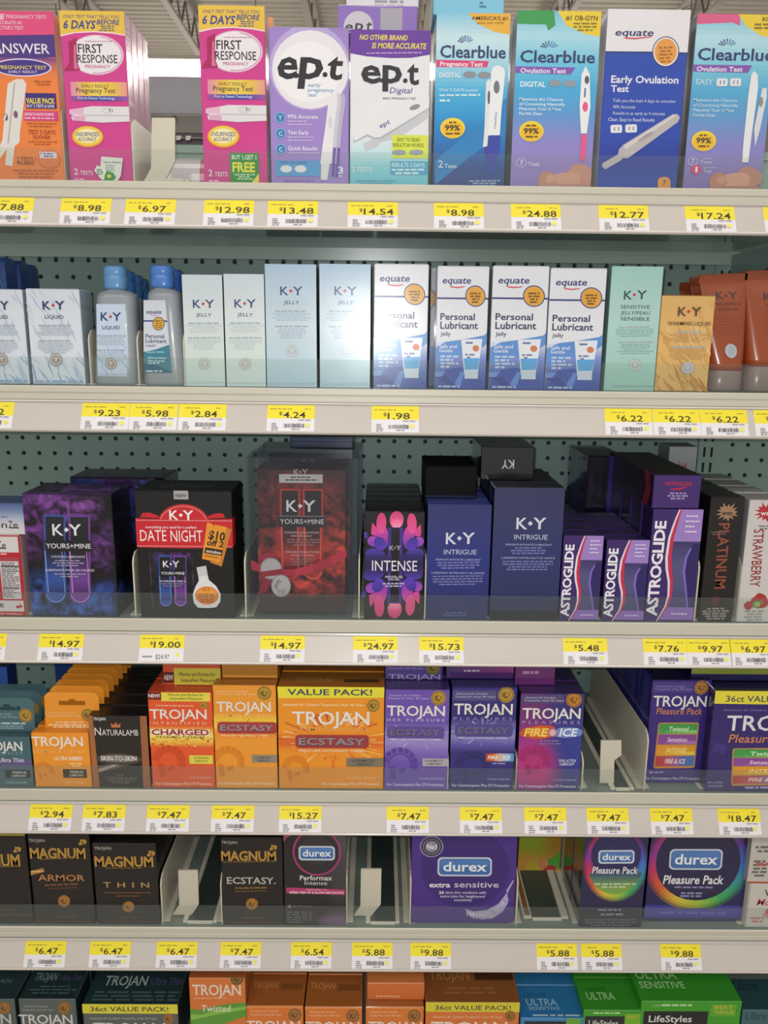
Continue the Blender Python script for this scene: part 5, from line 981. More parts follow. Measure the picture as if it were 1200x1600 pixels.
c = Carton(GC, 9, (-28, 290, 270, 292, 258, 888, -44, 884), 3, .036, 'carton', 'indigo carton, right one of two, with a glossy black box on it', 'indigo cartons', front='#2c2f5e', side='#17192e', top='#2a2630'); a = c.front; a.part('background_tint'); a.G(-50, 285, 275, 890, ['#33345c', '#303460', '#2a3268', '#26305e', '#20264a']); intrigue(a, 130, 446, 1); a.R(-50, 842, 262, 890, '#17192a'); c.done(behind('indigo cartons on the right', 3)); L = c
c2 = Carton(GC, 9, (-86, 108, 154, 105, 152, 232, -84, 238), 3, .1, 'carton', 'glossy black box with an upside-down silver logo lying on the right indigo row', front='#15161c', side='#0d0e12', top='#2b2b31', mat='film', Y=.05, z0=L.root.location.z+L.h+.0006); a = c2.front; a.part('brand_lettering'); a.T3('KY', (66, 158), (10, 160), (66, 190), '#d9dbe0', .01); a.part('thumb_notch'); a.E(36, 234, 40, 36, '#08080a', 20, 180, 360); c2.done()

def astro(c, Q):
    H2 = c.local; a = c.front; a.H = homog(H2, ((0, 0), (1, 0), (1, 1), (0, 1))) ; Hs = a.H; a.H = np.eye(3)
    a.part('window_picture'); a.R(.42, 0, 1, .28, '#9a7cc4'); a.G(.3, .28, 1, .9, ['#3b3468', '#54527e', '#4d4c78', '#433c70'])
    a.P([(.86, .3), (.76, .42), (.74, .55), (.84, .75), (.9, .9), (1, .9), (1, .3)], '#2b2160'); a.P([(.8, .34), (.72, .42), (.7, .55), (.8, .75), (.86, .9), (.89, .9), (.83, .75), (.745, .55), (.765, .42), (.84, .34)], '#7f68c8'); a.R(.3, .87, 1, .985, '#8a68b8')
    a.part('red_ribbon'); S = [(0, .55, .52), (.1, .45, .44), (.25, .36, .35), (.42, .34, .325), (.52, .37, .35), (.64, .46, .42), (.76, .48, .44), (.86, .42, .4), (.96, .3, .29), (1, .25, .25)]
    for (v0, a0, b0), (v1, a1, b1) in zip(S, S[1:]): a.P([(0, v0), (b0, v0), (b1, v1), (0, v1)], '#3a2266')
    for (v0, a0, b0), (v1, a1, b1) in zip(S, S[1:]): t0, t1 = .1*math.sin(math.pi*min(1, v0*.9+.1))+.02, .1*math.sin(math.pi*min(1, v1*.9+.1))+.02; a.P([(b0-.01, v0), (b0+t0*.55, v0), (b1+t1*.55, v1), (b1-.01, v1)], '#d8d2e4'); a.P([(b0+t0*.35, v0), (b0+t0, v0), (b1+t1, v1), (b1+t1*.35, v1)], '#c42a4a')
    a.part('lettering'); a.T3('ASTROGLIDE', (.24, .95), (.27, .1), (.03, .95), '#e6e2ec', .03, .95); a.L(.66, .96, .05, .014, '#d9cfe8', 4, .045, center=False); a.L(.5, .9, .92, .016, '#c9b9e0'); a.H = Hs
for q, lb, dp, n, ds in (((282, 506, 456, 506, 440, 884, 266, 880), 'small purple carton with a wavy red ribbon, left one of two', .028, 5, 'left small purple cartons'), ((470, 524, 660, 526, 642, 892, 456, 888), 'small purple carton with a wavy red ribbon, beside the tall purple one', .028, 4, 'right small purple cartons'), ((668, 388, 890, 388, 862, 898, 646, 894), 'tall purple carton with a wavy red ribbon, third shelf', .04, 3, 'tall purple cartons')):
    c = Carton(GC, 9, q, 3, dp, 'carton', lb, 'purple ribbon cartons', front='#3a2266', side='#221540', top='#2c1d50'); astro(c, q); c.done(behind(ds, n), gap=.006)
c2 = Carton(GC, 9, (678, 234, 898, 232, 892, 378, 682, 376), 3, .2, 'carton', 'purple carton lying on the tall purple ones, its end with red lettering forward', front='#43286e', side='#1c1028', top='#271318', z0=c.root.location.z+c.h+.0006, Y=.002); a = c2.front; a.part('lettering'); a.T('ASTROGLIDE', 730, 852, 280, 15, '#c4243c', .012); a.P([(750, 296), (800, 290), (840, 282), (800, 298), (770, 300)], '#c4243c'); a.L(745, 838, 310, 7, '#9a86bc', 3, 11); f = c2.face('left'); f.part('red_ribbon'); f.P([(.8, 0), (.9, 0), (.95, .5), (.9, 1), (.8, 1), (.86, .5)], '#7a1830'); c2.done()
c = Carton(GC, 9, (386, 138, 552, 160, 546, 360, 384, 356), 3, .12, 'carton', 'dark purple film-wrapped pack standing behind the small purple cartons', mat='film', front='#1b1428', side='#2c1f6a', top='#17121f', Y=.18); a = c.front; a.part('purple_stripe'); a.R(484, 140, 552, 400, '#2c2070'); c.done()
c = Carton(GC, 9, (742, 106, 868, 108, 866, 330, 742, 330), 3, .05, 'carton', 'grey carton with a red splash logo standing at the pegboard', front='#aeb4b6', side='#7d8386', top='#8a9092', Y=.22); a = c.front; a.part('brand_splash'); burst(a, 804, 160, 38, 30, '#b83a44'); a.T('wet', 780, 828, 168, 16, '#c9b4b6', .02); c.done()
def wet(a, cx, cy, r, word, x0, x1, y0, y1, col, c1, c2):
    a.part('brand_splash'); burst(a, cx, cy, r*1.25, r*1.05, c1); a.T('wet', cx-r*.6, cx+r*.55, cy+r*.3, r*.5, c2, .02); a.part('lettering'); a.T3(word, (x0, y0), (x0-8, y1), (x1, y0), col, .012)
c = Carton(GC, 9, (926, 328, 1068, 336, 1036, 900, 890, 898), 3, .045, 'carton', 'black carton with copper lettering running downward', 'splash logo cartons', front='#1c1718', side='#141112', top='#2a2426'); a = c.front; wet(a, 996, 398, 40, 'PLATINUM', 962, 1008, 446, 742, '#8f4a3c', '#9a7a5c', '#2a2022'); a.part('lettering'); a.R(944, 776, 976, 820, '#4a1a1c'); a.L(905, 1022, 832, 8, '#8a8484', 5, 12); a.L(930, 1000, 482, 5, '#6a5a50', 2, 9); c.done(behind('black copper-lettered cartons', 3), gap=.006)
c = Carton(GC, 9, (1098, 342, 1262, 348, 1218, 906, 1058, 902), 3, .045, 'carton', 'white carton with downward red lettering and berries at the right edge', 'splash logo cartons', front='#c9c5c4', side='#9f9c9c', top='#a9a5a5'); a = c.front; wet(a, 1172, 402, 44, 'STRAWBERRY', 1120, 1164, 478, 742, '#8f2a30', '#b02c38', '#e0d4d4'); a.part('lettering'); a.L(1140, 1200, 462, 6, '#6a6264', 2, 12); a.L(1092, 1180, 850, 8, '#9a9494', 4, 13); a.part('berry_picture'); a.B(1158, 808, 34, 38, '#a83032', 8, .15); a.B(1112, 826, 24, 20, '#a83032', 9, .15); a.B(1146, 820, 24, 16, '#6a8a4c', 10, .3); a.E(1148, 822, 13, 11, '#9ab06c'); c.done(behind('white berry cartons', 3), gap=.006)
for x, y, t, *Ln in ((44, 964, 'right of the red and white carton'), (215, 965, 'between the smoke carton and the red-sign carton', .07), (386, 966, 'left of the clear gift case'), (561, 968, 'between the gift case and the petal cartons'), (663, 969, 'between the petal and the indigo cartons'), (765, 970, 'between the two indigo rows'), (873, 971, 'between the indigo and the small purple cartons'), (940, 972, 'between the two small purple rows'), (1081, 974, 'left of the black copper-lettered carton'), (1146, 975, 'left of the white berry carton')): divider(3, x, y, f'thin divider edge {t} on the third shelf', h=.085, L=Ln[0] if Ln else .29)
# ------------------------------------------------------------------ fourth shelf: orange, red and purple boxes
CB = 'condom_box'
def trojan(a, x0, x1, yb, h, sub=None, subc='#e9c9a0', ys=None, col='#e6e1dc', sx=(0, 0)):
    a.part('brand_lettering'); a.T('TROJAN', x0, x1, yb, h, col, .012, space=.96)
    if sub: a.part('lettering'); a.T(sub, x0+sx[0], x1+sx[1], ys or yb+h*.62, h*.3, subc, .002, space=1.5)
def tagline(a, x0, x1, y, col, seed=0):
    a.part('lettering'); a.T("America's #1 Condom", x0+6, x0+(x1-x0)*.8, y, 8, col, .008, .2); a.T('Trusted for Over 90 Years', x0, x1, y+13, 8, col, .008, .2)
def hang_tab(c, k, quad, Yd, front, name='hang_tab'):
    """the card the box is glued to: a hang tab with a slotted hole rising behind the box"""
    ox, oy, sc = K[k]; P = [at(ox+quad[i]*sc, oy+quad[i+1]*sc, Yd) for i in range(0, 8, 2)]
    x0, x1 = P[3][0]-c.root.location.x, P[2][0]-c.root.location.x; zb = .002; zt = (P[0][2]+P[1][2])/2-c.root.location.z; y = Yd-c.root.location.y; tl, tr = P[0][0]-c.root.location.x, P[1][0]-c.root.location.x
    cu = bpy.data.curves.new(name, 'CURVE'); cu.dimensions = '2D'; cu.fill_mode = 'BOTH'; cu.extrude = .0003
    r = .006; cx = (tl+tr)/2; zh = zt-.016; hw = (tr-tl)*.24; hh = .0032
    hole = [(cx-hw, zh-hh), (cx+hw, zh-hh), (cx+hw, zh+hh), (cx+hh*1.6, zh+hh), (cx+hh, zh+hh*1.9), (cx-hh, zh+hh*1.9), (cx-hh*1.6, zh+hh), (cx-hw, zh+hh)]
    for pts in ([(x0, zb), (x1, zb), (tr, zt-r), (tr-r, zt), (tl+r, zt), (tl, zt-r)], hole):
        sp = cu.splines.new('POLY'); sp.points.add(len(pts)-1); sp.use_cyclic_u = True
        for p, q in zip(sp.points, pts): p.co = (q[0], q[1], 0, 1)
    o = bpy.data.objects.new(name, cu); me = bpy.data.meshes.new_from_object(o); bpy.data.objects.remove(o); bpy.data.curves.remove(cu)
    b = Buf(); vs = [(v.co.x, y-v.co.z, v.co.y) for v in me.vertices]; b.mesh(vs, [list(p.vertices) for p in me.polygons], lin(front)); bpy.data.meshes.remove(me)
    tab = b.build(name, M[c.mat], c.root)
    a = Art((tl, y-.0006, zt), (tr-tl, 0, 0), (0, 0, -(zt-.0)), (0, -1, 0), [(quad[0], quad[1]), (quad[2], quad[3]), (quad[4], quad[5]), (quad[6], quad[7])], base='tab_lettering'); a.V = np.array((0, 0, (P[3][2]-P[0][2]))); a.tab = tab; return a
q = (-100, 402, 146, 402, 152, 632, -92, 630); c = Carton(CB, 10, q, 4, .017, 'box', 'teal-grey carded pack, front of its row at the left end of the fourth shelf', 'teal-grey carded packs', front='#44656e', side='#2c444c', top='#35525a'); a = c.front
trojan(a, -78, 112, 466, 40, 'SENSITIVITY', '#8fb0b8', 484); a.part('purple_band'); a.G(-100, 494, 150, 552, ['#44656e', '#65578c', '#44656e'], False); a.part('lettering'); a.T('Ultra Thin', 0, 114, 518, 18, '#d6d2de', .01, .15); a.part('black_flag'); a.R(28, 554, 140, 590, '#22282c'); a.T('PREMIUM', 60, 122, 570, 10, '#c9cdd0', .012); a.T('LUBRICANT', 56, 122, 585, 10, '#c9cdd0', .012); a.part('lettering'); a.T('3 LATEX CONDOMS', 26, 122, 616, 9, '#9fb6bc', .01)
t = hang_tab(c, 10, (-96, 228, 150, 228, 150, 402, -96, 402), c.Y+c.d-.001, '#4b6d76'); tagline(t, -60, 70, 304, '#a9c0c6'); t.L(-60, 130, 338, 8, '#b9cdd2', 1); t.L(-80, 136, 352, 5, '#9fb8be', 2, 9); medal(t, 108, 306, 30, '#b8923a', '#8a6a22'); t.build(t.tab, M['card']); c.done(['second teal-grey carded pack in the row, behind the front one', 'third teal-grey carded pack in the row'], gap=.004, parts=True)
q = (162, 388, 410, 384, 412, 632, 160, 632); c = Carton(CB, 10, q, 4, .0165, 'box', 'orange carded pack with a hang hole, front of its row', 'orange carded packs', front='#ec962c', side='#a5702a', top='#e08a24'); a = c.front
trojan(a, 162, 384, 446, 40, 'STIMULATIONS', '#f0c07c', 476); a.part('helmet_emblem'); a.inc = .4; helmet(a, 202, 560, 44, '#d97f22'); a.inc = 1; a.part('lettering'); a.T('ULTRA RIBBED', 252, 376, 508, 16, '#f0e2cc', .018, .15); a.L(320, 374, 520, 6, '#f2cf98', 2, 11); a.part('black_flag'); a.R(286, 548, 392, 588, '#33291e'); a.T('PREMIUM', 318, 376, 566, 10, '#d6cdbd', .012); a.T('LUBRICANT', 314, 378, 581, 10, '#d6cdbd', .012); a.part('lettering'); a.T('3 LATEX CONDOMS', 286, 376, 614, 9, '#f0c684', .01)
t = hang_tab(c, 10, (196, 204, 440, 204, 440, 384, 196, 384), c.Y+c.d-.001, '#ee9a30'); tagline(t, 200, 352, 300, '#f2d6a0'); t.L(204, 400, 334, 7, '#f2cf98', 1); t.L(206, 424, 346, 7, '#f4dcb2', 2, 10); medal(t, 384, 304, 28); t.build(t.tab, M['card']); c.done(behind('orange carded packs', 7), gap=.004, parts=True)
q = (420, 310, 652, 310, 672, 616, 416, 624); c = Carton(CB, 10, q, 4, .03, 'box', 'black carton with copper side strips and a small crown, fourth shelf', 'black crown cartons', front='#2a2422', side='#241c18', top='#171315'); a = c.front
a.part('copper_strip'); a.P([(418, 310), (438, 310), (446, 626), (416, 626)], '#a5673f'); a.P([(626, 310), (654, 310), (674, 618), (640, 618)], '#9c623e'); a.part('brand_lettering'); a.T('TROJAN', 440, 490, 328, 11, '#d9d4d0', .02); a.part('crown_emblem'); a.P([(512, 356), (510, 338), (521, 346), (530, 335), (539, 346), (550, 338), (547, 356)], '#c06e48'); a.part('brand_lettering'); a.T('N', 442, 468, 388, 31, '#d9d5d2', .004); a.T('ATURALAMB', 472, 620, 388, 23, '#d9d5d2', .004)
a.part('light_sweep'); a.P([(446, 520), (540, 500), (622, 478), (628, 494), (560, 520), (446, 552)], '#5d504a'); a.P([(446, 535), (520, 510), (580, 496), (520, 522), (446, 550)], '#a3948a'); a.E(536, 488, 96, 26, '#4a423e'); a.E(536, 486, 80, 16, '#7b736e'); a.T('SKIN-TO-SKIN', 460, 612, 496, 20, '#e0dcd8', .012); a.part('lettering'); a.L(520, 560, 556, 7, '#5f5854'); a.L(472, 614, 570, 7, '#5f5854', 3, 11); c.done(behind('black crown cartons', 4), gap=.004)
# red-orange carton
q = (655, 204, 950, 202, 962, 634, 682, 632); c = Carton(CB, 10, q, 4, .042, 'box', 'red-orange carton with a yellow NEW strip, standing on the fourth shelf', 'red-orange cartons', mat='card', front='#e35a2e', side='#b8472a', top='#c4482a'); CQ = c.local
def charged(a):
    a.part('new_flag'); a.R(655, 206, 718, 240, '#6d1d1e'); a.T('NEW!', 660, 712, 230, 15, '#e9dcd2', .025); a.part('yellow_strip'); a.R(718, 206, 942, 246, '#e3d74c'); a.T('Warms and Excites for', 748, 914, 222, 11, '#4a4526', .012); a.T('Intensified Pleasure', 758, 906, 239, 11, '#4a4526', .012)
    a.part('lettering'); a.L(668, 890, 264, 5, '#f0b79a', 1); medal(a, 912, 262, 17); trojan(a, 668, 926, 326, 42, 'INTENSIFIED', '#f2bfa0', 352)
    a.part('glow_picture'); a.G(664, 356, 956, 450, ['#e35a2e', '#efae40', '#f0dc6c', '#edc04a', '#e3752e'], False); rnd = random.Random(5); a.inc = .2
    for i in range(70): a.E(rnd.uniform(676, 946), rnd.uniform(408, 448), rnd.uniform(3, 8), rnd.uniform(2, 4), rnd.choice(['#e8d25a', '#e0782e', '#f0b040', '#c9401f']), 8)
    a.inc = 1; a.part('title_lettering'); a.R(672, 372, 940, 400, '#ecdcc0'); a.T('CHARGED', 676, 936, 398, 24, '#9c2638', .03); a.T('ORGASMIC PLEASURE', 694, 916, 412, 9, '#5c3a26', .012, space=1.2)
    a.part('helmet_emblem'); a.inc = .4; helmet(a, 752, 520, 76, '#cf4a24'); a.inc = 1; a.part('yellow_flag'); a.R(846, 488, 952, 526, '#dfd24e'); a.T('INTENSIFIED', 866, 936, 504, 9, '#5a5426', .01); a.T('LUBRICANT', 868, 930, 518, 9, '#5a5426', .01); a.part('lettering'); a.T('12 LATEX CONDOMS', 846, 946, 590, 8, '#f0b79a', .01); a.T('For Contraception Plus STI Protection', 698, 946, 618, 12, '#f2d2c0', .014)
charged(c.front); f = c.face('top'); f.T('TROJAN', .12, .56, .5, .3, '#e0a088', .01); f.T('CHARGED', .6, .95, .5, .26, '#d9b46a', .01); L1 = c; c.done(['red-orange carton directly behind the front one on the fourth shelf'])
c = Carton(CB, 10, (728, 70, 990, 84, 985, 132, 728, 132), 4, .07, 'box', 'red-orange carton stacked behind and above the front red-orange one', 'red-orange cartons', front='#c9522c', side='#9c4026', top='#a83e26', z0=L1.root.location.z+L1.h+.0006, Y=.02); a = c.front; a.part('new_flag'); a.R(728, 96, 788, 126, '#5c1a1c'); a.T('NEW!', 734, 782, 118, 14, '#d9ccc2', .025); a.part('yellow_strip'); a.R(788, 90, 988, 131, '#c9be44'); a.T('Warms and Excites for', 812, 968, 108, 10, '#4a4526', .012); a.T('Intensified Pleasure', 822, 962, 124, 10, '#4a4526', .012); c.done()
def rays(a, cx, cy, r0, r1, col, n, seed, sy=.35):
    rnd = random.Random(seed); a.inc = .25
    for i in range(n):
        t = rnd.uniform(0, 6.28); l0, l1 = r0*rnd.uniform(.8, 1.1), r1*rnd.uniform(.5, 1); w_ = rnd.uniform(.012, .03); a.P([(cx+l0*math.cos(t-w_*.3), cy+l0*sy*math.sin(t-w_*.3)), (cx+l0*math.cos(t+w_*.3), cy+l0*sy*math.sin(t+w_*.3)), (cx+l1*math.cos(t+w_), cy+l1*sy*math.sin(t+w_)), (cx+l1*math.cos(t-w_), cy+l1*sy*math.sin(t-w_))], rnd.choice(col))
    a.inc = 1
def pill(a, x0, x1, y0, y1, word, cp, ct, hl):
    a.part('title_lettering'); a.RR(x0-6, y0-6, x1+6, y1+6, 16, cp); h_ = (y1-y0)*.62; yb = (y0+y1)/2+h_/2; a.T(word, x0+10, x1-8, yb+2, h_, '#3c1c22', .035); a.T(word, x0+8, x1-10, yb, h_, ct, .022)
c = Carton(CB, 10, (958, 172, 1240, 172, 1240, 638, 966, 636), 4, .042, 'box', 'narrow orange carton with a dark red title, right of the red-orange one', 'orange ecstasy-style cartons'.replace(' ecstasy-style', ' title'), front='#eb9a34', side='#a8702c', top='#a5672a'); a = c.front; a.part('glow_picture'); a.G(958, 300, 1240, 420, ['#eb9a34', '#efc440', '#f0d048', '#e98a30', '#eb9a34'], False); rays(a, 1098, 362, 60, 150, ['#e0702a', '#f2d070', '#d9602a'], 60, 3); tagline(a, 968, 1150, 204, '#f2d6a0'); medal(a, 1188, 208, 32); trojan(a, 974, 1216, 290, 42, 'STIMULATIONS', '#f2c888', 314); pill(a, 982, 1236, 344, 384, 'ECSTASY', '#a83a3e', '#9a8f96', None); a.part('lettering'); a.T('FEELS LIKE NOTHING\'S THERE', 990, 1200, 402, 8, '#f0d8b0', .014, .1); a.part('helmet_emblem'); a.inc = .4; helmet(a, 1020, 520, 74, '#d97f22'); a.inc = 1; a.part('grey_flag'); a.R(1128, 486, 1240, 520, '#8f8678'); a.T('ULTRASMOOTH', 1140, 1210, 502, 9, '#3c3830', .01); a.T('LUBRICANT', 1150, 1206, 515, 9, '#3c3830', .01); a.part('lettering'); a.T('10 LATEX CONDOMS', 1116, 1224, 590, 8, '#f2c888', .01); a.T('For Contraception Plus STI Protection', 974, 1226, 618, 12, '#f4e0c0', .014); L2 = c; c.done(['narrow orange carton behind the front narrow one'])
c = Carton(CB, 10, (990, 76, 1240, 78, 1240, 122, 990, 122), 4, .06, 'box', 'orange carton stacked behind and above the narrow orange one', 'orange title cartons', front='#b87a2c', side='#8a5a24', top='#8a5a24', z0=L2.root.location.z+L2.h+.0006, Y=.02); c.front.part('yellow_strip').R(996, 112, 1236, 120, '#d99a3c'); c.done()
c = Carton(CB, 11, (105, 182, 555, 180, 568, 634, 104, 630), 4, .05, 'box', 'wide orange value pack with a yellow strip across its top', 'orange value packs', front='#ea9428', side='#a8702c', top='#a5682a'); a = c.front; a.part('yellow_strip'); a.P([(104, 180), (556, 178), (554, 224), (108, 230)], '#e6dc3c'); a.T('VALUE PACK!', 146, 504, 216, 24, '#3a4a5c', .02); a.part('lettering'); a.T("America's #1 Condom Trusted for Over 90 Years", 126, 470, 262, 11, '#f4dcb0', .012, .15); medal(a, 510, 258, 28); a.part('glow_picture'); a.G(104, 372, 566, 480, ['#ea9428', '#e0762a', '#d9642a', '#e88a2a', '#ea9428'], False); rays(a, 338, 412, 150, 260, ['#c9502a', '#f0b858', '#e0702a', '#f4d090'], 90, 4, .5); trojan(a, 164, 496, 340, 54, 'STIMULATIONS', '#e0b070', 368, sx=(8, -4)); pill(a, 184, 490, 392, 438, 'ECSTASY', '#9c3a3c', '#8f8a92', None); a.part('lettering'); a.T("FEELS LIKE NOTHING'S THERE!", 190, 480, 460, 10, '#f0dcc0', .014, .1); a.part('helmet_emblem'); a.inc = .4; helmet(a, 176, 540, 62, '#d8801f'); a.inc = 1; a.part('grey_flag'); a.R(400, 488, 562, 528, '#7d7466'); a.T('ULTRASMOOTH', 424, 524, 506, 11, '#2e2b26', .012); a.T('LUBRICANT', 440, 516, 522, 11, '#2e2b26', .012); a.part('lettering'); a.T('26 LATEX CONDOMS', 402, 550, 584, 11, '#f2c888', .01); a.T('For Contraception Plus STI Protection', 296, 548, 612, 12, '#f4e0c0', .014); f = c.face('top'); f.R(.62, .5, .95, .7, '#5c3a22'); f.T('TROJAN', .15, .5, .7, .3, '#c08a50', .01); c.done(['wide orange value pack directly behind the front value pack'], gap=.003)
TP = [(572, 192), (850, 192), (852, 642), (572, 646)]
c = Carton(CB, 11, (572, 192, 850, 192, 852, 642, 572, 646), 4, .042, 'box', 'light purple carton with a grey title, right of the wide value pack', 'purple title cartons', mat='card', front='#6d52ae', side='#45347a', top='#40306a'); a = c.front; PC = '#6d52ae'
a.part('glow_picture'); a.G(572, 330, 852, 520, ['#5f46a4', '#8672bc', '#9a88c8', '#8068bc', '#6d52ae'], False); rays(a, 712, 400, 100, 180, ['#b8a8dc', '#8f7cc4', '#cfc4e6'], 40, 5); tagline(a, 582, 760, 222, '#c4b8e0'); medal(a, 802, 228, 32); trojan(a, 580, 832, 308, 44, 'HER PLEASURE', '#c4b8e0', 334); pill(a, 588, 826, 362, 404, 'ECSTASY', '#5d4a96', '#6f6a8c', None); a.part('lettering'); a.T("FEELS LIKE NOTHING'S THERE!", 596, 816, 418, 8, '#dcd4ee', .014, .1); a.part('helmet_emblem'); a.inc = .4; helmet(a, 640, 530, 80, '#57409a'); a.inc = 1; a.part('grey_flag'); a.R(740, 498, 852, 534, '#aaa5ae'); a.T('ULTRASMOOTH', 752, 830, 514, 9, '#3c3844', .01); a.T('LUBRICANT', 760, 824, 528, 9, '#3c3844', .01); a.part('lettering'); a.T('10 LATEX CONDOMS', 726, 838, 596, 8, '#c4b8e0', .01); a.T('For Contraception Plus STI Protection', 584, 836, 628, 12, '#dcd4ee', .014); L3 = c; c.done(['light purple carton directly behind the front light purple one'])
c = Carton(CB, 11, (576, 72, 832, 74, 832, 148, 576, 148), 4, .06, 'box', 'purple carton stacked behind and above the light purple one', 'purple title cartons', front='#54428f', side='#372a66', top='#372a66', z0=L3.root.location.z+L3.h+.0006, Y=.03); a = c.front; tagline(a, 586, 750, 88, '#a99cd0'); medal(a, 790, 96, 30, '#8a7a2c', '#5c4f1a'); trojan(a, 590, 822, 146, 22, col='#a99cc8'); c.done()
c = Carton(CB, 11, (860, 182, 1140, 182, 1145, 644, 862, 642), 4, .042, 'box', 'dark blue carton with a grey title, between the light purple and the magenta ones', 'dark blue title cartons', mat='film', front='#2f2a78', side='#211c50', top='#2a2860'); a = c.front; a.part('glow_picture'); a.G(860, 320, 1145, 470, ['#2f2a78', '#6f68b0', '#8a84c4', '#5c54a8', '#2f2a78'], False); rays(a, 1000, 382, 100, 180, ['#b4b0dc', '#7a74bc', '#4a4494'], 40, 6); a.part('purple_strip'); a.R(862, 196, 1050, 240, '#4f4a80'); tagline(a, 872, 1046, 214, '#b9b4d8'); medal(a, 1092, 214, 34); trojan(a, 870, 1124, 300, 46, 'PLEASURES', '#8f88c4', 326); pill(a, 884, 1124, 350, 394, 'ECSTASY', '#4c4690', '#6a6688', None); a.part('lettering'); a.T("FEELS LIKE NOTHING'S THERE!", 894, 1106, 408, 8, '#cfcae8', .014, .1); a.part('helmet_emblem'); a.inc = .4; helmet(a, 960, 540, 76, '#262268'); a.inc = 1; a.part('fire_flag'); a.G(1018, 474, 1142, 510, ['#b8402c', '#c9602c', '#d8b4a8', '#8fb8dc', '#4f86c4'], True); a.T('FIRE', 1026, 1070, 500, 15, '#f0e6d8', .025, .2); a.T('ICE', 1092, 1124, 500, 15, '#f0f2f6', .025, .2); a.L(1036, 1126, 516, 7, '#8f8ac4'); a.part('lettering'); a.T('10 LATEX CONDOMS', 1030, 1130, 596, 8, '#b0aad4', .01); a.T('For Contraception Plus STI Protection', 874, 1130, 626, 12, '#d4d0ea', .014); L4 = c; c.done(['dark blue carton directly behind the front dark blue one'])
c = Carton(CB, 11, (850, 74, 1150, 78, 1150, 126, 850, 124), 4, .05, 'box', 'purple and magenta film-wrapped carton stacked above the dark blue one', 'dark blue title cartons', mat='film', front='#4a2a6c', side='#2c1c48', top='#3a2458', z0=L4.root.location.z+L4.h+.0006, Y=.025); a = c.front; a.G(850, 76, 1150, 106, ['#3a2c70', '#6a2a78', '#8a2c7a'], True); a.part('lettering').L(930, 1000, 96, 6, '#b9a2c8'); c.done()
c = Carton(CB, 12, (92, 210, 370, 212, 352, 654, 75, 652), 4, .042, 'box', 'magenta and blue carton with a fire-coloured title, left of the empty slot', 'magenta and blue cartons', mat='film', front='#5c2c80', side='#26245c', top='#3c2c62'); a = c.front; a.part('background_tint'); a.S(74, 208, 374, 656, field([(.1, .4, .5, .5, '#8a2c84'), (.25, .75, .5, .35, '#c42f86'), (.15, .1, .4, .3, '#6a2c70'), (.9, .5, .5, .6, '#2c3a94'), (.9, .1, .4, .3, '#2c2c70')], '#3a2c78')); a.part('purple_strip'); a.R(96, 216, 280, 254, '#4f4574'); tagline(a, 104, 276, 232, '#c4b8d8'); medal(a, 322, 238, 34, '#c07f30', '#8a5a1e'); trojan(a, 98, 352, 322, 46, 'PLEASURES', '#b08fc8', 346)
a.part('title_lettering'); a.B(168, 384, 84, 30, '#c4502c', 5, .15); a.B(178, 384, 60, 20, '#dc7a34', 6, .15); a.B(300, 386, 60, 26, '#6f86c4', 7, .15); a.T('FIRE', 106, 206, 402, 34, '#ecd05a', .03, .2); a.E(232, 386, 20, 20, '#d9b0b8'); a.O_(232, 386, 20, 20, 5, '#b0607c', 20); a.T('ICE', 260, 336, 402, 34, '#dce2ee', .03, .2); a.part('lettering'); a.L(160, 282, 420, 7, '#7f6aa0', 2, 13); a.part('helmet_emblem'); a.inc = .4; helmet(a, 154, 520, 78, '#a31f6e'); a.E(150, 530, 48, 50, '#b02a78'); helmet(a, 154, 524, 66, '#9a1c68'); a.inc = 1; a.part('lettering'); a.T('DUAL ACTION', 262, 336, 520, 12, '#c9d0ea', .02, .15); a.T('LUBRICANT', 266, 330, 536, 12, '#c9d0ea', .02, .15); a.T('10 LATEX CONDOMS', 242, 342, 608, 8, '#b0b4dc', .01); a.T('For Contraception Plus STI Protection', 88, 340, 638, 12, '#dcd4ea', .014); L5 = c; c.done(['magenta and blue carton directly behind the one left of the empty slot'])
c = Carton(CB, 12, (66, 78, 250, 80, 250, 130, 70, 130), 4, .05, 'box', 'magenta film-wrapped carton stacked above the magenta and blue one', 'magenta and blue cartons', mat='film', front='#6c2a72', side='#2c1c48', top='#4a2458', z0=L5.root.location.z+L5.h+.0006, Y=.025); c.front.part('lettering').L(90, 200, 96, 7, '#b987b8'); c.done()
# rainbow stripe boxes right of the empty slot
def stripes(a, x0, y0, x1, y1, w):
    a.part('stripe_picture'); a.RR(x0-6, y0-6, x1+6, y1+6, 10, '#c08a4a'); h_ = (y1-y0)/4
    for i, (c0, t, tc) in enumerate((('#3f9a4c', 'Twisted', '#d4ecc4'), ('#8a4a9a', 'Sensations', '#e4c8e4'), ('#e09a2c', 'INTENSE', '#f6e08a'), (None, 'FIRE & ICE', '#f0dccc'))):
        ya = y0+h_*i
        if c0: a.R(x0, ya, x1, ya+h_-4, c0)
        else: a.G(x0, ya, x1, ya+h_-4, ['#b8402c', '#c05070', '#5f6ab4', '#3f78b8'], True)
        if i < 3: a.G(x0, ya+h_*.6, x1, ya+h_-4, [c0, ('#8fcf7a', '#b07ab8', '#f0d04c')[i]], True)
        a.T(t, x0+(x1-x0)*.24, x1-(x1-x0)*.24, ya+h_*.66, h_*.4, tc, .02, .2)
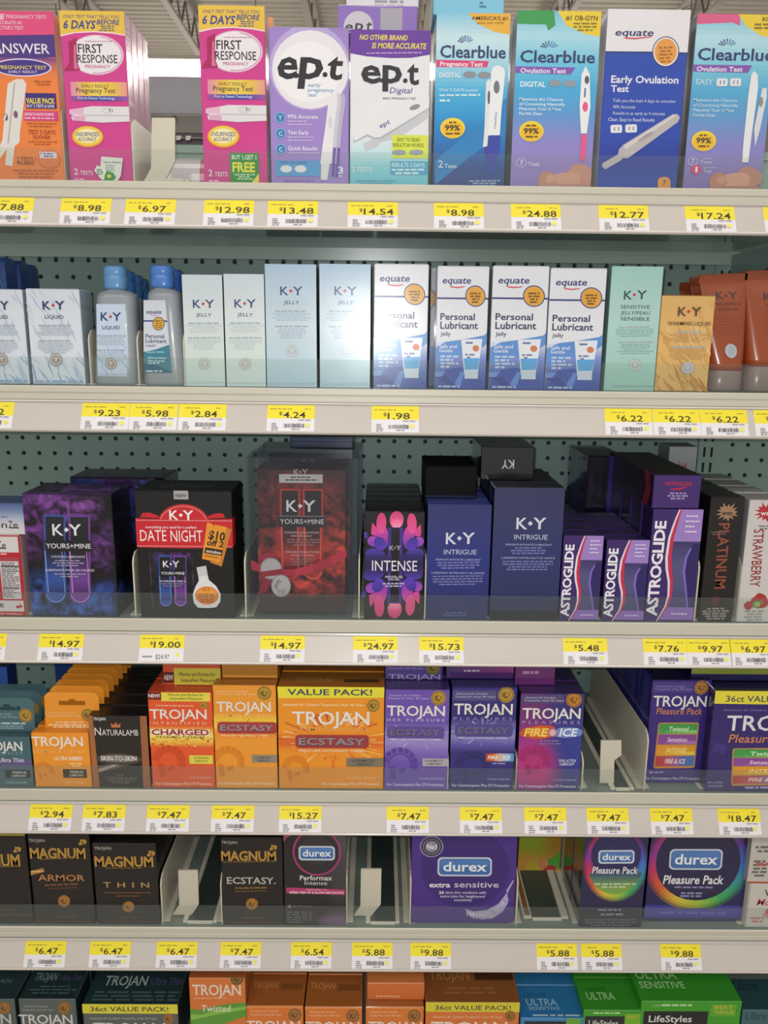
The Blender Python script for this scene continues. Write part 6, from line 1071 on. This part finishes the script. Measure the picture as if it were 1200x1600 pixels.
c = Carton(CB, 12, (632, 148, 905, 150, 902, 612, 645, 606), 4, .05, 'box', 'purple carton with four coloured stripes, right of the empty slot', 'purple stripe cartons', mat='satin', front='#38277c', side='#1f1a4c', top='#211a48', Y=.02); a = c.front; a.part('purple_strip'); a.R(636, 160, 820, 206, '#4a3a86'); tagline(a, 646, 816, 182, '#8f86bc'); medal(a, 858, 184, 32, '#b07a3a', '#7d4f1e'); trojan(a, 646, 888, 268, 46); a.part('lettering'); a.T('Pleasure Pack', 664, 872, 304, 28, '#d0824a', .008, .15); stripes(a, 686, 348, 858, 538, 0); a.part('lettering'); a.L(648, 740, 556, 8, '#8f86c4'); a.T('For Contraception Plus STI Protection', 650, 890, 590, 11, '#cfc8e6', .014); f = c.face('left'); f.part('side_print'); f.G(.02, 0, .98, 1, ['#2a2262', '#3a3a9a', '#221c50'], True); f.L(.2, .8, .1, .02, '#4a4686', 12, .06); c.done(behind('purple stripe cartons', 3), gap=.003, parts=True)
c = Carton(CB, 12, (950, 195, 1450, 203, 1412, 650, 918, 642), 4, .06, 'box', 'wide purple value carton with a yellow strip at the right end', 'wide purple value cartons', mat='satin', front='#31236c', side='#1a1640', top='#1d173c'); a = c.front; a.part('yellow_strip'); a.P([(950, 196), (1460, 204), (1460, 264), (946, 252)], '#e6d840'); a.T('36ct VALUE PACK!', 996, 1370, 244, 26, '#3a4456', .012); a.part('lettering'); a.T("America's #1 Condom Trusted", 986, 1250, 284, 9, '#7f74b4', .012, .1); a.part('brand_lettering'); a.T('TROJAN', 1002, 1400, 370, 64, '#e0dce4', .012); a.part('lettering'); a.T('Pleasure Pack', 1014, 1340, 424, 36, '#d0824a', .008, .15); a.P([(960, 420), (1010, 440), (1000, 480), (940, 460)], '#3d3080'); stripes(a, 1040, 456, 1330, 612, 0); a.part('lettering'); a.T('36 LATEX', 930, 1000, 606, 9, '#a9a0d0', .01); a.T('CONDOMS', 930, 998, 622, 9, '#a9a0d0', .01); a.L(1096, 1380, 622, 9, '#a9a0d0'); L6 = c; c.done(['wide purple value carton directly behind the one at the right end'])
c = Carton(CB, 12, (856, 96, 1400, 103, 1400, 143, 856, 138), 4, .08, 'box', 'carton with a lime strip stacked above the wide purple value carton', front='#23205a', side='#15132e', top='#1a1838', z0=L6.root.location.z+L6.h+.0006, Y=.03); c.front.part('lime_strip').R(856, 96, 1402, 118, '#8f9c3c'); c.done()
c = Carton(CB, 10, (-60, 86, 40, 92, 40, 200, -60, 200), 4, .03, 'box', 'bright blue carton behind the teal-grey carded packs', front='#2456b4', side='#16387c', top='#15224a', Y=.12); a = c.front; a.L(-40, 30, 130, 6, '#7fa6e0', 1); c.done()
c = Carton(CB, 10, (250, 76, 345, 66, 345, 160, 250, 170), 4, .04, 'box', 'blue carton behind the row of orange carded packs', front='#22488c', side='#16386c', top='#1d2c5a', Y=.252); c.front.part('lettering').R(262, 120, 340, 126, '#a9bcd8'); c.done()
divider(4, 1003, 1238, 'grey divider wall right of the empty slot on the fourth shelf', h=.086)
for x, y, t in ((55, 1232, 'between the teal-grey and the orange carded packs'), (143, 1232, 'left of the black crown carton'), (232, 1233, 'left of the red-orange carton'), (335, 1234, 'between the red-orange and narrow orange cartons'), (698, 1238, 'between the light purple and dark blue cartons'), (804, 1239, 'left of the magenta and blue carton'), (906, 1240, 'left of the empty slot'), (1100, 1238, 'between the two purple stripe cartons')): divider(4, x, y, f'thin divider edge {t}, fourth shelf', h=.05)
pusher(4, [(939, 1157), (971, 1157), (971, 1180), (960, 1188), (958, 1239), (936, 1239), (938, 1190)], 1239, 'cream pusher paddle in the empty slot of the fourth shelf', Y=.006, track=(.006, .026))
# ------------------------------------------------------------------ fifth shelf: black and gold boxes, ringed boxes
GD = '#b88c3e'
def magnum(a, x0, x1, yb, h, xs, ys):
    a.part('brand_lettering'); a.T('TROJAN', xs, xs+72, ys, 13, '#a9a4a0', .012); a.part('title_lettering'); a.T('MAGNUM', x0, x1, yb, h, GD, .026, space=.97); a.part('lettering'); a.L(x0+6, x1-6, yb+5, 6, '#6d5428', 1)
    a.part('gold_emblem'); a.B(x1-12, yb-h-14, 13, 15, GD, 7, .4); a.E(x1-12, yb-h-12, 6, 7, '#7d5c26')
def seal(a, x, y, r): a.part('gold_emblem'); medal(a, x, y, r, '#b07a3c', '#6f4a20')
def foot(a, x0, x1, y): a.part('lettering'); a.L(x0+70, x1-70, y-28, 7, '#5c3a30'); a.T('For Contraception Plus STI Protection', x0, x1, y, 11, '#6d463a', .012)
c = Carton(CB, 13, (-216, 49, 118, 62, 150, 472, -172, 464), 5, .045, 'box', 'black and gold carton cut off at the left end of the fifth shelf', 'black and gold cartons', front='#221d1c', side='#1c1817', top='#1c1918'); a = c.front; magnum(a, -164, 96, 206, 52, -150, 140); a.part('yellow_strip'); a.P([(-160, 48), (130, 58), (130, 80), (-160, 70)], '#a8983a'); foot(a, -100, 140, 430); c.done()
c = Carton(CB, 13, (128, 46, 402, 66, 428, 484, 160, 478), 5, .045, 'box', 'black and gold carton with a gold word and a small flag, first whole one', 'black and gold cartons', front='#221d1c', side='#1c1817', top='#1c1918'); a = c.front; magnum(a, 142, 388, 170, 46, 136, 94); a.part('gold_flag'); a.P([(138, 230), (200, 218), (206, 236), (142, 250)], '#b07c3c'); a.L(146, 196, 230, 6, '#e0c48a'); a.part('lettering'); a.T('ARMOR', 176, 384, 276, 28, '#b87c4c', .012); a.L(190, 376, 294, 8, '#7d5038', 1); a.L(226, 346, 312, 5, '#6d4630'); seal(a, 291, 374, 27); foot(a, 174, 418, 472); c.done(['black and gold carton directly behind the flagged one'])
c = Carton(CB, 13, (412, 106, 686, 108, 716, 488, 438, 486), 5, .045, 'box', 'black and gold carton with widely spaced gold letters, left of the empty slot', 'black and gold cartons', front='#221d1c', side='#1a1615', top='#1a1716'); a = c.front; magnum(a, 426, 680, 212, 44, 424, 136); a.part('lettering'); a.T('THIN', 464, 664, 310, 24, '#b8915c', .008, space=1.9); a.L(464, 674, 332, 6, '#6d4a34', 1); a.L(500, 640, 348, 5, '#6d4a34'); seal(a, 574, 402, 26); foot(a, 460, 704, 478); c.done(behind('widely lettered black and gold cartons', 4), gap=.006)
c = Carton(CB, 13, (984, 78, 1268, 84, 1268, 496, 1000, 490), 5, .045, 'box', 'black and gold carton with silver lettering, right of the first empty slot', 'black and gold cartons', front='#221d1c', side='#1a1615', top='#1a1716'); a = c.front; magnum(a, 988, 1238, 190, 44, 988, 110); a.part('lettering'); a.T('ECSTASY.', 1014, 1234, 300, 30, '#b9b4b0', .014); a.L(1014, 1230, 318, 7, '#8a6a34', 1); a.L(1050, 1190, 334, 5, '#6d5430'); seal(a, 1126, 396, 27); foot(a, 1014, 1250, 484); c.done(['black and gold carton directly behind the silver-lettered one'])
def durex(a, x0, x1, y0, y1, sc=1.0):
    a.part('brand_badge'); r = (y1-y0)*.2; a.RR(x0-4, y0-4, x1+4, y1+4, r+4, '#bcc4d0'); a.RR(x0, y0, x1, y1, r, '#dfe4ea'); a.RR(x0+3, y0+3, x1-3, y1-3, r, '#3f6cae'); a.RR(x0+6, y0+6, x1-6, (y0+y1)/2, r*.8, '#4f7cbc'); a.part('brand_lettering'); a.T('durex', x0+(x1-x0)*.09, x1-(x1-x0)*.08, y1-(y1-y0)*.25, (y1-y0)*.52, '#e9edf2', .018)
c = Carton(CB, 14, (138, 58, 405, 58, 402, 497, 130, 494), 5, .05, 'box', 'black carton with a thin pink ring, left of the second empty slot', 'ringed cartons', mat='film', front='#1a171c', side='#141215', top='#1a161c'); a = c.front; a.part('background_tint'); a.S(130, 56, 408, 500, field([(.9, .1, .4, .5, '#4a4850'), (.9, .5, .3, .3, '#3c3a42'), (.85, .95, .4, .12, '#7a5a80')], '#19161b'), 10, 14); a.part('pink_ring'); a.P([(130, 58), (196, 58), (150, 84), (132, 110)], '#b03a78'); a.E(278, 150, 104, 108, '#a83474'); a.E(278, 150, 96, 100, '#242026'); a.E(278, 140, 74, 66, '#2e2a30'); durex(a, 204, 352, 124, 182); a.part('lettering'); a.T('Performax', 202, 342, 278, 22, '#d9d6da', .016); a.T('Intense', 222, 320, 300, 19, '#c9c6ca', .004); a.part('pink_band'); a.P([(142, 312), (398, 322), (396, 348), (142, 338)], '#b43470'); a.T('DESIGNED TO', 230, 318, 326, 7, '#e4b8cc', .01, space=1.2); a.T('SPEED HER UP & SLOW HIM DOWN', 154, 392, 341, 10, '#ecd0dc', .02); a.part('lettering'); a.T('12', 146, 160, 408, 12, '#c9c6cc', .012); a.L(168, 256, 398, 7, '#5c585e'); a.L(140, 250, 426, 8, '#5a565c', 5, 12, center=False); c.done(['black ringed carton directly behind the pink-ringed one'])
c = Carton(CB, 14, (690, 58, 1162, 60, 1148, 487, 688, 488), 5, .06, 'box', 'wide violet carton with a white feather picture on the fifth shelf', 'ringed cartons', mat='card', front='#4c3088', side='#2a1c50', top='#2c1e50', Y=.006); a = c.front; a.part('violet_disc'); a.E(930, 230, 200, 190, '#412a7c'); a.E(930, 226, 190, 180, '#3d2876'); a.part('round_seal'); a.E(778, 126, 52, 50, '#a39cb4'); a.E(778, 126, 48, 46, '#3a3448'); a.E(778, 126, 28, 27, '#8f8a9c'); a.T('No1', 758, 800, 138, 22, '#e0dde6', .03); a.O_(778, 126, 40, 38, 5, '#7d7690', 20)
durex(a, 810, 1044, 180, 262); a.part('lettering'); a.T('extra', 770, 864, 318, 23, '#dcd8e4', .03); a.T('sensitive', 882, 1080, 318, 27, '#cfcad8', .008); a.T('24', 814, 836, 350, 14, '#dcd8e4', .03); a.T('ultra thin condoms with', 842, 1024, 348, 12, '#c9c2da', .012); a.T('extra lube for heightened', 820, 1018, 366, 12, '#c9c2da', .012); a.T('sensitivity', 882, 962, 383, 12, '#c9c2da', .012); a.part('feather_picture'); a.inc = .3
a.P([(930, 418), (970, 432), (1030, 424), (1080, 394), (1118, 340), (1122, 390), (1100, 430), (1060, 460), (1000, 466), (954, 450)], '#b3a8cb')
rnd = random.Random(9)
for i in range(150):
    t = rnd.random(); cx, cy = 940+172*t, 430+22*math.sin(t*3)-70*t*t; an = math.radians(75-55*t+rnd.uniform(-22, 22)); l = 44*(1-abs(t-.5)); wd = rnd.uniform(1.5, 3.5); dx, dy = l*math.cos(an), l*math.sin(an)
    a.P([(cx-wd, cy), (cx+wd, cy), (cx+dx, cy+dy)], rnd.choice(['#a79bc0', '#cfc8de', '#bdb3d2', '#d9d3e6']))
a.P([(1112, 330), (1140, 280), (1146, 284), (1118, 345)], '#a79bc0'); a.inc = 1; c.done(['wide violet carton directly behind the feather one'])
c = Carton(CB, 15, (78, 52, 268, 62, 265, 278, 80, 272), 5, .04, 'box', 'lime green carton with fruit picture, set far back behind an empty track', mat='card', front='#a8b83a', side='#8a6a2c', top='#7d8a2c', Y=.12, z0=None); a = c.front; a.part('background_tint'); a.S(76, 50, 270, 282, field([(.3, .2, .7, .6, '#9fb52c'), (.9, .3, .4, .5, '#b8862c'), (.2, .85, .5, .4, '#d99a4c'), (.6, .9, .4, .3, '#d98a5a')], '#c09a3c'), 10, 10); a.part('fruit_picture'); a.E(150, 250, 34, 40, '#c9b03c'); a.P([(264, 160), (266, 260), (196, 240), (210, 210), (240, 196)], '#5aa83c'); a.E(224, 258, 28, 18, '#b83a3c'); a.E(192, 232, 22, 26, '#d9905a'); a.R(76, 266, 200, 282, '#d98a4c'); c.done()
def rainbow(a, cx, cy, rx, ry, wd):
    a.part('rainbow_ring'); cols = ['#3a7ad0', '#2c9a8a', '#3fae5a', '#a8c43c', '#e0c03c', '#d9602c', '#c92c5a', '#8a2c9a', '#c02c6a', '#e04a3c', '#e0802c', '#8a2c70', '#4a3aa0']
    N = 60
    for j in range(6):
        f0, f1 = 1-j*.14/1.0*wd, 1-(j+1)*.14*wd; k = a.k; br = math.sin(math.pi*(j+.6)/6.4)
        for i in range(N):
            t = i/N*len(cols); p = np.array(lin(cols[int(t) % len(cols)])); q = np.array(lin(cols[(int(t)+1) % len(cols)])); c_ = (p*(1-t % 1)+q*(t % 1)); c_ = c_*br+np.array(lin('#1c1840'))*(1-br)
            a0, a1 = 2*math.pi*i/N, 2*math.pi*(i+1)/N; a.k = k; a.P([(cx+rx*f0*math.cos(a0), cy+ry*f0*math.sin(a0)), (cx+rx*f0*math.cos(a1), cy+ry*f0*math.sin(a1)), (cx+rx*f1*math.cos(a1), cy+ry*f1*math.sin(a1)), (cx+rx*f1*math.cos(a0), cy+ry*f1*math.sin(a0))], tuple(c_))
c = Carton(CB, 15, (376, 60, 650, 64, 630, 500, 352, 497), 5, .05, 'box', 'smaller dark blue carton with a rainbow ring, fifth shelf', 'rainbow ring cartons', mat='film', front='#1e1c48', side='#161430', top='#1d1a3c'); a = c.front; rainbow(a, 510, 205, 142, 172, .42); a.part('blue_disc'); a.E(510, 160, 108, 106, '#24205a'); a.part('green_glow'); a.PG([(510+120*math.cos(t), 205+138*math.sin(t)) for t in np.linspace(.28, math.pi-.28, 20)], lambda x, y: tuple(np.array(lin('#2a4a72'))*(1-min(1, max(0, (y-243)/80)))+np.array(lin('#7fa848'))*min(1, max(0, (y-243)/80)))); a.R(360, 420, 640, 500, '#15142c'); durex(a, 438, 586, 142, 196); a.part('lettering'); a.T('Pleasure Pack', 408, 606, 244, 30, '#e0dee6', .02, .1); a.L(420, 600, 290, 8, '#b9cfa0', 2, 14); a.L(424, 560, 412, 8, '#8a88a8'); a.L(450, 550, 434, 8, '#8a88a8'); a.L(380, 610, 460, 7, '#5a5878', 3, 13); c.done(['smaller dark blue carton directly behind the rainbow-ringed one'])
c = Carton(CB, 15, (650, 56, 1096, 60, 1078, 484, 640, 490), 5, .06, 'box', 'larger dark blue carton with a rainbow ring at the right of the fifth shelf', 'rainbow ring cartons', mat='film', front='#221e58', side='#1a1638', top='#1d1a3c', Y=.012); a = c.front; a.R(640, 410, 1090, 496, '#3f3a9c'); a.R(640, 460, 1090, 496, '#2a2660'); rainbow(a, 866, 210, 236, 226, .42); a.part('blue_disc'); a.E(866, 200, 188, 186, '#1d1a48'); a.R(640, 424, 1090, 470, '#433f9e'); a.L(660, 1060, 440, 14, '#5f5ab8', 1); durex(a, 742, 970, 142, 234); a.part('lettering'); a.T('Pleasure Pack', 716, 984, 306, 40, '#e4e2ea', .02, .1); a.L(770, 940, 318, 8, '#8a86b4'); a.L(780, 920, 346, 9, '#8a86b4', 2, 14); c.done(['larger dark blue carton directly behind the front rainbow one'])
c = Carton('test_carton', 15, (1120, 288, 1300, 288, 1270, 497, 1098, 495), 5, .06, 'test carton', 'white carton with red script at the right end, lower of two', 'white script cartons', front='#c9c4be', side='#9a968f', top='#b9b4ae'); a = c.front; a.part('lettering'); a.T('Vi', 1180, 1216, 346, 28, '#2f4a42', .02); a.T('Mon', 1144, 1228, 392, 30, '#b03a4a', .008, .3); a.part('flower_picture'); a.B(1206, 428, 30, 24, '#cf8a96', 5, .3); a.B(1200, 424, 14, 12, '#b85a6c', 6, .3); a.part('lettering'); a.L(1118, 1180, 448, 9, '#c07a80', 2, 15); c.done(['white script carton behind the lower one at the right end']); z_ = c.root.location.z+c.h
c = Carton('test_carton', 15, (1140, 58, 1310, 58, 1290, 272, 1108, 268), 5, .06, 'test carton', 'white carton lying on the lower script carton at the right end', 'white script cartons', front='#c4beb8', side='#9a968f', top='#b0aaa4', z0=z_+.0006); a = c.front; a.part('lettering'); a.L(1148, 1210, 112, 9, '#6d6864', 2, 16); a.L(1130, 1200, 170, 9, '#6d6864', 5, 15); a.L(1150, 1210, 180, 12, '#b85a60', 1); a.part('red_band'); a.R(1100, 262, 1300, 272, '#b8503c'); c.done()
divider(5, 257, 1450, 'cream divider wall left of the first empty slot on the fifth shelf', h=.075); divider(5, 349, 1452, 'divider wall right of the first empty slot on the fifth shelf', h=.075); divider(5, 542, 1453, 'divider wall left of the second empty slot', h=.08); divider(5, 640, 1453, 'divider wall right of the second empty slot', h=.08)
divider(5, 903, 1455, 'cream divider wall right of the lime green carton', h=.08); divider(5, 804, 1454, 'divider wall right of the violet carton', h=.08); divider(5, 1159, 1456, 'divider edge right of the larger rainbow ring carton', h=.08); divider(5, 55, 1449, 'divider edge left of the first whole black and gold carton', h=.04)
pusher(5, [(278.5, 1360), (309, 1360), (310.5, 1413), (302, 1426), (300, 1444), (285, 1446), (285, 1437), (270, 1436), (273, 1424), (280, 1414)], 1446, 'cream pusher paddle in the first empty slot of the fifth shelf', Y=.008, track=(.006, .042))
pusher(5, [(564, 1358), (596, 1358), (595, 1413), (584, 1426), (581, 1444), (567, 1446), (567, 1438), (553, 1438), (556, 1426), (563, 1416)], 1446, 'cream pusher paddle in the second empty slot of the fifth shelf', Y=.008, track=(.006, .042))
X_ = float(at(846, 1440, .02)[0]); r = empty('pusher_track', (X_, .02, SZ[5]), 'empty steel pusher track in front of the lime green carton', 'track'); b = Buf(); b.box(-.016, .024, -.014, .098, .0008, .003, (1, 1, 1)); b.build('floor_track', M['track'], r); b = Buf(); b.box(-.03, -.0175, -.014, .098, .0002, .004, (1, 1, 1)); b.box(.0255, .036, -.014, .098, .0002, .004, (1, 1, 1)); b.box(-.0175, .0255, -.018, -.0145, .0002, .005, (1, 1, 1)); b.build('tray', M['divider'], r); b = Buf(); b.box(-.027, -.02, -.01, .095, .0042, .0048, lin('#8a5a34')); b.build('paper_strip', M['tag'], r)
# ------------------------------------------------------------------ lowest shelf: boxes seen from above
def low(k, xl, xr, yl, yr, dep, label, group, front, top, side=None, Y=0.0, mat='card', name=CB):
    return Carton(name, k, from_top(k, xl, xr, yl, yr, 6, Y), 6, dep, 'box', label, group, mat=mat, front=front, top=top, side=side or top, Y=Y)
def topart(c, fn): f = c.face('top'); fn(f)
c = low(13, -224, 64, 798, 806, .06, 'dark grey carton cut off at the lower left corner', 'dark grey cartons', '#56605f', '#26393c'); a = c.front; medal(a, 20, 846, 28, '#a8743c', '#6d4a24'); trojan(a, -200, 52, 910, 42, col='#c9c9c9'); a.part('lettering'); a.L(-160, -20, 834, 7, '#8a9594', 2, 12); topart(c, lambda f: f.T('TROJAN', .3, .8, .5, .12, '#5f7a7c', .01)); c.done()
c = low(13, 80, 336, 800, 804, .06, 'dark grey carton second from the lower left corner', 'dark grey cartons', '#59625f', '#1f3236'); a = c.front; a.part('lettering'); a.T("America's #1 Condom", 104, 214, 838, 8, '#a9b2ae', .008, .2); a.T('Trusted for Over 90 Years', 100, 240, 854, 8, '#a9b2ae', .008, .2); medal(a, 288, 844, 28, '#a8743c', '#6d4a24'); trojan(a, 86, 326, 912, 40, col='#d4d4d2'); topart(c, lambda f: (f.T('TROJAN', .1, .5, .42, .24, '#7d9496', .01), f.T('Ultra Thin', .56, .95, .42, .18, '#54487a', .01), f.L(.12, .95, .6, .04, '#4f6668', 3, .1))); c.done(['dark grey carton behind the second one from the lower left corner'])
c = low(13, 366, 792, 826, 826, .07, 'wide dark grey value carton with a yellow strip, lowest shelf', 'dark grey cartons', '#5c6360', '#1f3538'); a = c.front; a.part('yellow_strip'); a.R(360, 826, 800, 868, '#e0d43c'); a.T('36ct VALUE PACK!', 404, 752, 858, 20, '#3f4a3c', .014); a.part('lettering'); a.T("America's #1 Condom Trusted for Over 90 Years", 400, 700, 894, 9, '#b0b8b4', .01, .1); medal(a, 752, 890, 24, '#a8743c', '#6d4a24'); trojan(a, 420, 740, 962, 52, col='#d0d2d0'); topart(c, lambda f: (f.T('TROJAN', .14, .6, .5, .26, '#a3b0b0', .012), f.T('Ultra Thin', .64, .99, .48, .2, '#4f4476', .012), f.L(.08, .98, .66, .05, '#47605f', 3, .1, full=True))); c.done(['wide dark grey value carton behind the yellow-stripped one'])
c = low(13, 842, 1094, 706, 710, .06, 'orange carton with a green swirl, standing taller than its neighbours on the lowest shelf', 'orange cartons on the lowest shelf', '#d9783a', '#a85a30', Y=-.002); a = c.front; medal(a, 1058, 712, 30, '#8a6a2c', '#5c441a'); trojan(a, 860, 1076, 784, 46, col='#e6d9cc'); a.part('lettering'); a.L(866, 1010, 796, 5, '#eab080', 1); a.part('green_swirl'); a.P([(836, 840), (880, 852), (960, 836), (1040, 822), (1100, 820), (1100, 880), (1040, 900), (960, 930), (836, 930)], '#5f9c3c'); a.P([(836, 870), (900, 872), (980, 850), (1100, 836), (1100, 850), (980, 870), (836, 900)], '#8abf4c'); a.part('lettering'); a.T('Twisted', 898, 1028, 858, 28, '#dfe8cc', .008, .15); c.done()
def olow(k, xl, xr, yt, lb, med, tx, dep=.06, Y=0.0):
    c = low(k, xl, xr, yt, yt+2, dep, lb, 'orange cartons on the lowest shelf', '#dd7a36', '#a8602c', '#8f4f26', Y=Y); a = c.front; a.part('lettering'); a.T("America's #1 Condom", xl+20, xl+(xr-xl)*.55, yt+28, 8, '#f0c8a0', .008, .2); a.T('Trusted for Over 90 Years', xl+16, xl+(xr-xl)*.62, yt+44, 8, '#f0c8a0', .008, .2); medal(a, med, yt+42, 30, '#a8743c', '#7d4f1e'); trojan(a, tx[0], tx[1], yt+112, 44, col='#ecdfd4'); a.part('yellow_line'); a.L(xl, xr, yt+4, 6, '#e89a4a', full=True); f = c.face('top'); f.T('TROJAN', .06, .5, .45, .2, '#c98a54', .01); f.R(.56, .3, .95, .5, '#8a4f26'); c.done([lb+', second one back' if len(lb.split()) < 11 else lb.split(' on ')[0]+', second one back']); return c
olow(13, 1098, 1354, 832, 'orange carton right of the green-swirled one', 1316, (1100, 1340)); olow(14, 218, 474, 836, 'orange carton left of the doubled orange pair', 432, (222, 462)); c = olow(14, 490, 750, 836, 'orange carton with another lying on its top, lowest shelf', 706, (500, 740))
c2 = Carton(CB, 14, (500, 732, 756, 730, 752, 782, 496, 784), 6, .05, 'box', 'orange carton lying on top of another orange one, lowest shelf', 'orange cartons on the lowest shelf', front='#d07038', top='#d97f45', side='#8f4f26', z0=c.root.location.z+c.h+.0006, Y=.012); c2.front.part('lettering').L(520, 660, 770, 5, '#eab080', 1); c2.done()
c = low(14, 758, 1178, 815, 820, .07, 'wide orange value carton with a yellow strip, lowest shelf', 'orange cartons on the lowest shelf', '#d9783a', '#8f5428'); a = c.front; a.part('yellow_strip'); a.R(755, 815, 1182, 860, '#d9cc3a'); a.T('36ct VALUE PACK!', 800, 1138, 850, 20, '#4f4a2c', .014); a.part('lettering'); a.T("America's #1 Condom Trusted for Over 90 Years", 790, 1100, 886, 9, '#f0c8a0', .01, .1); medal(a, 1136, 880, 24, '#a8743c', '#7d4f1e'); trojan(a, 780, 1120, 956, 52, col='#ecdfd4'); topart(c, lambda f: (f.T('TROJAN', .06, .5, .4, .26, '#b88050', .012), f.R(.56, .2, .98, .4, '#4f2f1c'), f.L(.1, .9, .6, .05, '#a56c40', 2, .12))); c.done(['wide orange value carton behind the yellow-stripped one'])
c = low(15, 96, 378, 886, 888, .06, 'blue carton with lettering on top, right of the orange value carton', 'lowest shelf bright cartons', '#3f86bc', '#2f7ab4'); a = c.front; a.part('green_patch'); a.R(300, 890, 362, 920, '#6fa83c'); a.part('dark_panel'); a.R(110, 902, 296, 990, '#2a2f38'); topart(c, lambda f: (f.T('LUBRICATED', .12, .5, .36, .12, '#26588c', .012), f.T('ULTRA', .14, .64, .62, .2, '#9cc4e0', .015), f.T('SENSITIVE', .16, .66, .76, .1, '#9cc4e0', .01), f.L(.2, .96, .9, .05, '#bcd8ea'))); c.done(['blue carton behind the front blue one on the lowest shelf'])
GR = '#3f9c28'
c = low(15, 378, 634, 852, 852, .06, 'green carton left of the wide green one, lowest shelf', 'lowest shelf bright cartons', GR, '#37922a'); a = c.front; a.part('dark_panel'); a.R(380, 880, 556, 990, '#24282a'); a.T('LifeStyles', 398, 530, 924, 26, '#d0d4d0', .012); a.part('green_patch'); a.R(560, 868, 630, 920, '#74b42e'); a.T('BEST', 572, 620, 888, 12, '#c9b43c', .012); a.L(420, 545, 862, 7, '#b9dca8'); topart(c, lambda f: (f.T('LUBRICATED', .14, .5, .42, .12, '#256a1c', .012), f.T('ULTRA', .12, .62, .68, .22, '#a9d498', .015))); c.done(['green carton behind the narrower green one, lowest shelf'])
c = low(15, 636, 1086, 812, 812, .07, 'wide green carton with a black name panel, lowest shelf', 'lowest shelf bright cartons', GR, '#37922a'); a = c.front; a.part('dark_panel'); a.R(640, 858, 926, 990, '#1d2022'); a.T('LifeStyles', 666, 858, 906, 28, '#dcdedc', .014); a.part('lettering'); a.T('ULTRA', 680, 720, 838, 11, '#8fc47c', .012); a.L(724, 860, 826, 9, '#b4d8a4'); a.part('green_patch'); a.R(944, 826, 1056, 880, '#5fac30'); a.T('BEST', 960, 1044, 846, 15, '#c9b43c', .014); a.T('VALUE', 958, 1048, 868, 15, '#c9b43c', .014); topart(c, lambda f: (f.T('ULTRA', .04, .46, .4, .24, '#a9d498', .015), f.T('SENSITIVE', .04, .5, .66, .18, '#a9d498', .012))); c.done(['wide green carton behind the one with the name panel'])
c = low(15, 1088, 1330, 850, 852, .06, 'dark teal carton at the lower right corner', 'lowest shelf bright cartons', '#3d6470', '#27474f'); a = c.front; a.part('lettering'); a.T('Ultra', 1094, 1190, 896, 34, '#26424a', .01, .25); topart(c, lambda f: f.T('Ultra', .02, .5, .4, .3, '#163036', .01, .2)); c.done()
